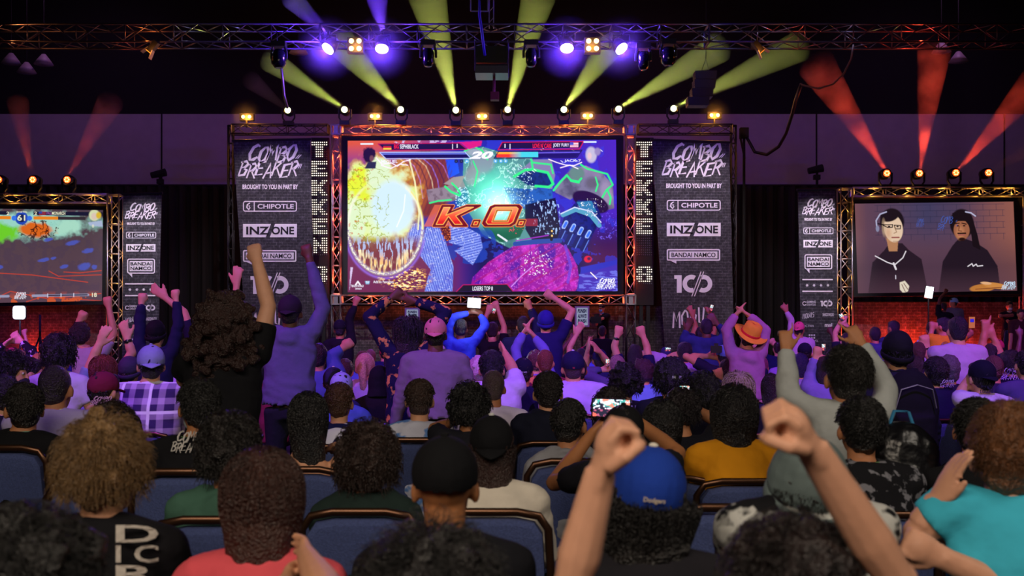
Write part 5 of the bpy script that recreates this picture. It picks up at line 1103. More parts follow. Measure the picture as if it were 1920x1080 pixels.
        g = remesh(cs, max(vox * 1.25, .011), 2, disp=fold); mt = patt if patt is not None else cloth(top)
        shirt = mk({'short': 'shirt', 'long': 'sweater'}[sleeve] if not hood else 'hoodie', g, mt, e, smooth=True)
        if logo_:        # printed mark wrapped on the back
            lv = np.array([v.co[:] for v in shirt.data.vertices]) + np.array(parent_world(e)); lp = Soup(); kind, lx0, ly0, lx1, ly1, lc = logo_
            if kind == 'event': logo(lp, lx0, ly0, lx1, ly1, d, 0, thick=1.1)
            elif kind == 'dots':
                for i in range(4): star4(lp, lx0 + (lx1 - lx0) * i / 3, (ly0 + ly1) / 2, (ly1 - ly0) / 2, d)
            else:
                rows = kind.split('|')
                for i, t in enumerate(rows): put_text(lp, t, (lx0, ly0 + (ly1 - ly0) * (i + .06) / len(rows), lx1 if t != 'I' else lx0 + (lx1 - lx0) * .4, ly0 + (ly1 - ly0) * (i + .94) / len(rows)), d, 0, bold=.02)
            if d < 7 and kind != 'dots':
                bmx = bmesh.new(); vv = [bmx.verts.new(p) for p in lp.arr()]
                for fc in lp.f:
                    try: bmx.faces.new([vv[i] for i in fc])
                    except ValueError: pass
                bmesh.ops.triangulate(bmx, faces=bmx.faces)
                for _ in range(5):
                    le = [g_ for g_ in bmx.edges if g_.calc_length() > (.02 if d < 4 else .03)]
                    if not le: break
                    bmesh.ops.subdivide_edges(bmx, edges=le, cuts=1); bmesh.ops.triangulate(bmx, faces=[g_ for g_ in bmx.faces if len(g_.verts) > 3])
                bmx.verts.index_update(); l2 = Soup(); l2.add([tuple(p.co) for p in bmx.verts], [tuple(p.index for p in g_.verts) for g_ in bmx.faces]); lp = l2; bmx.free()
            V = lp.arr(); out = []
            for x, y, z in V:      # drop on the nearest rear surface point
                q_ = (d - .14) / d; xs, zs_ = x * q_, CH + (z - CH) * q_; m = (np.abs(lv[:, 0] - xs) < .03) & (np.abs(lv[:, 2] - zs_) < .03); yy = lv[m, 1].min() if m.any() else d - .12
                f_ = yy - .010; out.append((x * f_ / d, f_, CH + (z - CH) * f_ / d))
            mk('back_print' if kind != 'dots' else 'print_stars', (np.array(out), lp.f), mat('shirt_print', lc, .8), e)
    # ---- legs
    ls = Soup()
    if sitting:
        for a in (-1, 1):
            hp, kn, an = B(a * .095, -.03 - lean, sitz + .085), B(a * .13, .40, sitz + .06), B(a * .13, .34, .10)
            ls.tube([hp, kn], [.088, .062], 10); ls.ell(kn, .062, nu=10, nv=8); ls.tube([kn, an], [.058, .045], 10)
        ls.tube([B(-.1, -.04 - lean, sitz + .08), B(.1, -.04 - lean, sitz + .08)], [.1, .1], 10)
    else:
        for a in (-1, 1): ls.tube([B(a * .09 * bw, sp(zp), zp + .02), B(a * .10 * bw, -lean + .01, zp * .53), B(a * .11 * bw, -lean - .02, .08)], [(.095 * bw, .1), .068, .05], 12)
        ls.tube([B(0, sp(zp), zp - .06), B(0, sp(zp), zp + .04)], [(.15 * bw * k, .10 * bw)] * 2, 14, ref=(ca, sa, 0))
    mk('trousers', remesh(ls, .02 if mid else .03, 1), cloth(pants), e, smooth=True)
    for a in (-1, 1):
        an = B(a * .13, .34, 0) if sitting else B(a * .11 * bw, -lean - .02, 0); f_ = nv(-sa, ca, 0); ss = Soup()
        ss.tube([an - f_ * .06 + nv(0, 0, .045), an + f_ * .05 + nv(0, 0, .045), an + f_ * .17 + nv(0, 0, .03)], [(.045, .045), (.042, .045), (.038, .028)], 10, ref=(0, 0, 1)); mk('shoe', ss, cloth('18181c'), e, smooth=True)
    # ---- hair and headwear
    hm = hairm(hc) ; h = Soup(); EH = lambda c, r: h.ell(G(*c), nv(*r) * hs, HM, 16, 12)
    seed = int(px * 7 + py); rng = np.random.RandomState(seed)
    st = cap if cap else hair; under = hair
    hv = max(.006 if near else .009, vox * .9) if d < 6 else (.011 if mid else vox)
    def lumps(n, r0, amp, zmin=-.5, cen=(0, -.018, .025), rad=(.08, .1, .098)):
        for _ in range(n):
            q = rng.randn(3); q /= np.linalg.norm(q)
            if q[2] < zmin or (q[1] > .5 and q[2] < .5): continue
            EH(nv(*cen) + q * (nv(*rad) + amp * rng.rand()), [r0 * (.7 + .6 * rng.rand())] * 3)
    if under in ('short', 'buzz', 'fluffy'):
        f = {'short': 1.075, 'buzz': 1.02, 'fluffy': 1.16}[under]
        EH((0, -.024, .030), (.077 * f, .096 * f, .094 * f)); EH((0, -.046, -.022), (.062 * f, .062 * f, .07 * f))
        if under != 'buzz': EH((0, .03, .075), (.062, .06, .042))
        if under == 'fluffy': lumps(60, .022, .02)
    elif under in ('curly', 'afro', 'mane'):
        a = {'curly': .018, 'afro': .055, 'mane': .05}[under]
        EH((0, -.026, .03), (.09 + a * .5, .105 + a * .5, .10 + a * .5)); EH((0, -.05, -.02), (.08 + a * .3, .07 + a * .3, .08)); lumps(150 if d < 9 else 50, .022, a)
        if under == 'mane': EH((0, -.06, -.08), (.15, .09, .15)); EH((0, -.07, -.18), (.15, .08, .1)); lumps(220, .024, .05, -1, (0, -.07, -.1), (.13, .09, .17))
    elif under in ('long', 'bob', 'pony', 'dreads'):
        EH((0, -.022, .028), (.086, .103, .1)); zb = {'long': -.36, 'bob': -.2, 'pony': -.06, 'dreads': -.24}[under]
        wl = {'long': .09, 'bob': .1, 'pony': .075, 'dreads': .115}[under]
        down = lambda z, y: hcen + HM @ (nv(0, y, 0) * hs) + nv(0, 0, z * hs)
        h.tube([G(0, -.02, .05), G(0, -.035, -.03), down(zb * .45, -.065), down(zb * .8, -.085), down(zb, -.095), down(zb - .03, -.095)], [(.085, .09), (wl * .92, .085), (wl * .9, .07), (wl * .72, .05), (wl * .5, .035), (.02, .012)], 16, ref=(ca, sa, 0))
        if under == 'pony': h.tube([G(0, -.09, .06), G(0, -.14, .05), down(-.02, -.15), down(-.16, -.145), down(-.22, -.13)], [.025, .035, .04, .032, .012], 10)
        if under == 'dreads' and cap is None: lumps(60, .014, .02)
    elif under == 'bald': pass
    amp = {'short': .0038, 'buzz': .0008, 'fluffy': .008, 'curly': .010, 'afro': .012, 'mane': .01, 'long': .003, 'bob': .004, 'pony': .003, 'dreads': .006}.get(under, 0)
    fq = {'curly': 75, 'afro': 70, 'fluffy': 55, 'dreads': 60}.get(under, 60)
    if h.n:
        g = remesh(h, hv, 1, disp=(lambda v: noise3(v, fq, seed % 50) * amp))
        if d < 9 and under not in ('buzz', 'mane'):
            ln, cu, gr, n_, zm = {'short': (.026, .0, .3, 3000, -.5), 'fluffy': (.07, .5, .35, 3000, -.5), 'curly': (.085, 1.1, .3, 3600, -.6), 'afro': (.09, 1.2, .1, 3600, -.6), 'long': (.42, .05, 1.1, 3200, -.45), 'bob': (.3, .03, .95, 3400, -.45), 'pony': (.16, .05, .9, 1800, -.3), 'dreads': (.3, .3, 1, 1200, -.4)}[under]
            if cap: zm = -.6; ln = ln if under != 'short' else .015
            if under == 'short': ln = ln if d < 5.2 else .014
            if d > 5.2: n_ = int(n_ * .3)
            if py > 900: n_ = int(n_ * 1.2)
            rr = nv(.082, .1, .097) * hs * (1.0 if under in ('short', 'long', 'bob', 'pony') else 1.1)
            sv = strands(hcen + HM @ (nv(0, -.02, .026) * hs), HM, rr, n_, ln * hs, seed, cu, gr, wid=.0011 if d < 3.3 else (.0017 if d < 5.2 else .003), seg=7, ear=under == 'short', spread=.3 if under in ('fluffy', 'curly', 'afro') else (.05 if under in ('bob', 'long', 'pony') else .14), zmin=zm, rmax=hs * {'short': .096, 'fluffy': .128, 'curly': .118, 'afro': .145, 'long': .088, 'bob': .1, 'pony': .095, 'dreads': .118}[under])
            if cap in ('capb', 'cap', 'beanie', 'bucket'):
                v_, f_ = sv; top_ok = None
                loc = (v_ - hcen) @ HM / hs; nst = len(v_) // 3 // 8; keep = loc[:, 2] < .012 if True else None
                f_ = f_[keep[f_].all(1)]; sv = (v_, f_)
            g = join(g, sv)
        mk('hair', g, hm, e, smooth=True)
    capc, brimdir, cc2 = (cap_col.get(label, ('14141a', 'f', None))) if cap else (None, None, None)
    if cap in ('cap', 'capb'):
        f = Soup(); cx_ = G
        f.ell(G(0, -.022, .035), nv(.088, .108, .098) * hs, HM, 20, 14); g = remesh(f, hv, 1); v_, f_ = g
        loc = (v_ - hcen) @ HM / hs; keep = loc[:, 2] > (.008 + (loc[:, 1] * .12)); ff = [q for q in f_ if keep[list(q)].all()]
        mk('cap', (v_, ff), cloth(capc), e, smooth=True)
        bs = Soup(); fw = {'f': 1, 'b': -1}[brimdir]; n = 12; vv = []
        for j in range(3):
            for i in range(n + 1):
                q = math.pi * i / n; rx = .082 + .0 * j; ln_ = (.07, .12, .155)[j]
                vv.append(G(rx * math.cos(q) * (1 - .1 * j), fw * (ln_ * math.sin(q) * .9 + .02) - .015, .028 - .02 * j * (1 - abs(math.cos(q))) - .018 * abs(math.cos(q))))
        vv2 = [p + nv(0, 0, -.006) for p in vv]; m_ = 3 * (n + 1); bs.add(vv + vv2, [(j * (n + 1) + i, j * (n + 1) + i + 1, (j + 1) * (n + 1) + i + 1, (j + 1) * (n + 1) + i) for j in range(2) for i in range(n)] + [(m_ + j * (n + 1) + i, m_ + (j + 1) * (n + 1) + i, m_ + (j + 1) * (n + 1) + i + 1, m_ + j * (n + 1) + i + 1) for j in range(2) for i in range(n)] + [(2 * (n + 1) + i, 2 * (n + 1) + i + 1, m_ + 2 * (n + 1) + i + 1, m_ + 2 * (n + 1) + i) for i in range(n)])
        mk('cap_brim', bs, cloth(capc), e, smooth=True)
        if mid:
            q = Soup(); q.ell(G(0, -.022, .134), nv(.012, .012, .007) * hs, HM, 10, 6); mk('cap_button', q, cloth(cc2 or capc), e, smooth=True)
            q = Soup(); q.tube([G(.075 * math.cos(R(a)), -.02 + .098 * math.sin(R(a)) * (-1 if fw > 0 else 1), .012) for a in range(25, 156, 13)], .006, 6); mk('cap_strap', q, cloth(cc2 or capc), e)
        if label in cap_text:
            t, tw, th, tz, tc_ = cap_text[label]; v_, f_ = text_geo(t, bold=.03); a, b = v_.min(0), v_.max(0); V = []
            for p in v_:
                x = ((p[0] - a[0]) / (b[0] - a[0]) - .5) * tw; z = tz + (p[1] - a[1]) / (b[1] - a[1] + 1e-9) * th; q = max(1 - (x / .09) ** 2 - ((z - .035) / .1) ** 2, .01); V.append(G(x, -.022 - .108 * math.sqrt(q) - .006, z))
            mk('cap_lettering', (np.array(V), f_), mat('cap_thread', tc_, .8), e)
    elif cap in ('beanie', 'hood'):
        f = Soup(); f.ell(G(0, -.022, .035), nv(.09, .11, .105) * hs, HM, 20, 14)
        if cap == 'hood': f.tube([G(0, -.03, .02), G(0, -.05, -.08), neck + nv(0, -.03, 0)], [.1, .095, .11], 14)
        v_, f_ = remesh(f, hv, 1, disp=lambda v: noise3(v, 25, 4) * .002)
        if cap == 'beanie': loc = (v_ - hcen) @ HM / hs; keep = loc[:, 2] > -.03 + loc[:, 1] * .35; f_ = [q for q in f_ if keep[list(q)].all()]
        else: loc = (v_ - hcen) @ HM / hs; keep = ~((loc[:, 1] > .035) & (loc[:, 2] < .06)); f_ = [q for q in f_ if keep[list(q)].all()]
        mk('beanie' if cap == 'beanie' else 'raised_hood', (v_, f_), (pattern('tie', capc, cc2) if cc2 and cap == 'beanie' else cloth(capc)), e, smooth=True)
        if cap == 'beanie':
            q = Soup(); q.tube([G(.088 * math.cos(R(a)), -.022 + .108 * math.sin(R(a)), -.012 + .35 * .108 * math.sin(R(a)) - .006) for a in range(0, 361, 20)], (.007), 6, cap=False); q2 = Soup(); q2.tube([G(.089 * math.cos(R(a)), -.022 + .109 * math.sin(R(a)), -.012 + .35 * .109 * math.sin(R(a))) for a in range(0, 361, 15)], [(.02, .008)] * 25, 8, ref=HM[:, 2], cap=False); mk('beanie_cuff', q2, cloth(capc), e, smooth=True)
    elif cap in ('hat', 'bucket'):
        Rb, hh = (.175, .12) if cap == 'hat' else (.135, .11); prof = [(Rb, .012), (Rb * .98, .02), (Rb * .8, .022), (.098, .03), (.094, .06), (.085, .03 + hh * .85), (.05, .03 + hh), (.0005, .03 + hh * .93)] if cap == 'hat' else [(Rb, -.045), (Rb * .96, -.03), (.105, .02), (.1, .04), (.094, .10), (.08, .125), (.0005, .13)]
        n = 28; V = []; sdl = .035 if cap == 'hat' else .004
        for r_, z in prof:
            for i in range(n):
                q = 2 * math.pi * i / n; zz = z + (sdl * (math.cos(q) ** 2) * max(0, (r_ - .1) / .08) if cap == 'hat' else .004 * math.sin(3 * q)); V.append(G(r_ * math.cos(q), -.015 + r_ * 1.1 * math.sin(q), zz + .01))
        Ff = [(j * n + i, j * n + (i + 1) % n, (j + 1) * n + (i + 1) % n, (j + 1) * n + i) for j in range(len(prof) - 1) for i in range(n)]
        o = mk('hat', (np.array(V), Ff), cloth(capc), e, smooth=True); sm = o.modifiers.new('thickness', 'SOLIDIFY'); sm.thickness = .006
        if cap == 'hat': q = Soup(); q.tube([G(.099 * math.cos(R(a)), -.015 + .109 * math.sin(R(a)), .05) for a in range(0, 361, 15)], [(.014, .004)] * 25, 6, ref=HM[:, 2], cap=False); mk('hat_band', q, cloth(cc2 or 'a02030'), e)
    # ---- extras
    if mask:
        f = Soup(); f.ell(G(0, .056, -.066), nv(.058, .058, .048) * hs, HM, 16, 10); f.ell(G(0, .085, -.05), nv(.03, .032, .028) * hs, HM, 12, 8); mk('face_mask', remesh(f, hv, 2), mat('mask_cloth', mask if isinstance(mask, str) else '15151c', .9), e, smooth=True)
        q = Soup()
        for a in (-1, 1): q.tube([G(a * .054, .03, -.05), G(a * .075, .01, -.02), G(a * .083, -.01, -.01)], .003, 5)
        mk('mask_loop', q, mat('mask_cloth', mask if isinstance(mask, str) else '15151c', .9), e)
    if face or abs(turn + yaw) > 55:
        for a in (-1, 1):
            q = Soup(); q.ell(G(a * .03, .079, .0), nv(.012, .009, .009) * hs, HM, 10, 8); mk('eye', q, mat('eye_white', 'd8d4d0', .3), e, smooth=True)
            q = Soup(); q.ell(G(a * .03, .087, .0), nv(.0055, .004, .0055) * hs, HM, 8, 6); mk('iris', q, mat('iris', '1c120c', .3), e, smooth=True)
    if lanyard:
        q = Soup(); q.tube([neck + nv(.07 * math.cos(R(a)), .065 * math.sin(R(a)), .012 - .03 * max(0, math.sin(R(a)))) for a in range(160, 381, 20)], [(.011, .003)] * 12, 6, ref=(0, 0, 1)); mk('lanyard', q, mat('lanyard_ribbon', '6a9a58' if lanyard is True else lanyard, .6), e)
    if watch:
        for side in watch:
            S, El, T = arms[side]; fu = unit(T - El); c = T - fu * .035; q = Soup(); q.tube([c - fu * .012, c + fu * .012], [.035 * k] * 2, 12); q.ell(c + nv(0, -.034 * k, 0), (.018, .008, .018), nu=10, nv=6); mk('wristwatch', q, mat('watch', '14141c', .3), e)
    if pack:
        bx_ = Soup(); c = B(0, sp(zc) - .2, zc - .1); bx_.ell(c + nv(0, 0, .03), (.19, .12, .27), nu=18, nv=12); bx_.tube([c + nv(0, 0, -.3), c + nv(0, 0, .12)], [(.18, .11)] * 2, 16, ref=(1, 0, 0)); bx_.tube([c + nv(0, -.09, -.24), c + nv(0, -.09, .0)], [(.13, .07)] * 2, 14, ref=(1, 0, 0))
        r_ = mk('worn_backpack', remesh(bx_, .014, 2), cloth('101016'), e, smooth=True)
        q = Soup(); q.tube([c + nv(-.13, -.11, .05), c + nv(-.1, -.125, .17), c + nv(.0, -.13, .2), c + nv(.1, -.125, .17), c + nv(.13, -.11, .05)], .005, 5); mk('zip', q, mat('zip', '8a8a92', .4, .6), r_)
        for a in (-1, 1): q = Soup(); q.tube([c + nv(a * .1, .1, .22), B(a * .11, sp(zs), zs + .09), B(a * .12, sp(zs) + .14, zs - .02), B(a * .13, sp(zc) + .13, zc - .12)], [(.025, .008)] * 4, 6, ref=(1, 0, 0)); mk('strap', q, cloth('101016'), r_)
    PEOPLE.append((X + shift, d, sitting, label, px, py)); return e, arms
cap_col, cap_text = {}, {}
# ---------------------------------------------------------------- banquet chairs
CH_F = mat('blue_chair_fabric', '3c4878', .9, noise=.45, scale=110, bump=.3, bscale=200)
CH_M = mat('bronze_frame', '5a3e2e', .3, .85)
CHAIR = {}
def chair_parts():
    """banquet chair, open side to +Y, origin on the floor under the seat"""
    s = Soup(); pts = [(-.2, -.21, .47), (-.225, -.235, .70), (-.215, -.25, .86), (-.18, -.255, .91), (-.1, -.258, .925), (.1, -.258, .925), (.18, -.255, .91), (.215, -.25, .86), (.225, -.235, .70), (.2, -.21, .47)]
    s.tube(pts, [(.012, .016)] * 10, 8, ref=(0, 1, 0)); fr = s
    s = Soup(); out = [(-.195, .47), (-.212, .70), (-.203, .85), (-.172, .895), (-.1, .91), (.1, .91), (.172, .895), (.203, .85), (.212, .70), (.195, .47)]
    def yb(z): return -.205 - .05 * min(max((z - .47) / .4, 0), 1)
    lay = []; v = []
    for dy, ins in ((-.014, .012), (-.02, .03), (.035, .03), (.028, .008)):
        cx, cz = 0, .69
        for x, z in out: q = 1 - ins / .21; v.append((x * q, yb(z) + dy, cz + (z - cz) * q))
    n = len(out); s.add(v, [tuple(range(n, 2 * n)), tuple(range(3 * n - 1, 2 * n - 1, -1))] + [(a * n + i, a * n + (i + 1) % n, b * n + (i + 1) % n, b * n + i) for a, b in ((1, 0), (0, 3), (3, 2)) for i in range(n)])
    bk = s
    s = Soup(); s.tube([(0, 0, .42), (0, 0, .435), (0, 0, .475), (0, 0, .49)], [(.2, .2), (.215, .215), (.215, .215), (.19, .19)], 24); v = s.arr(); v2 = np.sign(v[:, :2]) * np.abs(v[:, :2] / .215) ** .45 * .215; v[:, :2] = v2; s.v = [v]; st = s
    legs = []
    for a in (-1, 1):
        s = Soup(); s.tube([(a * .2, -.21, .47), (a * .21, -.25, .01)], .012, 8); legs.append(s); s = Soup(); s.tube([(a * .19, .19, .43), (a * .205, .21, .01)], .012, 8); legs.append(s)
    return [('back_frame', fr, CH_M, True), ('backrest', bk, CH_F, False), ('seat', st, CH_F, False)] + [('leg', l, CH_M, True) for l in legs]
def chair(x, y, label, z=0, rot=0, grp='blue banquet chairs'):
    e = empty('banquet_chair', (x, y, z), label, 'chair', grp); e.rotation_euler.z = rot
    if not CHAIR:
        CHAIR['p'] = []
        for nm, s, m, sm in chair_parts():
            o = mk(nm, s, m, None, smooth=sm, origin=(0, 0, 0)); o.parent = e; CHAIR['p'].append(o)
    else:
        for o in CHAIR['p']: c = o.copy(); c.parent = e; COL.objects.link(c)
    return e
# ---------------------------------------------------------------- who is in the hall
def cap_(label, col, d='f', c2=None, text=None):
    cap_col[label] = (col, d, c2)
    if text: cap_text[label] = text
    return label
q = person
# nearest rows, filmed from behind
q('person with thick black hair low in the corner, head only, wearing black', 60, 942, 1.75, hair='curly', hc='0e0b0b', top='121116', sk='m')
q('person with tousled dark blond hair in black shirt with large pale letters down the back', 200, 778, 2.95, hair='fluffy', hc='7a5c38', top='111015', sk='l', logo_=('D|I C|R', 217, 982, 297, 1095, 'b0a8a0'), hs=1.04, turn=-8)
q('person with straight brown hair in a coral red shirt', 495, 838, 2.8, hair='bob', hc='3a1c14', top='d2505a', sk='l', bw=1.02, hs=1.0, sleeve='short')
q(cap_('person in plain black cap with bare neck, hair trimmed short', '0c0c10', 'f'), 835, 806, 2.8, hair='bald', hc='1c130e', top='121218', sk='t', cap='cap', hs=1.0)
q('person mostly under the frame edge, both hands clapping before the coral red shirt', 500, 1100, 1.5, hair='short', hc='15100e', top='202028', sk='l', L=(538, 1052, .85, 'clap', (490, 1190)), Rr=(574, 1000, .88, 'clap', (622, 1130)))
q('person with wavy black hair, only the crown showing above the frame edge', 808, 985, 1.95, hair='fluffy', hc='151213', top='101014', sk='m', hs=1.15)
q(cap_('person in royal blue cap over long black curly hair', '1a3a9a', 'f', 'd8d0c0', ('Dodgers', .05, .014, .012, 'c8b8a0')), 1212, 826, 2.75, hair='dreads', hc='120d0d', top='1c1a20', sk='m', cap='cap', hs=1.08, tilt=6)
q('person with dark brown hair raising both bare arms with clenched fists', 1475, 952, 1.85, hair='curly', hc='1f1414', top='1a1a22', sk='p', L=(1126, 828, -.05, 'fistin', (1070, 1110)), Rr=(1522, 782, -.12, 'fistin', (1680, 1090)), shift=-.06)
q(cap_('person in grey knitted hat and black and white marbled shirt', '5f6c6c', 'f'), 1506, 812, 2.95, hair='short', hc='14100e', patt=pattern('tie', '121216', 'b8b8b4'), sk='m', cap='beanie', hs=1.2, tilt=8, hunch=.1, bw=1.15)
q('person with light brown hair in teal shirt, clapping, black mask', 1893, 750, 3.0, hair='short', hc='6a4020', top='3fb4cf', sk='p', L=(1757, 902, -.05, 'clap', (1722, 1000)), Rr=(1765, 1045, -.15, 'fist'), bw=1.12, hs=1.18, mask='15161a', turn=-25)
q('person in black with dark slick hair and glasses beside the teal shirt', 1830, 744, 4.3, hair='short', hc='0f0c0c', top='101014', sk='m', turn=-20)
q('person with short black hair, green lanyard and black shirt with grey speckled print', 1612, 740, 4.2, hair='short', hc='0d0b0b', patt=pattern('print', '131318', '74747c'), sk='m', lanyard=True, nod=6)
q('person with curly black hair in green hooded jacket', 432, 768, 3.95, hair='curly', hc='17110f', top='3c5e50', sleeve='long', sk='m', hood=True)
q('person with curly dark brown hair in very dark green hoodie', 690, 787, 4.2, hair='curly', hc='2a1812', top='1d2b28', sleeve='long', sk='m', hood=True, hs=1.08)
q(cap_('person in black cap with long brown hair and cream top', '0e0e12', 'b', 'c8c8c8'), 922, 770, 4.2, hair='long', hc='2c1612', top='cfc6b8', sleeve='long', sk='p', cap='capb', nod=4)
q(cap_('person in black cap holding a phone up in both hands', '101014', 'f'), 1168, 752, 4.5, hair='short', hc='120e0e', top='15151c', sk='t', cap='cap', L=(1112, 790, .45, 'phone', (1040, 905)), Rr=(1182, 760, .45, 'phone', (1270, 850)))
q('person with short black hair in hoodie with pale grey hood', 1068, 745, 5.3, hair='short', hc='100d0d', top='8b8b92', sleeve='long', hood=True, sk='m', turn=-20)
q('person with black shoulder length hair in black top behind the phone holder', 1240, 750, 5.2, hair='long', hc='0c0a0c', top='131318', sk='m')
q('person with thick long black hair in mustard yellow shirt', 1375, 722, 5.1, hair='long', hc='100d10', top='d08a14', sk='m', hs=1.18, sleeve='short')
q('person with combed black hair, black shirt with white brushed lettering and red stars', 372, 708, 4.75, hair='short', hc='0d0b0b', top='101015', sk='t', turn=25, logo_=('event', 320, 808, 390, 848, 'b8b4b0'), lanyard=True, mask='a8b0b4')
q('person with short dark hair and beard in plain black shirt, green lanyard', 45, 715, 5.6, hair='short', hc='140e0c', top='0f0f13', sk='m', turn=30, lanyard='4a8a78', hs=1.1)
q('person with short curly brown hair behind the tousled blond hair', 212, 750, 5.0, hair='curly', hc='2a1a14', top='16161c', sk='m')
q('person with long straight black hair and bare shoulders', 577, 735, 5.2, hair='long', hc='0d0b0e', top='15151b', sleeve='none', sk='l', turn=15, Rr=(632, 835, .1, 'rest'))
q('person with short brown hair in navy shirt with white dashes', 637, 715, 6.6, hair='short', hc='4a2e1c', patt=pattern('dash', '141a4a', 'd8d8e8'), sk='l')
q('person with thinning brown hair in pale blue flowered shirt and lanyard', 787, 708, 6.3, hair='short', hc='33201a', patt=pattern('camo', 'c9cbe0', '5c86c8'), sk='l', lanyard='2a2a30', mask='1a1a20')
q('person with wavy black hair raising a phone hand in front of the pale shirt', 880, 712, 6.0, hair='curly', hc='0f0d10', top='1a1a22', sk='t', L=(848, 775, .2, 'phone', (815, 805)))
q('person with shaved greying head in white shirt', 925, 695, 7.3, hair='buzz', hc='4a3a34', top='d8d0dc', sk='t', bw=1.1)
q('person with dark brown hair in navy hoodie', 1027, 694, 6.8, hair='short', hc='1a1114', top='16182a', sleeve='long', hood=True, sk='l', hs=1.1)
q('person with dense curly black hair in black shirt behind the yellow shirt', 1316, 695, 6.6, hair='curly', hc='0e0b10', top='12121a', sk='m')
q('person with straight ash blond hair in black top', 1383, 695, 7.3, hair='bob', hc='a08a78', top='16161e', sk='l', hs=1.05)
q(cap_('person in dark cap with white arched lettering, turned aside', '15152a', 'f', 'c0c0c8', ('THE SHOW', .07, .016, .02, 'c8c8d8')), 1256, 672, 7.5, hair='curly', hc='14101a', top='17172a', sk='l', cap='cap', turn=12, hs=1.1)
q('person with small dark curls between the capped head and the phone', 1278, 722, 6.0, hair='curly', hc='1c1218', top='14141e', sk='m', hs=.85, Rr=(1284, 742, .3, 'phone'))
q('person with messy black curls in checked shirt', 1172, 677, 8.2, hair='afro', hc='0c0a14', patt=pattern('plaid', '1c1c30', 'a8a8c0'), sk='l', hs=.95)
q('person with dark curls directly above the raised phone', 1143, 722, 6.3, hair='curly', hc='1e141c', top='15151f', sk='m', hs=.9)
# standing figures
q('tall standing person with a big curly brown mane, black shirt, one fist raised', 424, 545, 5.8, 'stand', 'mane', '2c1714', '101015', sk='p', Rr=(482, 472, .05, 'fist', (503, 575)), L=(352, 705, .28, 'rest', (345, 712)), logo_=('event', 402, 622, 446, 646, 'c8c8d0'), bw=1.18, hs=1.12, hem=.98)
q(cap_('tall standing person in purple hoodie and cap, one fist raised', '2a1c30', 'b'), 545, 550, 8.4, 'stand', 'buzz', '1a1014', '5a5480', 'long', 'd', hood=True, cap='capb', Rr=(579, 470, .05, 'fist', (606, 580)), L=(512, 690, .3, 'rest'), hem=1.22, bw=1.05, hs=1.08)
q(cap_('standing person in pink cap and mauve long-sleeved shirt, back turned', 'd27a8a', 'b', 'd89a6a'), 817, 592, 8.3, 'stand', 'short', '120e10', '7a6684', 'long', 'd', cap='capb', bw=1.22, hem=1.0, hs=1.02)
q('standing person with black braids, navy jacket with flame sleeves, hands joined overhead', 765, 588, 8.9, 'stand', 'dreads', '0c0a16', '15173a', 'long', 'd', L=(736, 545, .05, 'horn', (692, 592)), Rr=(777, 553, .05, 'horn', (835, 585)), patt=pattern('flame', '14163a', 'c88a50'), watch=(-1,))
q('standing person in light grey hoodie making L shapes with both hands', 1587, 645, 4.7, 'stand', 'short', '15100e', 'a4a8a8', 'long', 'm', hood=False, L=(1474, 632, .1, 'horn', (1478, 742)), Rr=(1613, 622, .1, 'horn', (1662, 728)), watch=(-1,), hs=1.12, bw=1.08)
q('standing person seen from behind with a large black backpack, dark beanie', 1680, 618, 7.2, 'stand', 'short', '12101a', '1a1a2c', 'long', 'l', pack=True, hs=1.1, cap='beanie', mask='c8a898')
q('standing person in dark navy jacket with both fists raised, dark beanie', 293, 598, 10.0, 'stand', 'short', '101020', '1b1c40', 'long', 'p', cap='beanie', L=(265, 558, .0, 'fist', (262, 610)), Rr=(330, 551, .0, 'fist', (335, 610)), watch=(-1,))
q(cap_('standing person in lilac cap with one open hand and one arm stretched high', 'a890b8', 'f'), 390, 573, 11.0, 'stand', 'short', '201620', '1b1c36', 'short', 'p', cap='cap', L=(308, 548, .0, 'open', (345, 585)), Rr=(444, 522, .0, 'open', (440, 575)))
q(cap_('person in checked purple shirt with marbled cap turned backwards', '8a90b8', 'b'), 283, 643, 7.4, 'sit', 'short', '1a1420', sk='l', patt=pattern('plaid', '3a2a5c', 'b8a0c8', 'e8e0f0'), sleeve='long', cap='capb', bw=1.15, hs=1.08, turn=20)
q('standing person with dark curls in a striped grey shirt, one bare arm stretched up', 152, 600, 11.0, 'stand', 'curly', '160f16', 'a098a8', 'short', 'l', Rr=(204, 566, .0, 'fist', (214, 625)), L=(148, 592, .0, 'fist', (133, 630)), watch=(-1,), shift=.1)
q('standing person with curly dark hair in pale lavender shirt beside the red glow', 112, 623, 7.8, 'stand', 'curly', '140e18', 'c0b4d0', 'short', 'l', bw=1.12, hs=1.05)
q('person with shaved nape and grey polo shirt, green lanyard', 106, 686, 5.9, 'sit', 'buzz', '1e1418', 'a09aac', 'short', 'm', bw=1.2, lanyard='b0d090', hs=1.1)
q(cap_('person in maroon cap and black shirt with pale printed animal on the back', '6e1a34', 'f'), 199, 692, 7.2, hair='short', hc='1c1016', top='14141c', sk='l', cap='cap', turn=-30, logo_=('event', 168, 743, 212, 760, 'c8a8a0'))
q('person with auburn hair raising a hand in pale shirt', 195, 665, 8.6, hair='bob', hc='6a2a1c', top='7fa8b8', sk='p', L=(187, 632, .0, 'open', (178, 665)))
q(cap_('person in knitted dark cap raising an arm with a watch', '3a3450', 'f'), 244, 665, 9.2, hair='short', hc='1a1420', top='20202c', sk='p', cap='beanie', L=(238, 622, .0, 'open', (247, 662)), watch=(-1,))
q('person with wavy dark hair and black mask, face turned aside', 20, 657, 7.2, hair='fluffy', hc='160f16', top='1a1a28', sk='l', turn=-78, mask='12121a', face=True, hs=1.05)
q('person with smooth black hair and mask looking aside', 57, 668, 8.2, hair='short', hc='100c14', top='18182a', sk='l', turn=-62, mask='16161e', face=True)
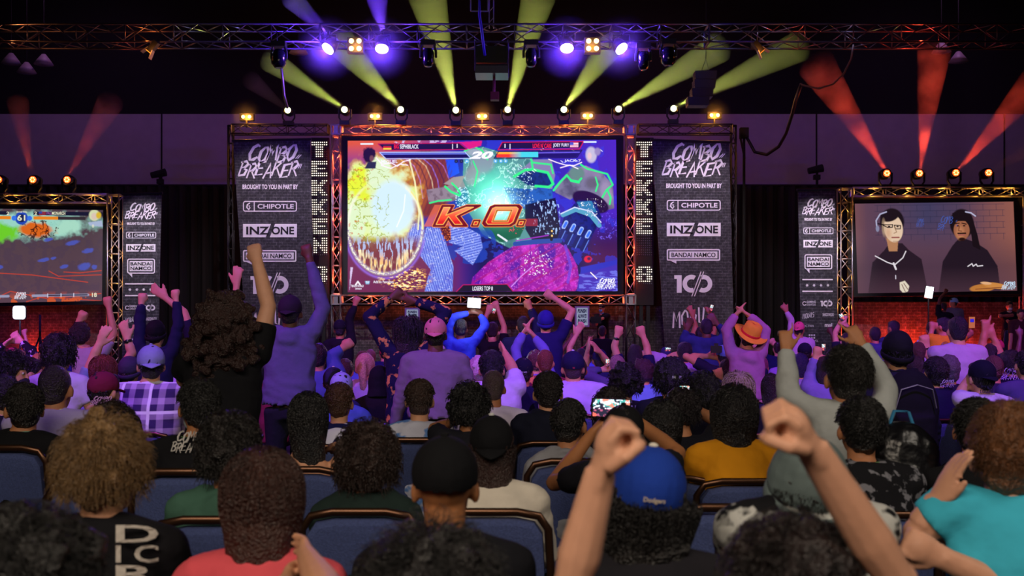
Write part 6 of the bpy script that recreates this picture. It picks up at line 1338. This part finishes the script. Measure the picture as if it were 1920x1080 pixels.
q('person with dark hair at the frame edge below the masked face', 6, 700, 6.3, hair='short', hc='18101a', top='1a1a26', sk='p', turn=30)
q('bald person with reddish scalp behind the masked pair', 74, 661, 10.2, hair='bald', hc='2a1a1a', top='242030', sk='m')
q('person with brown hair in front of the red glowing bricks', 86, 652, 11.5, hair='short', hc='3a2218', top='282234', sk='l')
q('person clapping at the frame edge in black shirt with white sleeve print', 26, 662, 12.5, 'sit', 'short', '14101a', '16161e', 'long', 'p', L=(11, 637, 0, 'clap'), Rr=(40, 632, 0, 'open'), patt=pattern('print', '14141c', 'b0a8c0'))
q(cap_('standing person in black hoodie and cap with one fist raised high before the backdrop', '14141c', 'f'), 638, 597, 14.0, 'stand', 'short', '100c14', '121218', 'long', 'm', cap='cap', Rr=(666, 564, 0, 'fist', (655, 600)), hood=True)
q('person in denim jacket punching one fist forward, head behind the purple hoodie', 598, 642, 9.6, 'sit', 'short', '1c1418', '5068a8', 'long', 'l', Rr=(642, 643, .0, 'fist', (622, 668)))
q('person with blond ponytail in pale grey sweater', 685, 660, 10.0, 'sit', 'pony', 'd0a088', 'b0a4c4', 'long', 'p', hs=1.1)
q(cap_('person in raised black hood beside the blond ponytail', '12121e'), 712, 682, 9.0, 'sit', 'short', '100c14', '14141e', 'long', 'm', cap='hood')
q(cap_('person in lavender patterned cap', '9a9ad8', 'f'), 641, 694, 8.3, 'sit', 'short', '1a1420', '4a60b0', 'short', 'l', cap='cap')
q(cap_('person in dark blue cap with white edge behind the lavender cap', '26264a', 'f', 'd0d0e0'), 626, 685, 9.6, 'sit', 'short', '14101a', '2a3060', 'short', 'l', cap='cap')
q('standing person in bright blue hoodie holding up a lit panel', 864, 596, 13.0, 'stand', 'short', '0e0c14', '2a3cc0', 'long', 'd', hood=True, L=(882, 578, .0, 'phone'), Rr=(898, 580, 0, 'phone', (912, 610)), tilt=0)
q('standing person in black shirt with both bare arms bent up', 923, 603, 14.0, 'stand', 'short', '100c14', '13131a', 'short', 'l', L=(914, 580, 0, 'fist', (905, 610)), Rr=(933, 572, 0, 'fist', (945, 612)), nod=-8)
q(cap_('tall standing person in navy beanie, bare arm bent over the head', '2a2a90'), 1023, 580, 12.2, 'stand', 'short', '12101c', '1c1d58', 'short', 'p', cap='beanie', Rr=(1038, 550, 0, 'fist', (1073, 583)), hs=1.05, bw=1.05)
q('standing person in navy sweater with raised fist and watch, dark hair', 981, 592, 13.2, 'stand', 'short', '100c14', '15163c', 'long', 'm', Rr=(994, 570, 0, 'fist', (1006, 605)), watch=(1,), bw=1.15)
q('person with small curls clapping overhead in blue sleeves', 1004, 652, 11.4, 'sit', 'curly', '5a3038', '6a6ac8', 'long', 'p', L=(983, 614, 0, 'clap', (966, 655)), Rr=(1001, 621, 0, 'clap', (1020, 655)), hs=.95)
q('person with cropped reddish hair in maroon and gold print shirt', 1022, 656, 9.8, 'sit', 'buzz', '6a3028', sk='p', patt=pattern('flame', '6a1838', 'd09a50'), hs=1.0)
q(cap_('person in dark cap with small white lettering low on the back', '14142c', 'f', None, ('LATE NITE', .06, .012, .0, 'd8d8f0')), 981, 667, 9.4, 'sit', 'short', '120e18', '1a1a38', 'short', 'm', cap='cap')
q('person with neat black hair in wide pale lavender shirt, hands raised beside', 922, 656, 8.6, 'sit', 'short', '0e0b1c', 'c4b4e0', 'short', 'l', bw=1.25, hs=1.2, Rr=(947, 652, .4, 'clap', (960, 690)))
q('person with frizzy pale pink and grey hair', 899, 664, 9.8, 'sit', 'fluffy', 'c8a8c8', '8070b0', 'short', 'p', hs=1.0)
q('person with long chestnut hair beside the frizzy pale hair', 868, 661, 10.6, 'sit', 'long', '6a3838', '3a3060', 'short', 'p', hs=.85)
q(cap_('person in navy and white cap and broad lavender shirt', '1a1a44', 'f', 'c8c8e8', ('MLB', .016, .012, -.0, 'd04060')), 1074, 655, 9.3, 'sit', 'buzz', '3a2430', 'b8a8e8', 'short', 'l', cap='cap', bw=1.25, hs=1.12)
q('person with long navy dark hair in navy shirt, both fists raised, watch on one wrist', 1190, 643, 12.6, 'sit', 'bob', '0e0c24', '1a1c4a', 'short', 'p', L=(1157, 622, 0, 'fist', (1152, 650)), Rr=(1206, 622, 0, 'fist', (1213, 650)), watch=(-1,), hs=1.0)
q(cap_('person in navy cap with thin arms raised on both sides', '1c1c54', 'f'), 1124, 652, 12.4, 'sit', 'short', '120e18', '1c2050', 'short', 'p', cap='cap', L=(1101, 652, 0, 'clap', (1098, 685)), Rr=(1123, 650, -.2, 'clap', (1140, 680)))
q('person with dark hair raising an open palm below the light sign', 1090, 652, 14.2, 'sit', 'short', '120e1c', '2a2450', 'none', 'p', L=(1081, 620, 0, 'palm', (1068, 652)))
q('standing person in black shirt pointing sideways below the cameraman', 1129, 610, 21, 'stand', 'short', '0e0b10', '101014', 'short', 'm', L=(1103, 640, 0, 'point'))
q('person with light brown hair filming with a raised phone', 1157, 664, 11.2, 'sit', 'short', '8a6878', '4a4878', 'long', 'p', L=(1133, 684, .1, 'phone'), hs=1.0)
q('person with curls in light blue jacket behind the lettered cap', 1207, 668, 10.8, 'sit', 'curly', '3a1c30', '6a90d8', 'long', 'l')
q('person with dark hair in pale hooded sweatshirt', 1283, 640, 12.8, 'sit', 'short', '0e0c20', 'a894c8', 'long', 'l', hood=True, hs=1.15, bw=1.1, L=(1253, 664, 0, 'phone'))
q('standing person in dark blue hoodie with arms spread wide overhead', 1324, 597, 14.0, 'stand', 'short', '0e0b14', '24305c', 'long', 'd', hood=True, L=(1288, 612, 0, 'palm', (1280, 640)), Rr=(1345, 600, 0, 'open', (1362, 630)), bw=1.15, nod=-8)
q('person filming with arms lifted in front of the printed banner', 1312, 612, 15.5, 'stand', 'short', '14100e', '1c2040', 'short', 't', L=(1298, 586, 0, 'open', (1304, 610)), Rr=(1333, 583, 0, 'phone', (1341, 612)))
q(cap_('standing person in yellow brimmed hat with red band clapping overhead, mauve hoodie', 'e8a838', 'f', 'c8283a'), 1404, 594, 10.6, 'stand', 'short', '1a1216', 'a070a8', 'long', 'p', hood=True, cap='hat', L=(1381, 580, .0, 'clap', (1362, 618)), Rr=(1402, 581, .0, 'clap', (1436, 618)), hs=1.0, tilt=20, nod=26, shift=-.03, hem=1.12)
q(cap_('person in light blue cap holding a camera', '6a80d0', 'f'), 1356, 644, 12.4, 'sit', 'short', '14101e', '1c1c3c', 'short', 'l', cap='cap', L=(1330, 660, 0, 'phone'))
q('person with open hands lifted below the light blue cap', 1362, 672, 11.0, 'sit', 'short', '120e1c', '1a1c48', 'long', 'p', L=(1339, 690, -.1, 'open'), Rr=(1385, 685, -.1, 'open'))
q('person with cropped pinkish hair in cream shirt holding a phone', 1426, 668, 11.0, 'sit', 'buzz', '8a4070', 'd8c8a8', 'short', 'p', hs=1.0)
q('person with dark ponytail in navy shirt behind the fist', 1446, 700, 8.8, 'sit', 'long', '120e12', '181a40', 'short', 'p', hs=.9)
q(cap_('standing person in cream shirt and pink cap pointing at the banner', 'e0607a', 'b'), 1499, 601, 17, 'stand', 'short', '0e0b0e', 'b8a4b4', 'long', 'm', L=(1474, 578, 0, 'point', (1484, 600)), turn=-30, cap='capb')
q(cap_('person in dark baseball cap below the pointing figure', '15152c', 'f'), 1508, 640, 13.2, 'sit', 'short', '100c14', '14142a', 'short', 'l', cap='cap', Rr=(1544, 662, 0, 'phone'))
q('person with navy dyed hair below the dark baseball cap', 1499, 661, 10.4, 'sit', 'short', '141550', '8a80c0', 'short', 'l', hs=1.1)
q('person in lavender sweatshirt with a raised fist beside the grey hoodie', 1546, 664, 9.6, 'sit', 'bob', '14101a', '7a70c0', 'long', 'p', L=(1529, 660, 0, 'fist', (1520, 700)), hs=.95)
q('person with tattooed arm lifting a phone by the truss', 1588, 622, 13.6, 'stand', 'short', '100c12', '1a1c30', 'short', 'p', L=(1574, 600, 0, 'phone', (1566, 625)), Rr=(1590, 606, 0, 'phone', (1600, 630)))
q('standing person with glasses and dark hair in plain lavender shirt, hand at the face', 1794, 592, 9.8, 'stand', 'short', '14122c', 'b8a0dc', 'short', 'p', L=(1768, 652, .15, 'fist', (1748, 665)), bw=1.2, hs=1.06, hem=1.02)
q('standing person in mustard shirt with elbow raised below the light panel', 1768, 594, 14.5, 'stand', 'short', '0e0b0c', 'c8901a', 'short', 'm', L=(1747, 612, 0, 'fist', (1742, 640)), Rr=(1822, 619, .9, 'phone'), turn=40, bw=1.1)
q('person in black and white jersey next to the mustard shirt', 1746, 602, 16.5, 'stand', 'short', '120e0e', '15151a', 'short', 'm', patt=pattern('tie', '131318', 'c0c0c8'))
q('person with dark hair silhouetted against the red glow', 1674, 600, 17.0, 'stand', 'short', '0e0a0c', '2a3450', 'short', 'm', turn=30)
q('person in blue and grey hooded top near the red glow', 1640, 612, 16.0, 'stand', 'short', '0e0b12', '3a4468', 'long', 'm', hood=True)
q('bald person behind the black backpack', 1694, 646, 13.4, 'sit', 'bald', '201818', '1c1c2c', 'short', 'l')
q('person with bare shiny scalp lit violet, low behind the backpack', 1686, 662, 10.6, 'sit', 'bald', '201818', '2a2440', 'short', 'p')
q('person with short brown hair and a raised watch hand', 1720, 640, 12.0, 'sit', 'short', '4a2c30', '201c30', 'short', 'p', Rr=(1738, 640, 0, 'fist', (1742, 665)), watch=(1,))
q('person with greying dark hair and light collar', 1712, 664, 10.2, 'sit', 'short', '241a28', '8a80b0', 'short', 'l')
q('person with black hair and dark shirt with white shoulder lettering', 1753, 667, 8.5, 'sit', 'short', '100c20', '16183c', 'short', 'p', lanyard='b08a78', hs=1.08, logo_=('event', 1762, 712, 1790, 726, 'b8b0e0'))
q('person with grey hair beside the black haired lettered shirt', 1777, 664, 9.7, 'sit', 'short', '585068', '1c1c38', 'short', 'l', hs=1.1)
q(cap_('person in black backwards cap and white printed shirt, hands at the face', '12122a', 'b', 'c0c0d0'), 1838, 671, 8.2, 'sit', 'short', '12101c', 'c8bce0', 'short', 'p', cap='capb', turn=12, L=(1813, 700, .1, 'clap', (1800, 740)), hs=1.05, logo_=('WINNERS|LOSERS', 1838, 722, 1862, 738, '20204a'))
q('person with closely shaved head behind the printed white shirt', 1861, 667, 9.6, 'sit', 'buzz', '5a3040', '2c2850', 'short', 'p')
q('person with black hair and navy shirt with large lilac brushed lettering', 1893, 654, 9.4, 'sit', 'short', '0e0b20', '16163c', 'short', 'p', logo_=('event', 1876, 690, 1912, 712, 'b0a0e8'), hs=1.08, bw=1.1)
q('person with dark hair cut off by the frame edge beside the lilac lettering', 1922, 655, 9.0, 'sit', 'short', '100c1c', '4a4080', 'short', 'p')
q('person pointing one finger upward near the blue chair', 1853, 643, 12.0, 'sit', 'short', '120e14', '20203c', 'short', 'm', L=(1846, 612, 0, 'point', (1843, 640)), Rr=(1863, 625, 0, 'fist', (1868, 645)))
q(cap_('person in red and blue cap in front of the pale blue chair', 'a02840', 'f', '4060b0'), 1869, 634, 15.0, 'sit', 'short', '120e14', '1c1c30', 'short', 'm', cap='cap')
# people up on the stage
q(cap_('cameraman on stage in black cap, blue face mask and black shirt with camera', '0e0e12', 'f'), 1128, 568, 29.0, 'stand', 'short', '14100e', '111116', 'short', 'l', yaw=150, cap='cap', mask='7ab0d8', lanyard='5aa0e0', L=(1112, 604, -.45, 'phone'), Rr=(1120, 606, -.5, 'phone'), face=True, ground=.6)
q('person on stage in black shirt lifting one arm toward the screen', 1769, 566, 26.4, 'stand', 'short', '0e0b0c', '15161c', 'short', 'd', ground=.6, L=(1771, 545, 0, 'fist', (1762, 560)))
q(cap_('person on stage in grey and red jacket with light blue cap', '7ab0c8', 'b'), 1787, 557, 26.9, 'stand', 'short', '1a1416', '6a6a72', 'long', 'm', ground=.6, cap='capb', turn=80, face=True)
q('person on stage in black shirt with white mask and lanyard', 1893, 564, 26.4, 'stand', 'short', '14100e', '121218', 'short', 'm', yaw=170, mask='d8d0cc', lanyard='c0c0c0', face=True, ground=.6, L=(1880, 592, -.3, 'fist'), Rr=(1915, 600, -.2, 'fist'))
q('person standing dark at the frame edge beside the white mask', 1914, 578, 24.8, 'stand', 'short', '14100e', '3a2018', 'short', 'm', yaw=170, face=True, ground=0)
# ---- rows further back: each head its own person
rs = random.Random(11)
HN = [('short', '120e14', 'short black hair'), ('short', '3a241c', 'short brown hair'), ('curly', '17111a', 'curly dark hair'), ('buzz', '2a1c22', 'shaved head'), ('bob', '5a3428', 'chin-length brown hair'), ('long', '121018', 'long dark hair'), ('short', '8a6a50', 'fair hair'), ('cap', '101018', 'black cap'), ('cap', '9a2a3a', 'red cap'), ('beanie', '3a3a6a', 'blue beanie'), ('pony', '7a5040', 'brown ponytail'), ('afro', '14101a', 'round afro hair'), ('cap', 'b0b0c0', 'pale cap'), ('bald', '201818', 'bald head')]
TN = [('14141c', 'black shirt'), ('1c2050', 'navy shirt'), ('b0a8c4', 'pale grey shirt'), ('7a2a48', 'wine red shirt'), ('4a60b8', 'blue shirt'), ('6a6a78', 'grey shirt'), ('8a70b8', 'lilac shirt'), ('2c4a48', 'dark green shirt'), ('c09a60', 'tan shirt')]
ZN = [(0, 330, 'under the side fight screen'), (330, 640, 'under the drape'), (640, 900, 'under the fireball'), (900, 1200, 'under the K.O. lettering'), (1200, 1400, 'under the looping cable'), (1400, 1600, 'under the narrow banner'), (1600, 1920, 'under the commentators')]
used = set(); k = 0
for d_, y0, n in ((10.6, 668, 13), (12.2, 660, 15), (13.9, 654, 17), (15.8, 649, 18), (17.8, 645, 18)):
    for i in range(n):
        px_ = (i + .5 + rs.uniform(-.3, .3)) * 1920 / n; xw = (px_ - CX) * d_ / F
        if any(abs(a - xw) < .46 and abs(b - d_) < .58 for a, b, *r_ in PEOPLE): continue
        for t in range(60):
            h_, c_ = rs.choice(HN), rs.choice(TN); z_ = [z for z in ZN if z[0] <= px_ < z[1]][0][2]
            row = {10.6: 'mid hall', 12.2: 'past mid hall', 13.9: 'further forward', 15.8: 'near the stage', 17.8: 'nearest the stage'}[d_]
            lb = '%s in %s %s, %s' % ('person with ' + h_[2], c_[1], row, z_)
            if (h_[2], c_[1], z_) not in used: used.add((h_[2], c_[1], z_)); break
        kw = {}
        if h_[0] in ('cap', 'beanie'): cap_(lb, h_[1], 'f'); kw['cap'] = h_[0]
        r_ = rs.random(); arm = {}
        if r_ < .22 and d_ > 11.5: side = rs.choice('LR'); hx = px_ + (-1 if side == 'L' else 1) * rs.uniform(.12, .3) * F / d_; arm = {('L' if side == 'L' else 'Rr'): (hx, y0 - rs.uniform(8, 26), 0, rs.choice(['fist', 'open', 'clap', 'fist', 'point']))}
        q(lb, px_, y0 + rs.uniform(-5, 6), d_, 'sit', 'short' if kw else h_[0], '14101a' if kw else h_[1], c_[0], 'short', rs.choice('lmdpt'), turn=rs.uniform(-25, 25), hs=1.0, bw=rs.uniform(.95, 1.15), grp='audience in the far rows', **kw, **arm)
# ---------------------------------------------------------------- chairs
lab = {}
n_c = 0
CTOP = {45: 840, 372: 885, 432: 975, 690: 960, 922: 960, 1068: 865, 577: 880, 787: 825}
for X, d_, sit, lb, px_, py_ in PEOPLE:
    if not sit or d_ > 9: continue
    short = lb.replace('person ', 'the person ', 1).split(',')[0]
    c = chair(X, d_ + .02, ('blue padded chair taken by ' + ' '.join(short.split()[:11])))
    if px_ in CTOP: c.scale.z = (CH - (CTOP[px_] - HY) * (d_ - .235) / F) / .925
for px_, yt, d_, lb in ((1425, 870, 5.12, 'empty blue banquet chair behind the grey knitted hat'), (1232, 872, 5.9, 'blue banquet chair beside the mustard yellow shirt, mostly behind the blue cap'), (1345, 950, 4.0, 'blue banquet chair with bronze rim between the blue cap and the marbled shirt'),
                        (590, 880, 5.95, 'blue banquet chair behind the red shirt, seen past the brown hair'), (1012, 825, 6.35, 'blue banquet chair behind the navy hoodie with purple-lit rim'),
                        (280, 762, 8.6, 'blue banquet chair behind the checked purple shirt'), (704, 757, 9.8, 'blue banquet chair just behind the blond ponytail'), (1775, 745, 9.6, 'empty blue banquet chair beside the black backpack'), (5, 842, 6.5, 'blue banquet chair beside the plain black shirt at the frame edge'),
                        (1690, 965, 3.9, 'blue banquet chair low beside the teal shirt'), (575, 965, 3.85, 'blue banquet chair back beside the coral red shirt')):
    X = (px_ - CX) * d_ / F
    if any(abs(a - X) < .42 and abs(b - d_) < .45 for a, b, s_, *r_ in PEOPLE): continue
    c = chair(X, d_, lb); c.scale.z = min(max((CH - (yt - HY) * (d_ - .235) / F) / .925, .85), 1.1)
c = chair(W(1885, 600, 26.2).x, 26.2, 'pale blue banquet chair standing on the stage by the commentators\' screen', z=.6, rot=R(8)); c.scale = (1, 1, 1.2)
# ---------------------------------------------------------------- phones, camera, held lights
def phone(px_, py_, w_, h_, d, label, rot=0, img='mix'):
    p = W(px_, py_, d); e = empty('phone', tuple(p), label, 'phone'); M = Matrix.Rotation(R(rot), 3, 'Y'); hw, hh = w_ * d / F / 2, h_ * d / F / 2
    s = Soup(); s.obox(tuple(p), (hw, .004, hh), M); mk('body', s, mat('phone_body', '0c0c10', .3), e)
    Pq = Paint(0, 0, 16, 9, 96, 54, '1a1c34'); n1 = Pq.noise(3, 3, int(px_)); n2 = Pq.noise(1.2, 2, int(py_)); Pq.mix((Pq.Y < 4.5) * (n1 > .45), '48a8a0'); Pq.mix((Pq.Y < 5) * (n2 > .62), 'e8f0ff'); Pq.mix((Pq.Y > 5) * (n2 > .6), 'c05a80', .8); Pq.mix((n1 > .62) * 1., 'ff7050', .7); Pq.ell(6, 2, 2.2, 1.2, 'e8ffff', soft=.5)
    u = M @ Vector((hw * .93, 0, 0)); v = M @ Vector((0, 0, hh * .9)); o = p + Vector((0, -.0055, 0)); cs_ = []
    for a, b in ((-1, 1), (1, 1), (1, -1), (-1, -1)): t = o + u * a + v * b; cs_.append((CX + t.x * F / o.y, HY + (CH - t.z) * F / o.y))
    Pq.build('screen', o.y, SCRM, e, warp=cs_); return e
SCRM = screenmat('phone_picture', 1.6)
phone(1146, 765, 74, 36, 4.93, 'phone held sideways in both hands, screen showing the lit stage', 2)
phone(1283, 729, 20, 12, 6.3, 'small phone beside the ash blond hair')
phone(1139, 680, 7, 15, 11.25, 'phone held upright by the light brown haired person')
phone(1544, 651, 7, 13, 13.2, 'phone with blue lit screen near the dark baseball cap')
phone(1334, 577, 6, 12, 15.4, 'bright phone lifted in front of the angular banner lettering', 15)
phone(1252, 655, 11, 7, 12.8, 'tiny lit phone under the banner beside the mauve hoodie')
phone(1578, 594, 8, 14, 13.55, 'phone with green rim lifted by the tattooed arm', -25)
phone(926, 583, 6, 10, 13.9, 'phone in the fist of the black shirted person', 10)
phone(1426, 673, 8, 9, 10.7, 'phone with pale blue screen beside the mauve hoodie')
e = empty('video_camera', tuple(W(1118, 604, 28.4)), 'black video camera held by the cameraman on stage', 'camera'); p = W(1117, 600, 28.45); s = Soup(); s.box((p.x - .14, p.y - .1, p.z - .09), (p.x + .14, p.y + .1, p.z + .09)); mk('body', s, casing, e)
s = Soup(); s.tube([(p.x - .14, p.y, p.z), (p.x - .32, p.y, p.z)], [.06, .075], 14); mk('lens', s, casing, e); s = Soup(); s.tube([(p.x - .1, p.y, p.z + .09), (p.x - .1, p.y, p.z + .17), (p.x + .1, p.y, p.z + .17), (p.x + .1, p.y, p.z + .09)], .015, 6); mk('handle', s, mat('red_box', '6a1418', .6), e)
panel(889, 568, 24, 18, 12.9, 'bright rectangular light panel held up by the blue hoodie', 4, 'eef4ff', 6, False, None, 10)
e = empty('compact_camera', tuple(W(1344, 656, 12.2)), 'small camera held beside the light blue cap', 'camera'); p = W(1343, 655, 12.25); s = Soup(); s.box((p.x - .06, p.y - .03, p.z - .04), (p.x + .06, p.y + .03, p.z + .04)); s.box((p.x - .02, p.y - .02, p.z + .04), (p.x + .02, p.y + .02, p.z + .07)); mk('body', s, casing, e)
s = Soup(); s.tube([(p.x, p.y + .03, p.z), (p.x, p.y + .09, p.z)], .035, 12); mk('lens', s, casing, e)
# bag and signs in the crowd
s = Soup(); p = W(1690, 880, 4.4); s.ell((p.x, p.y, p.z), (.17, .11, .2), nu=16, nv=10); s.ell((p.x - .02, p.y - .08, p.z - .06), (.12, .06, .1)); e = empty('shoulder_bag', (p.x, p.y, p.z - .2), 'black glossy bag hung on a chair behind the speckled shirt', 'bag'); mk('bag', remesh(s, .012, 2, disp=lambda v: noise3(v, 30, 2) * .004), mat('gloss_bag', '101014', .3, bump=.4, bscale=20), e, smooth=True)
q_ = Soup(); q_.tube([(p.x - .06, p.y, p.z + .15), (p.x - .03, p.y, p.z + .24), (p.x + .03, p.y, p.z + .24), (p.x + .06, p.y, p.z + .15)], .008, 6); mk('strap', q_, mat('blue_strap', '2a7aa8', .6), e)
e = empty('hand_sign', tuple(W(1824, 610, 15.4)), 'small yellow and blue hand-held sign by the lavender shirt', 'sign'); s = Soup(); a, b = W(1817, 594, 15.4), W(1828, 615, 15.4); s.box((a.x, 15.4, b.z), (b.x, 15.41, a.z)); mk('card', s, mat('yellow_card', 'd8d020', .7), e); s = Soup(); pxbox(s, 1819, 598, 1826, 604, 15.4, .004); mk('print', s, mat('blue_print', '2a50b0', .7), e)
# ---------------------------------------------------------------- tidy up
bpy.data.objects.remove(TMP)
for me in list(bpy.data.meshes):
    if me.users == 0: bpy.data.meshes.remove(me)
